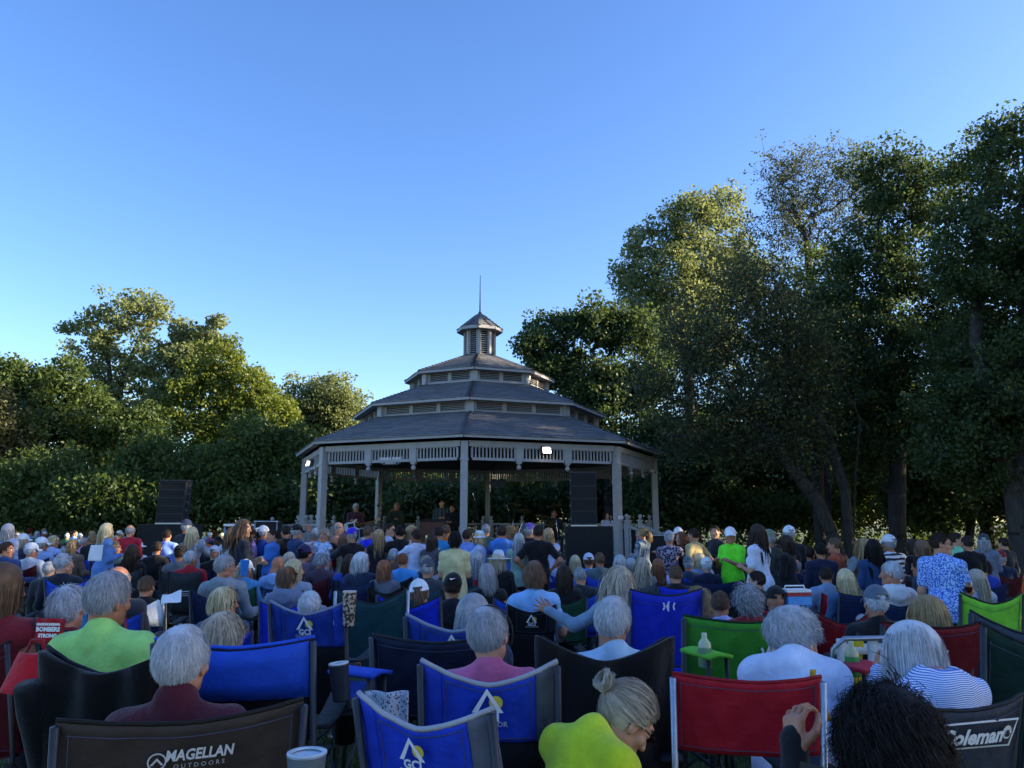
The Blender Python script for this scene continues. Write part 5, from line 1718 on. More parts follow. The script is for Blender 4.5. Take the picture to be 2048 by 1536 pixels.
# ------------------------------------------------------------------ people
SK = ['b8866c', 'a8765c', 'c2947a', 'a07050', 'b5826a']
HAIRC = {'white': M_hair('8e929a', .3, 'c2c6ce'), 'silver': M_hair('666a72', .4, 'a4a8b0'), 'grey': M_hair('6e7076', .35, 'a0a2a8'), 'blond': M_hair('a8946c', .35, 'cdbd96'), 'ash': M_hair('8c8070', .35, 'b8ab98'),
         'brown': M_hair('4a3626', .4, '6e5440'), 'dark': M_hair('241c18', .4, '3c302a'), 'black': M_hair('100e10', .4, '1e1b1c'), 'auburn': M_hair('6a3c26', .35, '8a5638'), 'sandy': M_hair('7e6444', .35, 'a48a62')}
PEOPLE = []
def lod_of(Y): return (0, .010, 'near') if Y < 4.6 else ((1, .0145, 'mid') if Y < 9.5 else (2, .021, 'far'))
def person(px, py, Y, sex, hair, shirt, yaw, label, pose_='sit', arms='rest', hat=None, glasses=None, skin=None, trousers='2c3446', chair_=None, girth=1.0, rz=0.0, pitch=0, roll=0, extra=None, sleeve='long', short=False, sc_rng=None, z=None, hem=None, hairlod=None, group=None, shoes=True, dx=0.0):
    fem = sex == 'f'
    if Y < 9.5 and roll == 0 and pose_ == 'sit':
        roll = [0, 6, -7][len(PEOPLE) % 3]
    if Y > 9.5: yaw = int(round(yaw / 40.0)) * 40
    if pose_ == 'sit' and Y > 4.5 and z is None:      # seat people as far back as their head height allows
        Y0 = Y
        for f in np.linspace(1.0, 1.26, 14):
            if (at(px, py, Y0 * f).z - gz(0, Y0 * f)) / 1.31 >= .90: Y = Y0 * f
    b = at(px, py, Y)
    x = b.x + dx
    lod, h, hl = lod_of(Y)
    if hairlod: hl = hairlod
    me, J, Mh = body_mesh(pose_, arms, fem, yaw, pitch, h, .5, girth, roll)
    crown = float(J['H'][2]) + .137 + (.01 if hat else 0)
    g0 = gz(x, Y) if z is None else z
    s = (b.z - g0) / crown
    lo, hi = sc_rng or ((.86, 1.12) if pose_.startswith('sit') else (.84, 1.09))
    s = min(max(s, lo), hi)
    hx, hy = float(J['H'][0]), float(J['H'][1])
    c_, s_ = math.cos(rz), math.sin(rz)
    x -= (c_ * hx - s_ * hy) * s
    yy = Y - (s_ * hx + c_ * hy) * s
    t = thing('person', label, 'person', (x, yy, g0), rz, group or ('people sitting on camp chairs on the lawn' if pose_.startswith('sit') else 'people standing on the lawn'))
    t.scale = (s, s, s)
    i = len(PEOPLE)
    sk = M_skin(skin or SK[i % 3])
    inst('body', me, t, [sk, M_skin('a8685c'), M_plain('d8d8d6', .3, name='eye_white', var=.02, bmp=0), M_plain('2a211c', .4, name='eye_iris', bmp=0)])
    kind, colr = hair.split() if ' ' in hair else (hair, 'grey')
    if kind != 'none':
        hm = inst('hair', hair_mesh(kind, hl, 0), t, [HAIRC[colr]]); hm.matrix_local = Mh
    sm = shirt if isinstance(shirt, bpy.types.Material) else M_fabric(shirt)
    inst('shirt' if not extra or extra != 'hood' else 'hooded_top', shirt_mesh(pose_, arms, fem, sleeve, max(h * .95, .009), extra, girth, (.014 if pose_ in ('sitbow', 'sithunch') else .020) if Y < 9.5 else .007, hem), t, [sm])
    tm = M_fabric(trousers)
    inst('shorts' if short else 'trousers', trouser_mesh(pose_, fem, short, max(h, .013)), t, [tm])
    if shoes and Y < 16:
        for q in (-1, 1): inst('shoe', shoe_mesh(pose_, q, fem), t, [M_plain('3a3a40' if i % 3 else 'c8c8c8', .6, name='shoe')])
    if hat:
        hk, hc = hat.split()
        mats_h = [M_fabric(hc)]
        ho = inst({'cap': 'cap', 'capback': 'cap', 'bucket': 'bucket_hat', 'brim': 'brimmed_hat', 'visor': 'visor'}[hk], hat_mesh(hk), t, mats_h); ho.matrix_local = Mh
    if glasses:
        go = inst('sunglasses' if glasses == 'dark' else 'glasses', glasses_mesh(glasses), t, [M_plain('101012', .15, name='dark_glass')]); go.matrix_local = Mh
    if chair_:
        cd = dict(chair_); tp = cd.pop('t', 'quad'); cl = cd.pop('label')
        chair(cl, tp, x, yy, rz + cd.pop('drz', R_([0, 7, -9, 4, -5, 11, -3][i % 7])), cd.pop('col', '22304c'), lod=lod, s=cd.pop('s', min(max(s, .92), 1.08)), **cd)
    PEOPLE.append(t)
    t['h'] = s
    del t['h']
    return t, J, Mh, s
# ------------------------------------------------------------------ the audience
CC = {'navy': '18254c', 'blue': '2448b8', 'royal': '1c34d0', 'black': '14161b', 'green': '1e4a34', 'teal': '17434c', 'maroon': '54121e', 'red': 'a8182c', 'grey': '4c5058', 'charcoal': '2c3038', 'sky': '4a96d8', 'purple': '3a1e6a', 'lime': '7ac83a', 'leaf': '3f8a2a', 'brown': '3a322e', 'magenta': '8a1a5a', 'white': 'd8dcea'}
def sit(px, py, Y, sex, hair, shirt, yaw, who, det='', ch='navy quad', **kw):
    """a seated person and the chair under them"""
    ck = kw.pop('ck', {})
    if abs(yaw) > 75: yaw = 75 if yaw > 0 else -75
    if ch:
        cn, tp = ch.split()
        kw['chair_'] = {**dict(t=tp, col=CC[cn], label='%s folding chair under the %s' % (cn, who)), **ck}
    return person(px, py, Y, sex, hair, shirt, yaw, who + (' ' + det if det else ''), **kw)
def std(px, py, Y, sex, hair, shirt, yaw, who, det='', **kw):
    kw.setdefault('arms', 'down')
    if 'rz' not in kw and abs(yaw) > 25:          # the whole body turns, the head a little more
        kw['rz'] = R_(yaw * .72); yaw = yaw * .28
    return person(px, py, Y, sex, hair, shirt, yaw, who + (' ' + det if det else ''), 'stand', **kw)

# nearest rows
sit(370, 1247, 2.6, 'm', 'short white', '4a1626', -4, 'white-haired man in maroon sweater', 'in the nearest row at the left', None, extra='high', girth=1.05, hairlod='hero')
chair_at('brown padded folding chair with white outdoor lettering across its back', 'padded', 372, 1446, 2.22, R_(22), CC['brown'], lod=0, pipe='1a1714', logo='range', lkw=dict(dx=.01, dz=.060, sc_=.62))
sit(222, 1140, 3.75, 'm', 'short silver', '9cd878', -18, 'silver-haired man in lime green polo', 'ahead of the black draped chair', None, extra='collar', sleeve='short', girth=1.1, rz=R_(-6))
c_ = chair_at('folding chair with steel legs under the black draped jacket at the left', 'slim', 215, 1287, 2.8, R_(-4), '17181c', lod=0, frame='dark')
jacket('black zip jacket draped over the chair of the man in lime green', tuple(c_.location), 'slim', c_.scale[0], R_(-4), '0b0c10', .62, .92)
sit(142, 1170, 4.45, 'f', 'fluffy white', '6a2030', -5, 'woman with fluffy white curls', 'left of the lime green polo', None, girth=1.05)
chair_at('red folding chair under the fluffy white curls', 'slim', 150, 1262, 4.1, R_(-8), CC['red'], lod=0)
sit(450, 1222, 3.7, 'f', 'layered ash', 'c05060', -35, 'ash blond woman in coral top', 'ahead of the blue topped chair', None)
chair_at('black chair with bright blue head band and grey pole behind the coral top', 'flat', 462, 1280, 3.0, R_(4), '12141a', frame='3c4048', lod=0, band='2050c8', pipe='2050c8')
sit(620, 1180, 5.6, 'm', 'short white', '20242c', 0, 'white-domed elderly man', 'in the blue rocking chair left of centre', None)
chair_at('blue rocking chair with white mountain logo under the white-domed man', 'rocker', 610, 1222, 4.9, R_(-6), '1c3c9c', side=CC['blue'], logo='mountain', pipe='8088a0', lod=0, lkw=dict(sc_=.7))
sit(978, 1209, 3.3, 'm', 'short silver', 'c8648c', -18, 'silver-haired man in pink shirt', 'with a dark glasses cord over his head', None, extra='collar', sleeve='short', hairlod='hero')
chair_at('blue rocking chair with grey right wing and white mountain logo at centre', 'rocker', 975, 1368, 2.68, R_(-4), '1c3cb0', side='50555e', pipe='9a9ca4', logo='mountain', frame='dark', lod=0, lkw=dict(dz=.0, sc_=.72))
chair_at('empty blue rocking chair with grey wing nearest the camera', 'rocker', 830, 1458, 2.25, R_(-26), '1e3ec0', side='5a6070', pipe='a2a4ac', logo='mountain', frame='dark', lod=0, lkw=dict(dz=.0, sc_=.60, dx=-.01))
sit(948, 1187, 4.2, 'f', 'bob silver', '27324c', -20, 'grey bobbed woman in navy top', 'half hidden by the man in pink', None)
chair_at('blue rocking chair under the grey bobbed woman', 'rocker', 905, 1236, 3.85, R_(-8), '1c3c9c', side='2a3040', pipe='8088a0', logo='mountain', lod=0, lkw=dict(sc_=.7))
chair_at('navy folding chair with grey pole left of the man in pink', 'flat', 862, 1282, 3.55, R_(-6), '151f38', frame='3c4048', lod=0)
sit(1225, 1190, 3.75, 'm', 'short white', 'a8c4dc', -30, 'white-haired man with dark glasses and pale collar', 'on the black draped chair', None, glasses='clear', extra='collar', girth=1.05)
c_ = chair_at('folding chair with grey legs under the black coat right of centre', 'slim', 1208, 1255, 3.08, R_(-3), '17181c', lod=0, frame='3c4048')
jacket('black coat draped over the chair of the man with dark glasses', tuple(c_.location), 'slim', c_.scale[0], R_(-3), '0c0c0f', .42, 1.08, False)
person(1583, 1213, 3.45, 'f', 'curlyshort white', 'd4dcf4', -70, 'woman with curly white hair in white pullover turned right behind the red chair back', 'sithunch', arms='lap', extra='high', pitch=-22, girth=1.15, rz=R_(-22), sc_rng=(.95, 1.2), hairlod='hero')
chair_at('red folding chair with flat back and silver legs', 'narrow', 1497, 1362, 2.78, R_(-9), 'a81a2c', frame='steel', lod=0, pipe='8a1422', seatcol='8a1422')
person(1815, 1242, 3.15, 'f', 'widebob white', M_pattern('5a7ac8', 'dfe6f4', 'hstripe', 900), 55, 'woman with sleek white bob in blue striped hoodie turned to the left', 'sithunch', extra='hood', arms=('face', 'rest'), girth=1.15, rz=R_(18), sc_rng=(.92, 1.2), hairlod='hero')
chair_at('charcoal folding chair with white oval brand badge at lower right', 'flat', 1930, 1420, 2.45, R_(11), '343a46', frame='dark', lod=0, logo='badge', lkw=dict(sc_=.9, dx=.04, dz=.075), pipe='20242c')
sit(1768, 1374, 1.85, 'f', 'bigcurly black', '17171c', 12, 'woman with big dark curly hair', 'at the very front lower right', None, sc_rng=(.85, 1.25), arms=('phone', 'rest'), hairlod='hero')
p_yel = person(1250, 1362, 2.6, 'f', 'bun ash', 'c8d828', -15, 'woman in yellow green top hunched forward with hair in a messy bun', 'sitbow', arms='lap', rz=R_(-56), pitch=-42, glasses='dark', sleeve='short', sc_rng=(.84, 1.25), girth=1.3, hairlod='hero')
_py = p_yel[0]
chair('low grey folding chair under the hunched woman in yellow green', 'low', _py.location.x, _py.location.y, R_(-50), '30343c', lod=0, s=.95)

# second depth: 4 to 7 m
sit(450, 1172, 5.1, 'f', 'layered blond', '3a4a66', -55, 'woman with streaked silver blond crop and glasses', 'facing right', 'royal quad', glasses='clear')
sit(1748, 1172, 5.3, 'm', 'short white', '14161c', 0, 'man in grey baseball cap and black jacket', 'right of the curly head', 'black quad', hat='cap 5a6878', extra='collar')
sit(1850, 1190, 4.6, 'f', 'widebob sandy', '502028', 55, 'sandy bobbed woman with glasses', 'ahead of the dark red chair', None, glasses='dark')
chair_at('dark red folding chair with white mark at the right', 'flat', 1885, 1252, 4.0, R_(5), '6e1420', lod=0, logo='kmark', lkw=dict(dx=-.02, dz=.03, sc_=.8), pipe='2a0a10')
chair_at('green folding chair with white mark left of the white pullover', 'flat', 1490, 1240, 4.0, R_(-3), '3c8a2c', lod=0, logo='kmark', pipe='16301a', lkw=dict(dx=.10, dz=.02, sc_=.8))
sit(1495, 1170, 5.5, 'f', 'curly grey', '8a1c24', -10, 'curly grey-blond woman in dark red jacket', 'in front of the green chair', 'black quad')
sit(1780, 1122, 6.6, 'm', 'short white', 'd0d4dc', 60, 'white-haired man in white hoodie', 'facing left', 'navy quad', extra='hood')
sit(1690, 1137, 6.9, 'f', 'long blond', '3a5a80', 0, 'woman with long straight blond hair', 'right of the folded red chair', 'navy tall')
sit(1068, 1120, 5.6, 'f', 'layered brown', '88b8ec', -5, 'broad person in light blue shirt with brown bob', 'and a hand on the back', 'black rocker', girth=1.28, sleeve='short', ck=dict(logo='mountain', side=CC['charcoal'], pipe='1a1c22', lkw=dict(sc_=.7)))
sit(1236, 1131, 5.0, 'f', 'wavy ash', '7a92a8', 12, 'woman with very long wavy grey-blond hair in denim jacket', 'reaching an arm to the left', 'blue quad', arms=('side', 'rest'))
sit(975, 1127, 6.8, 'f', 'bob grey', '15161a', 8, 'woman with dark grey bob and bare shoulders', '', 'black wide', sleeve='none', ck=dict(s=.9))
sit(1128, 1131, 7.2, 'f', 'bob dark', '16181d', 6, 'dark bobbed woman in black top', 'right of the light blue shirt', 'green quad')
p_tick = sit(905, 1147, 5.9, 'm', 'crop dark', '181c26', 0, 'man in black cap with a white tick mark', 'right of the white cap', 'black quad', hat='cap 0f1116')
mt_ = poly_mesh('tick_mark', [(-.030, -.122, .100), (-.024, -.120, .109), (-.012, -.121, .104), (.034, -.118, .116), (-.010, -.124, .093), (-.022, -.124, .092)], [(0, 1, 2, 5), (5, 2, 4), (4, 2, 3)], [M_plain('e8e8ec', .6, name='print', var=.05)])
o_ = inst('tick_mark', mt_, [c for c in p_tick[0].children if c.name.startswith('cap')][0])
sit(840, 1160, 5.5, 'f', 'pony brown', '2a3450', 0, 'person in white cap worn backwards', 'above the bright blue chair', 'royal quad', hat='cap dde4ee', ck=dict(logo='peak', s=1.12))
sit(912, 1110, 8.6, 'm', 'crop dark', '1d2a3e', -5, 'dark short-haired man in navy shirt', 'in the wide teal chair', 'teal wide', extra='collar')
sit(724, 1104, 8.4, 'f', 'widebob white', '22304a', -65, 'white-haired woman with shoulder length hair in navy top', 'facing right', 'navy quad')
sit(770, 1120, 8.3, 'f', 'bob auburn', '6c7080', -40, 'auburn bobbed woman in grey sweater', 'left of the teal chairs', 'black quad', arms='lap')
chair_at('empty dark teal folding chair with pale mesh back and silver legs', 'quad', 745, 1150, 6.4, R_(8), '17434c', frame='steel', lod=0)
sit(452, 1108, 6.9, 'm', 'short grey', '7c8894', -62, 'grey-haired man with glasses in grey hoodie', 'facing right beside a blue cup', 'navy quad', glasses='clear', extra='hood', girth=1.08)
sit(492, 1120, 8.4, 'f', 'pony ash', '4a8ac0', -20, 'woman in white cap drinking from a blue cup', '', 'green quad', hat='cap d8dee6', arms=('drink', 'rest'))
sit(575, 1132, 6.6, 'f', 'layered brown', '6a7894', -30, 'woman with short brown hair in blue grey hoodie', 'left of the white dome', 'royal quad', extra='hood', ck=dict(logo='peak'))
sit(590, 1118, 7.4, 'f', 'bob blond', '8a98ac', -60, 'pale blond woman beside the short brown hair', 'facing right', 'white quad', ck=dict(logo='horseshoe', col='2838a0', band='d8dcea'))
sit(383, 1100, 9.2, 'm', 'short silver', '98182c', -40, 'silver-haired man with red jacket', 'in a grey chair with a white badge', 'charcoal tall', extra='collar', ck=dict(logo='badgesmall', s=.97))
sit(130, 1105, 7.6, 'm', 'short silver', '18202e', -35, 'grey-haired man in dark navy shirt', 'ahead of the light blue chair', None, girth=1.1)
chair_at('light blue folding chair with oval lettered back', 'bucket', 95, 1185, 5.4, R_(10), '4a96d8', lod=0, logo='oval', pipe='2a5a90')
sit(240, 1130, 5.2, 'm', 'balding grey', '2c3038', -20, 'balding man hidden behind the lime green polo', '', 'blue quad')
sit(8, 1125, 4.2, 'f', 'bob brown', '7a1a28', -30, 'brown-haired woman cut by the left edge', '', 'maroon quad', sleeve='none')
sit(100, 1122, 9.4, 'm', 'short grey', '2a3038', 10, 'grey-haired man beside the dark green lettered chair', '', None)
chair('dark green folding chair with white lettering at the left', 'quad', at(62, 1140, 9.4).x, 8.9, R_(10), '12402c', lod=1, s=1.05, logo='word')
sit(295, 1150, 7.2, 'm', 'crop brown', '10121a', 0, 'brown-haired child in the horseshoe chair', '', 'navy bucket', sc_rng=(.7, .9), ck=dict(logo='horseshoe', band='dfe4f0', s=1.1))
sit(316, 1082, 11.5, 'm', 'crop dark', '1a1a1e', -20, 'crew-cut man in black top', '', 'black quad', girth=1.1)
sit(266, 1088, 10.0, 'f', 'long dark', '141418', 5, 'woman with straight dark hair in black', 'left of the crew cut', 'charcoal quad')
sit(230, 1081, 11.2, 'f', 'pony sandy', '5f7a74', -110, 'woman in sage sweater looking back to the right', '', 'navy quad')
sit(362, 1090, 9.9, 'm', 'crop dark', '5a6068', 0, 'man in black cap and grey tee', '', 'charcoal quad', hat='cap 101216', sleeve='short')
sit(147, 1078, 12.0, 'f', 'layered sandy', '6a5a50', -10, 'sandy-haired woman above the blue chair', '', None)
chair('empty bright blue folding chair beyond the grey-haired man', 'quad', at(160, 1105, 9.4).x, 9.6, R_(-4), '2254d8', lod=1, s=1.1)
sit(65, 1086, 11.0, 'm', 'short white', 'c4ccd8', -40, 'man in white visor cap over a maroon chair', '', 'maroon quad', hat='cap dfe6f0')
sit(85, 1075, 12.5, 'm', 'short silver', '8aa4d4', -50, 'man in white cap and pale blue shirt', '', 'navy quad', hat='cap e2e8f2')
sit(48, 1068, 14.0, 'f', 'bob ash', '28344c', -30, 'woman in white sun cap at the far left', '', 'navy quad', hat='cap dde4ee')
sit(15, 1083, 10.5, 'm', 'short dark', '1f3a70', -60, 'dark-haired man in blue near the left edge', '', 'navy quad')
sit(188, 1066, 15.0, 'm', 'fluffy sandy', '1c1e24', 0, 'sandy curly-haired person in black', 'far left rows', 'black quad')
sit(205, 1080, 12.6, 'f', 'bob ash', '26408c', -30, 'woman in white visor and blue top', '', 'blue quad', hat='visor dfe5ee')
sit(275, 1080, 12.4, 'f', 'bob sandy', 'c8d4e0', -60, 'woman in white cap with white top', 'right of the dark hair', 'navy quad', hat='cap dfe5ee')
sit(108, 1070, 13.5, 'f', 'layered blond', '9cb0e0', -60, 'light-haired woman in pale blue shirt', 'facing right', 'navy quad')
sit(430, 1092, 11.0, 'm', 'none grey', '1a1c22', 0, 'man in pale knit cap', 'left of the grey hoodie man', 'navy quad', hat='cap c8ccd8')
sit(404, 1078, 12.6, 'm', 'short silver', '20242a', -10, 'silver-haired man in black', 'behind the red jacket', 'black quad')
sit(463, 1094, 10.6, 'f', 'bob silver', '30405c', 0, 'woman with smooth silver bob', 'behind the grey hoodie man', 'navy quad')
sit(476, 1086, 11.4, 'f', 'layered ash', '1e3448', -20, 'ash haired woman next to the smooth silver bob', '', 'navy quad')
sit(545, 1078, 11.0, 'm', 'crop brown', 'd0cca0', -5, 'brown-haired man in cream shirt', 'above the grey peak-logo chair', 'grey tall', sleeve='short', ck=dict(logo='smallpeak', s=.95))
sit(556, 1112, 8.6, 'm', 'none grey', '8ab0e8', -30, 'person hunched in pale blue hood', '', 'navy quad', extra='hood', pitch=-25)
sit(580, 1104, 9.6, 'f', 'widebob ash', '6a6068', 0, 'woman with round grey hair behind the pale hood', '', 'black quad')
sit(610, 1090, 9.3, 'm', 'crop black', '6c6070', -20, 'man in patterned purple cap and mauve hoodie', '', 'black bucket', hat='cap 2c2450', extra='hood', ck=dict(logo='smallpeak'))
sit(643, 1105, 9.2, 'f', 'fluffy silver', '504050', -20, 'woman with cropped pale green-grey hair', '', 'maroon quad')
sit(665, 1086, 10.6, 'f', 'pony dark', 'a01c28', -50, 'dark-haired woman in red jacket', 'facing right', 'blue quad')
sit(638, 1087, 12.0, 'f', 'short blond', 'b8d0e4', -50, 'woman in pale blue bucket hat', '', 'navy quad', hat='bucket b8d4ee')
sit(699, 1108, 9.0, 'f', 'bob dark', '2848a0', 10, 'dark bobbed woman left of the shoulder length white hair', '', 'navy quad')
sit(727, 1074, 11.6, 'f', 'layered silver', '1a1c24', -75, 'woman with wavy silver hair leaning right', '', 'black quad')
sit(768, 1084, 11.0, 'f', 'layered brown', 'd4dcf0', -20, 'brown-haired person in white shirt', '', 'white quad', ck=dict(band='d8dcea'))
sit(788, 1096, 10.2, 'm', 'short silver', '6a5048', 0, 'silver-haired man left of the sky blue shirt', '', 'black quad')
sit(806, 1105, 9.4, 'm', 'crop auburn', '4a9ae0', 0, 'auburn-haired man in sky blue shirt', '', 'black quad', sleeve='short', girth=1.1)
sit(823, 1093, 11.0, 'f', 'long sandy', '6a6460', 20, 'sandy long-haired woman below the white tee', '', 'black quad')
sit(846, 1084, 11.8, 'f', 'pony brown', 'a89a88', -10, 'person in tan hooded jacket', '', 'black quad', extra='hood')
sit(852, 1110, 9.6, 'f', 'fluffy ash', '3c4450', 0, 'curly ash-haired woman behind the grey cap', '', 'red quad')
sit(856, 1118, 8.0, 'm', 'short grey', '3a3f48', -20, 'man in dark grey cap', 'left of the navy shirt', 'teal quad', hat='cap 4a525e')
sit(888, 1116, 10.4, 'm', 'short white', '8a8e98', -10, 'man in white cap low between two heads', '', 'black quad', hat='cap d4d8e2')
sit(954, 1103, 9.8, 'f', 'long silver', 'a8b4c8', 0, 'woman with long silver hair behind the red chair', '', 'red wide')
sit(998, 1102, 9.0, 'f', 'bob ash', '191c22', -30, 'woman in wide white sun hat', 'right of the red chair', 'black quad', hat='brim d4dae4')
sit(1050, 1100, 10.4, 'm', 'short grey', '4c5a60', -10, 'man in floppy grey bucket hat', '', 'navy quad', hat='bucket 5c6a72')
chair('small teal chair with white round logo before the dancers', 'quad', at(1098, 1115, 9.8).x, 9.8, 0, '1d4a5c', lod=1, s=1.0, logo='dot')
chair('bright blue empty folding chair left of the brown bob', 'quad', at(1035, 1150, 7.6).x, 7.7, R_(6), '2a58c8', lod=1, s=1.05)
sit(1122, 1108, 10.5, 'm', 'short grey', '3a4450', 0, 'man in black cap before the loudspeaker stack', '', 'blue quad', hat='cap 1a1c20')
sit(1177, 1107, 10.0, 'm', 'crop brown', '4a84e0', -20, 'man in white and blue cap worn backwards', 'in a bright blue tee', 'blue quad', hat='cap d4dcf4', sleeve='short')
sit(1199, 1104, 9.8, 'm', 'crop brown', '5a6a70', -5, 'brown crew-cut man right of the white and blue cap', '', 'blue quad')
sit(1160, 1133, 8.8, 'm', 'crop grey', '2a3036', 0, 'grey crew-cut man behind the dark bob', '', 'blue quad')
sit(1240, 1109, 9.2, 'f', 'long silver', '3a3c44', -20, 'woman with smooth silver hair and charcoal top', '', 'charcoal quad')
sit(1283, 1115, 9.0, 'f', 'wavy ash', '7a7878', 0, 'ash wavy-haired woman before the stair rail', '', 'grey quad')
sit(1315, 1117, 9.8, 'f', 'long auburn', 'b8c4ec', 0, 'small auburn-haired girl in white', '', 'navy quad', sc_rng=(.8, 1))
sit(1350, 1128, 7.4, 'm', 'crop brown', '14161a', 0, 'brown-haired man in black top', 'in a blue chair', 'royal tall', ck=dict(s=.94))
chair_at('royal blue high back folding chair with white mark right of the wavy hair', 'tall', 1336, 1188, 5.6, R_(3), '1c30b8', lod=0, logo='kmark', lkw=dict(dz=.23, sc_=.8))
chair('low bright blue folding chair before the marked royal chair', 'low', at(1345, 1250, 4.8).x, 4.9, R_(-6), '2244e0', lod=0, s=1.0)
sit(1376, 1113, 9.8, 'm', 'short grey', '30405c', 0, 'man in grey cap in the small blue chair', '', 'blue quad', hat='cap 5a6a70')
sit(1412, 1115, 9.6, 'm', 'short white', '1c2440', 0, 'person in white cap and navy top', '', 'navy wide', hat='cap e4e4e0')
sit(1440, 1180, 6.4, 'm', 'crop brown', 'a8b4ec', -30, 'brown crew-cut boy in lilac tee', '', 'blue quad', sc_rng=(.78, 1), sleeve='short')
sit(1392, 1180, 7.0, 'f', 'pony sandy', '584a44', 20, 'hunched sandy-haired woman beside the royal chair', '', 'blue quad', pitch=-20)
sit(1512, 1140, 7.2, 'm', 'crop dark', '191b20', 60, 'dark-haired man facing left behind the curly grey head', '', 'black wide', ck=dict(s=.92))
sit(1590, 1117, 9.4, 'm', 'balding grey', '18264c', -10, 'bald man in navy shirt', '', 'navy wide')
sit(1612, 1092, 10.5, 'f', 'pony dark', M_pattern('3a2c34', 'b8a0a0', 'leaves', 40), 30, 'woman in flowered top facing left beside the bald man', '', 'navy quad')
sit(1650, 1132, 8.4, 'm', 'crop dark', '7c94b4', -10, 'dark-haired man in pale blue shirt', 'left of the long blond hair', 'red quad', extra='collar')
sit(1550, 1180, 6.6, 'm', 'none dark', '15171a', 0, 'person in black hood', 'right of the curly grey head', 'black quad', extra='hood', hat='cap 121418')
sit(1470, 1092, 10.4, 'f', 'pony auburn', '2e4a40', -20, 'brown-haired woman before the neon shirt', '', 'green quad')
chair('turquoise folding chair left of the white tee woman', 'wide', at(1445, 1140, 8.2).x, 8.4, R_(5), '2a9a94', lod=1, s=.8)
chair('red folding chair with white mark behind the black hood', 'quad', at(1555, 1160, 7.6).x, 7.7, 0, '9a1426', lod=1, s=.95)
chair('dark red folded chair left of the long blond hair', 'quad', at(1645, 1170, 6.6).x, 6.7, R_(12), '7c1020', lod=1, s=1.0)
sit(1950, 1138, 7.6, 'f', 'long ash', 'a0b0c4', 30, 'woman with long ash hair behind the patterned shirt', '', 'navy quad')
chair_at('lime green folding chair with pale name plate at the right', 'slim', 1988, 1200, 6.4, R_(-6), '7ed040', lod=0, logo='plate', pipe='1c2a18')
chair_at('charcoal folding chair below the lime chair at the right edge', 'quad', 2072, 1262, 4.0, R_(-8), '3a4654', lod=0)
chair_at('dark green folding chair cut by the right edge', 'quad', 2128, 1300, 3.3, R_(-10), '10302a', lod=0)
sit(1965, 1118, 9.0, 'f', 'layered dark', '2848b8', 20, 'dark-haired person in blue at the right edge', '', 'navy quad')
sit(1988, 1108, 11.0, 'm', 'short dark', '2a2c30', 0, 'dark figure seated under the big right tree', '', 'black quad')

# standing people
std(1880, 1064, 7.9, 'm', 'crop dark', M_pattern('2c5cc4', 'a8c8f4', 'leaves', 70), -62, 'man in blue leaf-print shirt and sunglasses', 'holding a glass of red wine', arms=('down', 'hold'), glasses='dark', trousers='1c2c50', sleeve='short', girth=1.12, rz=R_(-52), extra='collar', skin='b98a70')
std(1513, 1048, 10.3, 'f', 'long dark', 'd2daf0', 60, 'woman with long dark hair in oversized white tee', '', arms='front', sleeve='short', girth=1.05, trousers='6a6258')
std(1460, 1055, 12.0, 'm', 'short grey', '6ef032', 178, 'man in neon green tee and white cap', 'facing the camera', arms='hold', hat='cap e6e8ee', sleeve='short', trousers='1a1c22', girth=1.08)
std(1430, 1050, 14.0, 'm', 'crop dark', '23262c', 150, 'dark figure behind the neon green tee', '', arms='front')
std(1537, 1060, 11.2, 'm', 'short grey', '46544a', 30, 'man in olive cap and green shirt', 'beside the white tee', arms='front', hat='cap 7a8472', sleeve='short')
std(1577, 1052, 12.0, 'm', 'short grey', '1c1e24', 20, 'man in tall white cap', 'behind the dark-vested woman', arms='front', hat='cap dfe3ea')
std(1570, 1070, 11.0, 'f', 'bob dark', '1c1d22', 70, 'woman in black top and sunglasses', '', arms='front', glasses='dark')
std(1667, 1074, 10.8, 'm', 'crop brown', 'a8482c', 70, 'man in rust orange shirt', 'before the leaning trunk', arms='front')
std(1640, 1090, 10.0, 'm', 'short black', '18203c', 0, 'dark-haired man in navy left of the rust shirt', '', arms='front')
std(1725, 1076, 10.6, 'f', 'wavy sandy', '7a8890', 10, 'woman with curly sandy hair in pale grey top', '', arms='hip', sleeve='short')
std(1745, 1078, 9.4, 'f', 'long black', '23406c', 0, 'woman with black hair in denim blue shirt', '', arms='front')
std(1776, 1070, 10.8, 'm', 'short grey', M_pattern('e0e2e8', '1c2030', 'hstripe', 90), 30, 'man in white cap and black striped shirt', '', arms='front', hat='cap d8dce4')
std(1822, 1078, 11.6, 'f', 'bob dark', '16171b', 60, 'dark-haired woman in black top', 'before the wood', arms='front')
std(1842, 1080, 10.2, 'f', 'bob brown', '2e3038', 70, 'brown-haired woman in profile left of the leaf-print shirt', '', arms='front')
person(1838, 1112, 9.0, 'm', 'short dark', '3c3f4c', 0, 'man in dark grey tee bending over', 'bend', arms='fwd', sleeve='short', rz=R_(30), sc_rng=(.9, 1.1))
std(1912, 1064, 12.0, 'm', 'crop dark', '8ad0a0', -100, 'man in pale green tee', 'right of the leaf-print shirt', arms='front', sleeve='short')
std(1933, 1070, 11.0, 'm', 'crop dark', '101216', -10, 'broad man in black tee from behind', '', arms='front', sleeve='short', girth=1.2)
std(1966, 1068, 12.4, 'f', 'bob grey', '70788c', -40, 'woman in grey top and dark cap', '', arms='hold', hat='cap 3c4048')
std(2005, 1075, 13.0, 'm', 'crop dark', '2a2d30', 30, 'dim figure beside the big right trunk', '', arms='down')
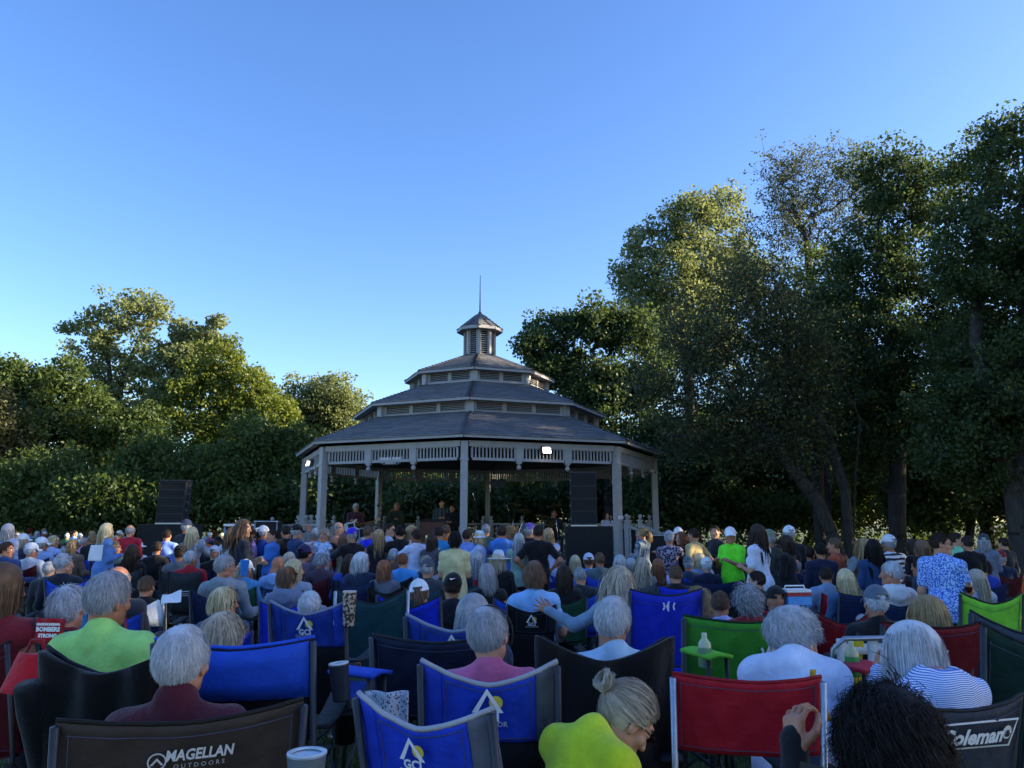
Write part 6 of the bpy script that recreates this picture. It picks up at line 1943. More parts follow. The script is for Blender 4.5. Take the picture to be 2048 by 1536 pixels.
std(1283, 1054, 14.6, 'f', 'pony sandy', M_pattern('8a9aa8', '4a5a70', 'vstripe', 130), 70, 'woman in vertical striped shirt', 'at the gazebo stairs', arms='front', trousers='3a3f48', hem=.62)
std(1338, 1062, 13.0, 'm', 'short grey', M_pattern('1e2238', '9a8aa0', 'leaves', 26), -30, 'man in dark floral shirt and grey cap', 'dancing', arms='hug', hat='cap 9a9ea6', sleeve='short')
std(1360, 1063, 13.4, 'f', 'wavy auburn', '1c1a1e', 130, 'auburn-haired woman in dark dress', 'dancing with the floral shirt', arms='hug', hem=.5)
std(1386, 1056, 13.2, 'm', 'crop dark', 'b8a878', 60, 'man in tan tee with a hand on his hip', '', arms='hip', sleeve='short', trousers='1c222c')
std(1356, 1055, 15.0, 'm', 'short grey', '3c4048', 160, 'man in small white cap behind the dancing pair', '', arms='down', hat='cap d4d8de')
# dancers in front of the stage
std(910, 1062, 10.4, 'f', 'layered black', 'd0c898', 0, 'woman with short black hair in pale yellow dress', '', arms='front', sleeve='short', hem=.45, girth=1.05)
std(935, 1058, 13.6, 'm', 'short dark', '8aa8ee', -40, 'man in light blue shirt dancing', 'right of the gazebo front post', arms='hug', trousers='222c48')
std(958, 1060, 13.4, 'f', 'bob blond', 'b8c4e4', 110, 'woman in white bucket hat dancing', 'with the light blue shirt', arms='hug', hat='bucket dce2ee')
std(972, 1047, 14.6, 'm', 'crop grey', '3f5a5c', 0, 'man in grey green tee from behind', '', arms='front', sleeve='short')
std(1003, 1050, 13.4, 'f', 'short dark', '4a82d8', -10, 'person in blue hoodie embraced from the right', '', arms='hug', extra='hood', trousers='222638')
std(1020, 1051, 13.8, 'f', 'curly sandy', '5a6a64', 90, 'curly sandy-haired woman with arms round the blue hoodie', '', arms='hug')
std(1038, 1066, 12.6, 'f', 'long silver', '8aa8a0', -20, 'woman in sage green top', 'before the drum kit', arms='hug')
std(1060, 1047, 13.6, 'm', 'short grey', '1c1e26', -40, 'man in purple cap', 'before the drum kit', arms='hug', hat='cap 6a58b0')
std(1076, 1050, 12.4, 'm', 'crop dark', '101117', 0, 'broad man in black tee with bare forearms', '', arms='hip', sleeve='short', girth=1.15, trousers='10121a')
std(1096, 1056, 13.2, 'f', 'bob sandy', 'b8c4f4', 40, 'woman in white top hugging the black tee', '', arms='hug', sleeve='short')
std(878, 1052, 13.4, 'm', 'crop dark', '2c86c0', -10, 'man in turquoise shirt dancing', '', arms='hug')
std(893, 1048, 14.4, 'm', 'crop brown', 'd8701c', -10, 'man in bright orange shirt', 'left of the front post', arms='front', sleeve='short')
std(865, 1068, 12.6, 'f', 'bob dark', '4a4a54', -30, 'dark-haired woman left of the turquoise shirt', '', arms='hug')
std(832, 1058, 12.8, 'm', 'crop dark', 'c8d4f4', 60, 'man in white tee bending to his partner', '', arms='hug', sleeve='short', trousers='161a26', skin='8a5c44')
std(824, 1050, 13.4, 'f', 'bob sandy', 'b8a898', -120, 'woman in beige top dancing with the white tee', '', arms='hug')
std(780, 1045, 13.8, 'm', 'crop dark', 'c4ccdc', -100, 'man with sunglasses in pale shirt', '', arms='hug', glasses='dark')
std(799, 1050, 13.2, 'm', 'short black', '121318', 40, 'man in black suit seen from behind', '', arms='hug', girth=1.1, trousers='121318')
std(758, 1058, 13.2, 'f', 'long sandy', '2c2630', 40, 'long-haired woman with bare arms right of the royal blue tee', '', arms='hug', sleeve='none')
std(738, 1052, 13.8, 'm', 'crop brown', '1f2ce0', -60, 'man in royal blue tee dancing', '', arms='hug', sleeve='short')
std(704, 1056, 12.8, 'm', 'crop grey', '14161c', 60, 'man in violet blue cap and black shirt', '', arms='hug', hat='cap 3a2ad0')
std(690, 1066, 13.2, 'f', 'bob brown', '9a8a78', -60, 'brown-haired woman facing the violet cap', '', arms='hug', sleeve='none')
std(678, 1043, 14.0, 'm', 'balding grey', 'c47c64', -120, 'man in coral shirt', 'below the guitar player', arms='hug')
std(650, 1056, 13.2, 'f', 'fluffy ash', M_pattern('7aa8e0', 'd8d0e0', 'leaves', 22), 170, 'woman in pastel tie-dye with raised arms', '', arms=('down', 'up'), sleeve='short')
std(630, 1056, 14.0, 'm', 'short grey', M_pattern('b8b4c8', '8a98b0', 'leaves', 30), 40, 'grey-haired person in pastel print', 'below the left posts', arms='front')
std(595, 1049, 13.6, 'm', 'short grey', '1f3866', -70, 'man in navy tee and black cap', 'left of the gazebo posts', arms='hold', hat='cap 14161a', sleeve='short')
std(572, 1050, 14.0, 'm', 'crop dark', '17191e', 60, 'man in black camouflage shirt', '', arms='front')
std(528, 1052, 14.2, 'm', 'short grey', '2c4a9c', -60, 'man in blue shirt and pale cap', 'before the flight case', arms='front', hat='cap c8cedc')
std(545, 1058, 13.6, 'm', 'crop dark', '3a78d0', 120, 'man in brighter blue tee facing left', '', arms='front', sleeve='short')
std(502, 1057, 14.0, 'f', 'pony dark', 'b890c8', 150, 'girl in pink lilac top', '', arms='down', sc_rng=(.8, 1))
std(516, 1055, 14.6, 'm', 'short grey', '4a4050', 20, 'man in plum shirt behind the lilac top', '', arms='front')
std(488, 1038, 11.0, 'f', 'wavy brown', '1b2230', -75, 'tall woman with long brown hair in dark coat', 'walking to the right', arms='front', hem=.55)
std(464, 1056, 12.6, 'f', 'long brown', 'b8ccdc', -30, 'woman in white blouse behind the dark coat', '', arms='front')
std(375, 1040, 15.0, 'm', 'short grey', '23232c', -30, 'man in dark blue cap beside the left loudspeaker', '', arms='hold', hat='cap 2c3a54', sleeve='short')
std(386, 1054, 13.2, 'f', 'long blond', '7888a0', 10, 'woman with long blond hair and grey sleeves', 'below the left loudspeaker', arms='hug')
std(335, 1058, 14.6, 'm', 'crop dark', '7a9ae8', -10, 'man in light blue shirt before the left loudspeaker', '', arms='front')
std(216, 1046, 13.4, 'f', 'long blond', '5c84c4', -60, 'blond woman in blue sweater and sunglasses', 'standing at the left', arms='front', glasses='dark')
std(262, 1049, 15.2, 'm', 'balding grey', 'b01c34', 0, 'man in bright red shirt', 'far left', arms='front', girth=1.2)
std(18, 1047, 13.4, 'f', 'bob silver', '9aa8c8', 0, 'silver-haired woman in pale shirt standing at far left', '', arms='down')
# distant rows, generated with their own colours and places
rr_ = random.Random(23)
cols = [('white', 'd4d8e0'), ('navy', '1f2a48'), ('black', '17181c'), ('red', '9a1c28'), ('pale blue', '8aa4d0'), ('grey', '6a6e78'), ('orange', 'c8642c'), ('purple', '4a3070'), ('green', '3a6a4a'), ('royal blue', '2a40c0'), ('pink', 'c890b0'), ('tan', 'a89878')]
hairs = [('white-haired', 'short white'), ('grey-haired', 'short grey'), ('brown-haired', 'layered brown'), ('dark-haired', 'crop dark'), ('blond', 'bob blond'), ('silver-haired', 'bob silver'), ('auburn-haired', 'bob auburn')]
spots = [(35, 1066), (62, 1058), (75, 1062), (90, 1056), (128, 1059), (135, 1066), (122, 1056), (160, 1067), (176, 1061), (90, 1063), (240, 1061), (236, 1066), (284, 1064), (300, 1072), (293, 1058), (322, 1064), (345, 1070), (372, 1070), (355, 1078), (395, 1082), (412, 1072), (420, 1064), (437, 1073), (445, 1066), (170, 1075), (133, 1086), (252, 1074), (10, 1060), (30, 1075), (150, 1060), (200, 1062), (222, 1070), (185, 1056), (310, 1057), (432, 1060), (510, 1088), (560, 1078), (655, 1082), (700, 1092), (745, 1092), (870, 1094), (930, 1098), (1020, 1096), (1110, 1102), (1150, 1110), (1262, 1116), (1400, 1106), (1530, 1108), (1625, 1108), (1705, 1110), (1800, 1106), (1925, 1108), (2000, 1102)]
seen = set()
for i, (px, py) in enumerate(spots):
    Y = min(max(1540 * (1.53 - 1.16) / max(py - 1042, 8), 10.8), 26 if px < 460 else 14)
    Y *= rr_.uniform(.94, 1.05)
    for _ in range(60):
        cn, ch_ = cols[rr_.randrange(len(cols))]; hn, hh = hairs[rr_.randrange(len(hairs))]
        hat = rr_.random() < .28
        hc = rr_.choice([('white', 'dfe4ec'), ('black', '15171b'), ('grey', '70757e'), ('red', '8a1c24')])
        lab = ('%s person in %s top' % (hn, cn)) + (' and %s cap' % hc[0] if hat else '')
        if lab not in seen: break
    seen.add(lab)
    where = ('far left' if px < 460 else 'left of the front post' if px < 920 else 'before the drum kit' if px < 1230 else 'before the right trees')
    ccn = rr_.choice(['navy', 'black', 'blue', 'green', 'maroon', 'grey', 'teal', 'red'])
    fem = 'bob' in hh or 'layered' in hh
    sit(px, py, Y, 'f' if fem else 'm', hh, ch_, rr_.choice([0, -40, -40, 40, -75, 75, 15, -120, 150]), lab, where, '%s quad' % ccn, hat='cap ' + hc[1] if hat else None, sleeve=rr_.choice(['long', 'short']), arms=rr_.choice(['rest', 'lap']), shoes=False)
# ------------------------------------------------------------------ sound system, band and stage gear
M_spk = M_plain('16181c', .6, name='speaker_black'); M_grl = M_plain('0e1014', .8, name='speaker_grille', var=.3, scale=90, bmp=.6)
M_alu = M_plain('b0b4bc', .35, .8, name='aluminium_edge'); M_chrome = M_plain('d0d4da', .15, 1.0, name='chrome', var=.02, bmp=0)
_cab = {}
def cabinet(parent, x, y, z, w, h, d, pitch=0.0):
    k = (w, h, d)
    if k not in _cab:
        m = MB(); t = .02
        m.box((0, 0, 0), (w, d, h)); m.box((-w / 2 + t / 2, -d / 2 - .008, 0), (t, .016, h - .002)); m.box((w / 2 - t / 2, -d / 2 - .008, 0), (t, .016, h - .002))
        m.box((0, -d / 2 - .008, h / 2 - t / 2), (w - 2 * t, .016, t)); m.box((0, -d / 2 - .008, -h / 2 + t / 2), (w - 2 * t, .016, t))
        g = MB(); g.box((0, -d / 2 - .004, 0), (w - 2 * t - .004, .006, h - 2 * t - .004))
        hd = MB()
        for s in (-1, 1): hd.box((s * (w / 2 + .006), 0, 0), (.012, .14, .03))
        _cab[k] = (m.mesh('cabinet', [M_spk]), g.mesh('grille', [M_grl]), hd.mesh('side_handle', [M_alu]))
    c, g, hd = _cab[k]
    o = inst('cabinet', c, parent, loc=(x, y, z)); o.rotation_euler = (pitch, 0, 0)
    inst('grille', g, o); inst('side_handle', hd, o)
def tower(label, pxc, pyt, pyb, wpx, n, Y, sub, rz):
    b = at(pxc, 1042, Y); zt = at(pxc, pyt, Y).z; zb = at(pxc, pyb, Y).z; w = wpx * Y / F
    t = thing('speaker_tower', label, 'loudspeaker', (b.x, Y, gz(b.x, Y)), rz, 'loudspeaker towers beside the stage'); g = gz(b.x, Y)
    h = (zt - zb) / n
    for i in range(n): cabinet(t, 0, .02 * i, zb - g + h * (i + .5), w, h - .012, .5, R_(1.5 * (i - n / 2)))
    x0, ncol, sw = sub
    hs = (zb - g - .04) / 2
    for c in range(ncol):
        for r in range(2): cabinet(t, x0 + (c - (ncol - 1) / 2) * (sw + .012), -.05, .02 + hs * (r + .5), sw, hs - .012, .75)
    m = MB(); m.box((0, 0, zb - g - .012), (w * 1.02, .55, .035)); inst('base_frame', m.mesh('base_frame', [M_alu]), t)
    m = MB()
    for s in (-1, 1): m.box((s * (w / 2 + .012), .05, (zb + zt) / 2 - g), (.014, .05, zt - zb + .02))
    m.box((0, .08, zt - g + .02), (w + .04, .40, .035)); inst('rigging', m.mesh('rigging', [M_plain('30343c', .5, .5, 'metal')]), t)
tower('tall black line array loudspeaker tower standing among the crowd at the left', 345, 963, 1046, 50, 5, 19.0, (0.0, 2, .62), R_(6))
tower('tall black line array loudspeaker stack at the right front of the gazebo', 1167, 947, 1050, 50, 4, 17.9, (.10, 2, .52), R_(-2))

DECK = .37
def on_deck(px, Y): 
    b = at(px, 1042, Y); return b.x
# performers on the deck
G_ = 'band members on the gazebo stage'
pg, Jg, Mg, sg_ = person(712, 1006, 21.6, 'm', 'short white', '4a2430', 175, 'white-haired guitar player in dark maroon shirt on the stage', 'stand', arms=('hold', 'front'), z=DECK, rz=R_(12), group=G_, shoes=False, trousers='1c2234') if False else person(712, 1006, 21.6, 'm', 'short white', '4a2430', 0, 'white-haired guitar player in dark maroon shirt on the stage', 'stand', arms=('front', 'hold'), z=DECK, rz=R_(188), group=G_, trousers='1c2234', pitch=-15)
person(794, 1004, 22.6, 'm', 'balding grey', '2c3328', 0, 'singer in dark olive shirt behind the stage amplifiers', 'stand', arms=('hold', 'face'), z=DECK, rz=R_(170), group=G_, trousers='1a1c20')
person(884, 998, 24.5, 'm', 'crop dark', M_pattern('54646c', '2c3840', 'vstripe', 60), 0, 'keyboard player in striped shirt behind the brown organ', 'stand', arms='front', z=DECK, rz=R_(185), group=G_, trousers='17191d')
person(905, 1008, 23.2, 'm', 'short dark', '15161a', 0, 'dark-clothed bass player beside the front post', 'stand', arms='front', z=DECK, rz=R_(160), group=G_, trousers='101115')
person(1108, 1018, 23.6, 'm', 'short dark', '2a2c34', 0, 'drummer sitting behind the drum kit', 'sit', arms='rest', z=DECK + .12, rz=R_(180), group=G_, shoes=False, sc_rng=(.9, 1.2))
person(1214, 1024, 21.8, 'f', 'long dark', 'b8b8c4', 0, 'dark-haired woman in white on the stage right of the loudspeaker stack', 'stand', arms='hold', z=DECK, rz=R_(190), group=G_, trousers='1c1c20', sc_rng=(.8, 1))
st_ = thing('drum_stool', 'round black drum stool under the drummer', 'stool', (on_deck(1108, 23.6), 23.6, DECK))
m = MB(); m.lathe([(.001, .55), (.15, .55), (.16, .52), (.15, .48), (.001, .47)], 16); inst('seat', m.mesh('seat', [M_spk]), st_)
m = MB(); m.tube([(0, 0, .47), (0, 0, .15)], .02, 8)
for k in range(3): m.tube([(0, 0, .2), (.22 * math.cos(k * 2.1), .22 * math.sin(k * 2.1), 0.01)], .012, 6)
inst('stand', m.mesh('stand', [M_chrome]), st_)
# guitar
gl = pg.location
gt = thing('electric_guitar', 'white double horned electric guitar held by the guitar player', 'guitar', (gl.x - .03, gl.y - .26, DECK + 1.02))
gt.rotation_euler = (R_(8), R_(-14), R_(6))
out = [(-.20, -.10), (-.24, 0), (-.20, .11), (-.08, .13), (.0, .115), (.08, .15), (.16, .17), (.17, .14), (.09, .07), (.08, 0), (.10, -.06), (.16, -.10), (.15, -.135), (.06, -.13), (-.02, -.11), (-.10, -.14)]
m = MB(); n = len(out)
m.add([(x, -.02, z) for x, z in out] + [(x, .02, z) for x, z in out] + [(-.05, -.02, 0), (-.05, .02, 0)], [(i, (i + 1) % n, n + (i + 1) % n, n + i) for i in range(n)], [(i, (i + 1) % n, 2 * n) for i in range(n)] + [(n + (i + 1) % n, n + i, 2 * n + 1) for i in range(n)])
inst('body', m.mesh('body', [M_plain('dcdce0', .25, name='guitar_lacquer', var=.02, bmp=0)]), gt)
m = MB(); m.box((-.03, -.023, .03), (.16, .005, .10)); inst('pick_guard', m.mesh('pick_guard', [M_plain('20242c', .3)]), gt)
m = MB(); m.box((.36, -.012, .0), (.56, .022, .048)); inst('neck', m.mesh('neck', [M_plain('6a4428', .4)]), gt)
m = MB(); m.box((.70, -.008, .015), (.15, .018, .07))
for k in range(6): m.tube([(.65 + .022 * k, -.008, .05), (.65 + .022 * k, -.008, .075)], .006, 6)
inst('headstock', m.mesh('headstock', [M_plain('c8a878', .4)]), gt)
m = MB(); m.tube([(-.22, .0, .06), (-.16, .12, .35), (.0, .22, .52), (.12, .1, .36), (.16, .0, .15)], .014, 5); inst('strap', m.mesh('strap', [M_spk]), gt)

def case(name, label, px, pyt, Y, w, h, d, z0, edge, cat, rz=0.0, group=None, logo=None):
    b = at(px, pyt, Y)
    t = thing(name, label, cat, (b.x, Y, z0), rz, group)
    m = MB(); m.box((0, 0, h / 2), (w, d, h)); inst('box', m.mesh('box', [M_spk]), t)
    m = MB(); g = MB(); g.box((0, -d / 2 - .004, h / 2), (w - .09, .006, h - .09)); inst('front_panel', g.mesh('front_panel', [M_grl]), t)
    for s in (-1, 1):
        m.tube([(s * (w / 2 - .015), -d / 2 - .004, .03), (s * (w / 2 - .015), -d / 2 - .004, h - .03)], edge, 6)
        for q in (-1, 1): m.lathe([(.001, .0), (.03, .005), (.032, .02), (.03, .035), (.001, .04)], 8, (s * (w / 2 - .015), -d / 2, h / 2 + q * (h / 2 - .025) - .02))
    for zz in (.02, h - .02): m.tube([(-w / 2 + .02, -d / 2 - .004, zz), (w / 2 - .02, -d / 2 - .004, zz)], edge, 6)
    inst('metal_edging', m.mesh('metal_edging', [M_alu]), t)
    if logo:
        V, Fs = text_geo(logo, .10, 0, .003)
        inst('badge', poly_mesh('badge', [(x, -d / 2 - .012, h * .80 + y) for x, y in V], Fs, [M_alu]), t)
    return t
case('guitar_cabinet', 'tall black guitar cabinet with silver edging right of the guitar player', 737, 1036, 20.6, .42, .98, .36, DECK, .011, 'amplifier', logo='TFT')
case('guitar_amplifier', 'black bass amplifier stack behind the embracing suits', 772, 1030, 21.6, .44, .95, .38, DECK, .006, 'amplifier')
case('stage_monitor', 'first small silver edged amplifier right of the front post', 965, 1058, 19.6, .44, .60, .36, DECK, .010, 'amplifier', group='silver edged amplifiers on the stage front')
case('stage_monitor', 'second small silver edged amplifier left of the drum kit', 998, 1058, 20.0, .40, .60, .36, DECK, .010, 'amplifier', group='silver edged amplifiers on the stage front')
case('flight_case', 'black flight case with silver frame left of the gazebo posts', 538, 1041, 17.5, .50, at(538, 1041, 17.5).z + .2, .5, -.2, .013, 'flight case', R_(4))
case('flight_case', 'black flight case with silver frame by the gazebo stairs', 1302, 1068, 16.0, .62, at(1302, 1068, 16).z + .2, .5, -.2, .013, 'flight case', R_(-6))
case('equipment_case', 'black equipment case on the deck behind the right railing', 1255, 1022, 22.6, .62, .95, .4, DECK, .005, 'equipment case')
b = at(600, 1050, 16.8); hb = thing('barrier', 'white barrier rail left of the flight case behind the dark coat', 'barrier', (at(488, 1050, 17.4).x, 17.4, -.2))
m = MB(); m.box((0, 0, at(488, 1050, 17.4).z + .2), (.9, .04, .05)); inst('rail', m.mesh('rail', [M_white]), hb)
for s in (-1, 1):
    m = MB(); m.tube([(s * .42, 0, 0), (s * .42, 0, 1.6)], .02, 8); inst('leg', m.mesh('leg', [M_alu]), hb)
# organ
b = at(868, 1028, 23.4); og = thing('organ', 'reddish brown organ with dark top in front of the keyboard player', 'organ', (b.x, 23.4, DECK), R_(3))
M_wood = M_plain('6a3030', .45, name='red_wood', var=.25, scale=5)
m = MB(); m.box((0, 0, .95), (.74, .5, .36)); inst('cabinet', m.mesh('cabinet', [M_wood]), og)
m = MB(); m.box((0, -.01, 1.16), (.80, .56, .05)); m.box((0, -.1, 1.20), (.7, .2, .03)); inst('lid', m.mesh('lid', [M_spk]), og)
m = MB(); m.box((0, .1, 1.19), (.66, .16, .012)); inst('keys', m.mesh('keys', [M_white]), og)
for x in (-.3, .3):
    for y in (-.2, .2):
        m = MB(); m.box((x, y, .385), (.06, .06, .77)); inst('leg', m.mesh('leg', [M_wood]), og)
# drum kit
b = at(1075, 1042, 22.2); dk = thing('drum_kit', 'drum kit with blue bass drum head and chrome cymbal stands on the stage', 'drum kit', (b.x, 22.2, DECK))
def drum(x, y, z, r, L, tilt, name='drum', col='28406c', skin=None):
    m = MB(); m.lathe([(r, -L / 2), (r * 1.0, L / 2)], 24); m.lathe([(r * 1.03, L / 2 - .025), (r * 1.04, L / 2), (r * .98, L / 2 + .006)], 24); m.lathe([(r * 1.03, -L / 2 + .025), (r * 1.04, -L / 2), (r * .98, -L / 2 - .006)], 24)
    o = inst(name, m.mesh(name, [M_plain(col, .3, .1, 'drum_lacquer')]), dk, loc=(x, y, z)); o.rotation_euler = tilt
    h = MB(); h.lathe([(.0005, L / 2 + .002), (r * .98, L / 2 + .001)], 24); inst('drum_head', h.mesh('drum_head', [skin or M_plain('c8ccd4', .6, name='drum_skin')]), o)
    return o
bd = drum(-.35, 0, .30, .29, .40, (R_(90), 0, 0), 'bass_drum', '24406e', M_plain('3a6ab0', .5, name='blue_drum_skin'))
m = MB()
for a in (R_(45), R_(135)): m.box((0, 0, .207), (.34, .03, .004), Matrix.Rotation(a, 3, 'Z'))
inst('printed_mark', m.mesh('printed_mark', [M_plain('b8ccea', .6)]), bd)
drum(-.15, .25, .78, .16, .2, (R_(15), 0, 0)); drum(.15, .25, .78, .17, .22, (R_(15), 0, 0)); drum(.45, .35, .42, .22, .38, (0, 0, 0)); drum(.15, .1, .62, .18, .14, (R_(5), 0, 0), 'snare_drum', 'b0b4bc')
for (x, y, hh, lx, ly, tl) in ((-.62, .0, 1.45, .28, .0, .25), (-.75, .35, 1.65, .10, 0, .1), (.10, .4, 1.3, .05, 0, .2), (.28, .1, 1.15, .05, 0, .15), (.42, .0, 1.05, -.02, 0, .1), (.62, .3, 1.6, -.12, 0, -.2)):
    m = MB(); m.tube([(x, y, .25), (x + lx * .4, y + ly, .9), (x + lx, y + ly, hh)], .013, 7)
    for k in range(3): m.tube([(x, y, .35), (x + .24 * math.cos(k * 2.1 + .4), y + .24 * math.sin(k * 2.1 + .4), .01)], .011, 6)
    inst('cymbal_stand', m.mesh('cymbal_stand', [M_chrome]), dk)
    m = MB(); m.lathe([(.001, .03), (.04, .022), (.06, .008), (.21, -.012), (.212, -.015), (.06, .004), (.001, .02)], 22); o = inst('cymbal', m.mesh('cymbal', [M_plain('a89048', .3, .9, 'brass')]), dk, loc=(x + lx, y + ly, hh)); o.rotation_euler = (tl, tl * .7, 0)
# microphone stands, hanging lamps
for px, Y, h in ((955, 21.0, 1.9), (770, 22.2, 1.55), (1022, 21.4, 1.6), (1130, 21.6, 1.5)):
    b = at(px, 1042, Y); ms = thing('microphone_stand', 'slender black microphone stand on the stage', 'microphone stand', (b.x, Y, DECK), 0, 'microphone stands on the stage')
    ms['label'] = {955: 'tall thin black stand right of the gazebo front post', 770: 'microphone stand before the singer', 1022: 'boom microphone stand left of the drum kit', 1130: 'boom microphone stand right of the drum kit'}[px]
    m = MB(); m.tube([(0, 0, .03), (0, 0, h * .8)], .012, 7); inst('pole', m.mesh('pole', [M_spk]), ms)
    m = MB(); m.lathe([(.001, .035), (.13, .02), (.135, 0)], 16); inst('base', m.mesh('base', [M_spk]), ms)
    m = MB(); m.tube([(0, .1, h * .75), (-.12, -.25, h)], .009, 6); inst('boom', m.mesh('boom', [M_chrome]), ms)
    m = MB(); m.tube([(-.12, -.25, h), (-.15, -.33, h + .03), (-.165, -.37, h + .045)], [.014, .018, .024], 8); inst('microphone', m.mesh('microphone', [M_spk]), ms)
for i, px in enumerate((988, 1004)):
    b = at(px, 966, 25.2); pl = thing('stage_lamp', ('left' if i == 0 else 'right') + ' one of two round stage lamps hanging inside the gazebo', 'stage lamp', (b.x, 25.2, b.z), 0, 'round stage lamps')
    m = MB(); m.lathe([(.13, -.10), (.14, .0), (.10, .14), (.03, .18), (.001, .18)], 16); o = inst('housing', m.mesh('housing', [M_spk]), pl); o.rotation_euler = (R_(-80), 0, 0)
    m = MB(); m.lathe([(.001, -.085), (.128, -.09)], 16); o = inst('lens', m.mesh('lens', [M_plain('8090a0', .08, .6, 'lamp_glass')]), pl); o.rotation_euler = (R_(-80), 0, 0)
    m = MB(); m.tube([(0, .05, 0), (0, .05, 3.5 - b.z)], .012, 6); inst('hanger', m.mesh('hanger', [M_spk]), pl)

# ------------------------------------------------------------------ things carried, worn and set down among the audience
def tumbler(label, px, py, Y, h, r0, r1, col, name='tumbler', lid=None, tilt=0.0, cat='tumbler', z=None, metal=.5, mat=None):
    b = at(px, py, Y)
    t = thing(name, label, cat, (b.x, Y, b.z)); t.rotation_euler = (0, tilt, 0)
    m = MB(); m.lathe([(.001, 0), (r0 * .95, 0), (r0, .006), (r1, h * .97), (r1 * 1.04, h), (r1 * .93, h), (r0 * .9, .02), (.001, .015)], 20); inst('cup', m.mesh('cup', [mat or M_plain(col, .35, metal, 'tumbler_steel')]), t)
    if lid:
        m = MB(); m.lathe([(.001, h * .96), (r1 * .9, h * .96), (r1 * .98, h * 1.01), (r1 * 1.02, h * 1.04), (r1 * .8, h * 1.05), (r1 * .78, h * 1.0)], 20); inst('lid', m.mesh('lid', [M_plain(lid, .3)]), t)
    return t
tumbler('steel blue tumbler with bright rim in the armrest right of the blue topped chair', 682, 1402, 3.1, .135, .030, .038, '3a4450', lid='c8ccd4', tilt=R_(-6))
tumbler('open silver tumbler at the lower edge right of the brown chair', 610, 1598, 1.95, .10, .036, .046, '8a98a8', lid='b8c4d0')
tumbler('tall floral patterned tumbler standing between the teal and blue chairs', 697, 1252, 4.9, .20, .034, .042, 'b8a898', lid='c0b8b0', metal=0, mat=M_pattern('3a302c', 'b8a898', 'leaves', 55))
tumbler('bright blue cup lifted by the woman in the white cap', 488, 1152, 8.1, .16, .035, .045, '2a7ad0', metal=0, name='cup', cat='cup')
for lab, px, py, Y, c1 in (('clear glass with pale drink in the green armrest', 1410, 1312, 3.75, 'c0c8a0'), ('glass bottle with pale label in a green sleeve on the red armrest', 1705, 1330, 3.7, 'b8b890')):
    b = at(px, py, Y); t = thing('drink_bottle', lab, 'drink', (b.x, Y, b.z))
    t.scale = (.8, .8, .8)
    m = MB(); m.lathe([(.001, 0), (.036, 0), (.038, .05), (.036, .075), (.016, .10), (.015, .13), (.001, .132)], 16); inst('glass', m.mesh('glass', [M_plain(c1, .12, 0, 'bottle_glass')]), t)
    m = MB(); m.lathe([(.0385, -.06), (.0395, .045), (.037, .05)], 16); inst('sleeve', m.mesh('sleeve', [M_plain('3a8a3c' if px > 1600 else '6a8a60', .6)]), t)
def armpad(label, px, py, Y, col, rz):
    b = at(px, py, Y); t = thing('side_tray', label, 'tray', (b.x, Y, b.z), rz)
    m = MB(); m.slab(lambda u, v: ((u - .5) * .13, (v - .5) * .24, .012 * math.cos(3 * (u - .5))), 6, 8, .016); inst('tray_top', m.mesh('tray_top', [M_fabric(col, .7, 'nylon')]), t)
    m = MB(); m.lathe([(.036, .012), (.040, .014), (.040, -.004), (.036, -.006)], 16, (0, .04, 0)); inst('cup_ring', m.mesh('cup_ring', [M_spk]), t)
    for s in (-1, 1):
        m = MB(); m.tube([(s * .05, -.09, -.008), (s * .055, -.10, gz(b.x, Y) - b.z)], .010, 6); inst('leg', m.mesh('leg', [M_dkframe()]), t)
    return t
armpad('green fabric armrest tray left of the white pullover', 1412, 1308, 3.8, '6ac03a', R_(20))
armpad('green fabric armrest tray right of the white pullover', 1640, 1330, 3.75, '6ac03a', R_(-12))
armpad('red fabric armrest tray left of the sleek white bob', 1712, 1335, 3.65, 'a8283c', R_(-35))
armpad('blue fabric side tray beside the steel blue tumbler', 720, 1345, 3.4, '2a50c0', R_(60))
def sheet(name, label, cat, px, py, Y, w, h, mat, rot, th=.004, thick_part='sheet'):
    b = at(px, py, Y); t = thing(name, label, cat, (b.x, Y, b.z)); t.rotation_euler = rot
    m = MB(); m.slab(lambda u, v: ((u - .5) * w, (v - .5) * h, .01 * math.sin(5 * u + 3 * v)), 8, 8, th); inst(thick_part, m.mesh(thick_part, [mat]), t)
    return t
M_paper = M_plain('d8dce4', .8, name='paper', var=.03)
sheet('paper', 'white folded programme sheet on the low blue chair', 'paper', 1390, 1282, 4.55, .11, .08, M_paper, (R_(50), R_(10), 0))
sheet('notebook', 'small white note card on a dark side table left of centre', 'paper', 343, 1196, 6.0, .14, .11, M_paper, (R_(40), R_(-12), R_(10)))
sheet('notebook', 'white printed page held up in the far left rows', 'paper', 192, 1106, 9.0, .16, .18, M_paper, (R_(80), 0, R_(-8)))
b = at(58, 1345, 3.4)
tb = thing('tote_bag', 'red cloth tote bag hanging left of the black draped jacket', 'bag', (b.x, 3.4, b.z))
m = MB(); m.slab(lambda u, v: ((u - .5) * (.19 - .08 * v) + .03 * v, -.03 * math.sin(3 * u), (v - .5) * .16), 10, 8, .05); inst('bag_body', m.mesh('bag_body', [M_fabric('c01c2c', .8)]), tb)
m = MB(); m.tube([(-.02, 0, .08), (-.0, 0, .13), (.04, 0, .13), (.06, 0, .08)], .008, 6); inst('strap', m.mesh('strap', [M_fabric('8a1420', .8)]), tb)
b = at(100, 1262, 3.75)
tw = thing('towel', 'red lettered cloth hung over the chair of the fluffy white curls', 'towel', (b.x, 3.75, b.z), R_(-4)); tw.scale = (.75, .75, .75)
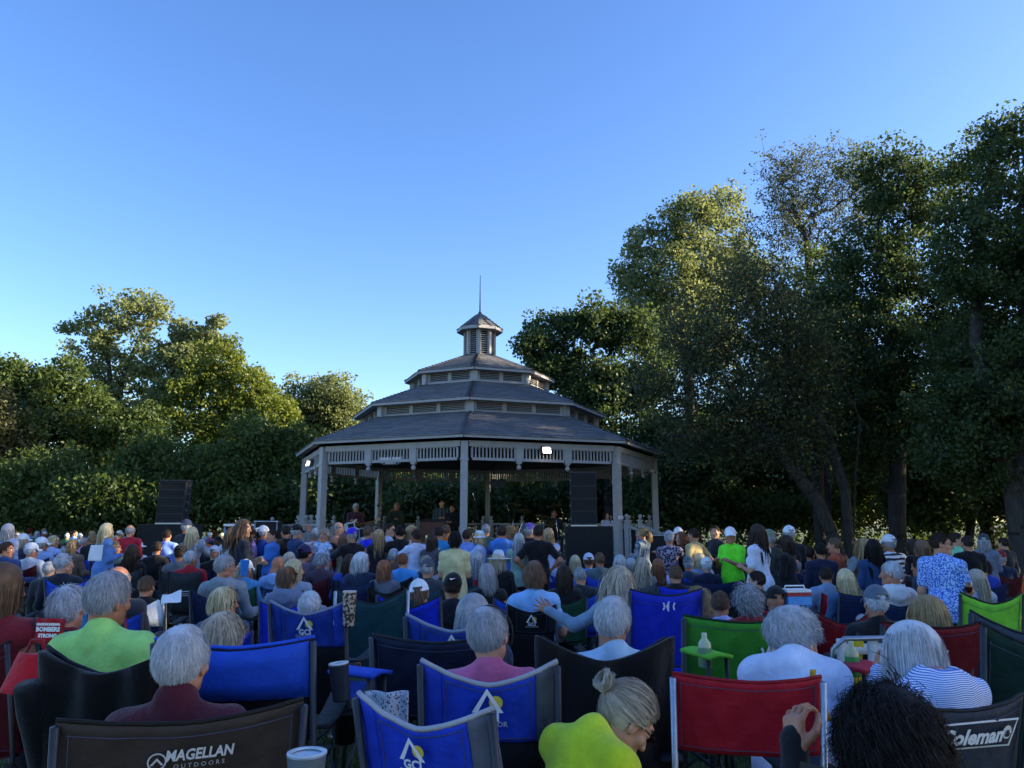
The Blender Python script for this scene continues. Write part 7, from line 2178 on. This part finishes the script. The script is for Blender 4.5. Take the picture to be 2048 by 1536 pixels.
m = MB(); m.slab(lambda u, v: ((u - .5) * .19, .008 * math.sin(11 * u), (v - .5) * .15), 14, 8, .008); inst('cloth', m.mesh('cloth', [M_fabric('a81828', .85)]), tw)
for tx, sz_, zz in (('BOMBERS', .036, .012), ('MADE IN INDIANA', .018, .042), ('STRONG', .03, -.026)):
    V, Fs = text_geo(tx, sz_, 0, .002); inst('lettering', poly_mesh('lettering', [(x, -.022, y + zz) for x, y in V], Fs, [M_white]), tw)
b = at(1590, 1190, 6.6); cl_ = thing('cooler', 'small blue and white striped cooler with red band left of the red folded chair', 'cooler', (b.x, 6.6, b.z - .04), R_(8)); cl_.scale = (.68, .68, .68)
m = MB(); m.box((0, 0, 0), (.30, .22, .10)); inst('tub', m.mesh('tub', [M_plain('4a9ae0', .5)]), cl_)
m = MB(); m.box((0, 0, .075), (.305, .225, .045)); inst('band', m.mesh('band', [M_plain('a02838', .5)]), cl_)
m = MB(); m.box((0, 0, .115), (.31, .23, .032)); m.tube([(-.13, 0, .13), (-.12, 0, .17), (.12, 0, .17), (.13, 0, .13)], .009, 6); inst('lid', m.mesh('lid', [M_white]), cl_)
b = at(2010, 1175, 7.4)
# wine glass in the hand of the man in the leaf print shirt
b = at(1934, 1185, 7.75); wg = thing('wine_glass', 'stemless glass of red wine held by the man in the leaf print shirt', 'glass', (b.x, 7.72, b.z))
m = MB(); m.lathe([(.001, 0), (.022, 0), (.036, .035), (.036, .06), (.031, .10)], 16); inst('bowl', m.mesh('bowl', [M_plain('3a1018', .08, 0, 'wine_glass')]), wg)
# phone in the hand of the dark curly head
ph = thing('phone', 'black phone held up by the woman with dark curly hair', 'phone', tuple(at(1632, 1612, 1.7)))
ph.rotation_euler = (R_(78), R_(8), R_(-25))
m = MB(); m.box((0, 0, 0), (.075, .15, .008)); inst('case', m.mesh('case', [M_plain('0c0d10', .6)]), ph)
m = MB(); m.box((0.018, .048, -.0055), (.026, .036, .004)); m.lathe([(.001, -.009), (.008, -.009), (.008, -.005)], 10, (.018, .058, 0)); m.lathe([(.001, -.009), (.008, -.009), (.008, -.005)], 10, (.018, .038, 0)); inst('camera_block', m.mesh('camera_block', [M_chrome]), ph)
# glasses cord over the head of the man in pink
b = at(978, 1209, 3.27)
cd = thing('headband', 'thin black glasses cord over the head of the man in pink', 'cord', (b.x + .02, 3.28, b.z - .122)); cd.scale = (.93, .93, .93)
m = MB(); m.tube([(-.02 + .103 * math.sin(a) , -.02 * math.cos(a) + .02, .125 * math.cos(a)) for a in np.linspace(-.5, 2.0, 18)], .0045, 6); inst('cord', m.mesh('cord', [M_spk]), cd)
# patterned blanket and yellow strap
b = at(772, 1425, 3.1); bl_ = thing('blanket', 'black and white patterned blanket hanging below the navy chair', 'blanket', (b.x, 3.1, b.z))
m = MB(); m.slab(lambda u, v: ((u - .5) * .16, .02 * math.sin(9 * u), (v - .5) * .15), 12, 10, .012); inst('cloth', m.mesh('cloth', [M_pattern('16181e', 'b8c0cc', 'dots', 90)]), bl_)
b = at(1640, 1385, 3.0); ys_ = thing('strap', 'yellow webbing strap hanging right of the white pullover', 'strap', (b.x, 3.0, b.z))
m = MB(); m.slab(lambda u, v: ((u - .5) * .022 + .05 * v * v - .02, .01 * math.sin(7 * v), .08 - .18 * v), 2, 14, .004); inst('webbing', m.mesh('webbing', [M_fabric('c8a030', .8)]), ys_)
# webbed lawn chair
b = at(1745, 1275, 3.95); wc = thing('webbed_lawn_chair', 'old aluminium lawn chair with yellow and white woven webbing behind the sleek white bob', 'chair', (b.x, 4.25, gz(b.x, 4.25)), R_(6))
wz = b.z - gz(b.x, 4.25)
m = MB(); W = .24
m.tube([(-W, -.15, .40), (-W, -.30, wz - .05), (-W + .05, -.32, wz), (W - .05, -.32, wz), (W, -.30, wz - .05), (W, -.15, .40)], .0125, 8); inst('back_frame', m.mesh('back_frame', [M_steel()]), wc)
m = MB(); m.tube([(-W, -.15, .40), (-W, .28, .42), (W, .28, .42), (W, -.15, .40)], .0125, 8); inst('seat_frame', m.mesh('seat_frame', [M_steel()]), wc)
for s in (-1, 1):
    m = MB(); m.tube([(s * W * 1.04, -.34, .01), (s * W * 1.04, .22, .62), (s * W * 1.04, -.22, .64)], .0125, 8); inst('leg', m.mesh('leg', [M_steel()]), wc)
    m = MB(); m.tube([(s * W * 1.0, .34, .01), (s * W * 1.0, .24, .42)], .0125, 8); inst('leg', m.mesh('leg', [M_steel()]), wc)
My, Mw = M_fabric('c8b020', .7), M_fabric('d0d4d8', .7)
for i in range(6):
    x = -W + .04 + i * (2 * W - .08) / 5
    m = MB(); m.slab(lambda u, v: (x + (u - .5) * .055, -.15 - .17 * v - .02 * math.sin(math.pi * v) - .006 * (1 if i % 2 else -1) * math.sin(v * 14), .42 + (wz - .42) * v), 2, 14, .003); inst('webbing', m.mesh('webbing', [My if i % 2 else Mw]), wc)
for j in range(6):
    v0 = (j + .5) / 6; zz = .42 + (wz - .42) * v0
    m = MB(); m.slab(lambda u, v: (-W + 2 * W * u, -.15 - .17 * v0 - .02 * math.sin(math.pi * v0) - .006 * (-1) ** j * math.sin(u * 19), zz + (v - .5) * .05), 14, 2, .003); inst('webbing', m.mesh('webbing', [Mw if j % 2 else My]), wc)
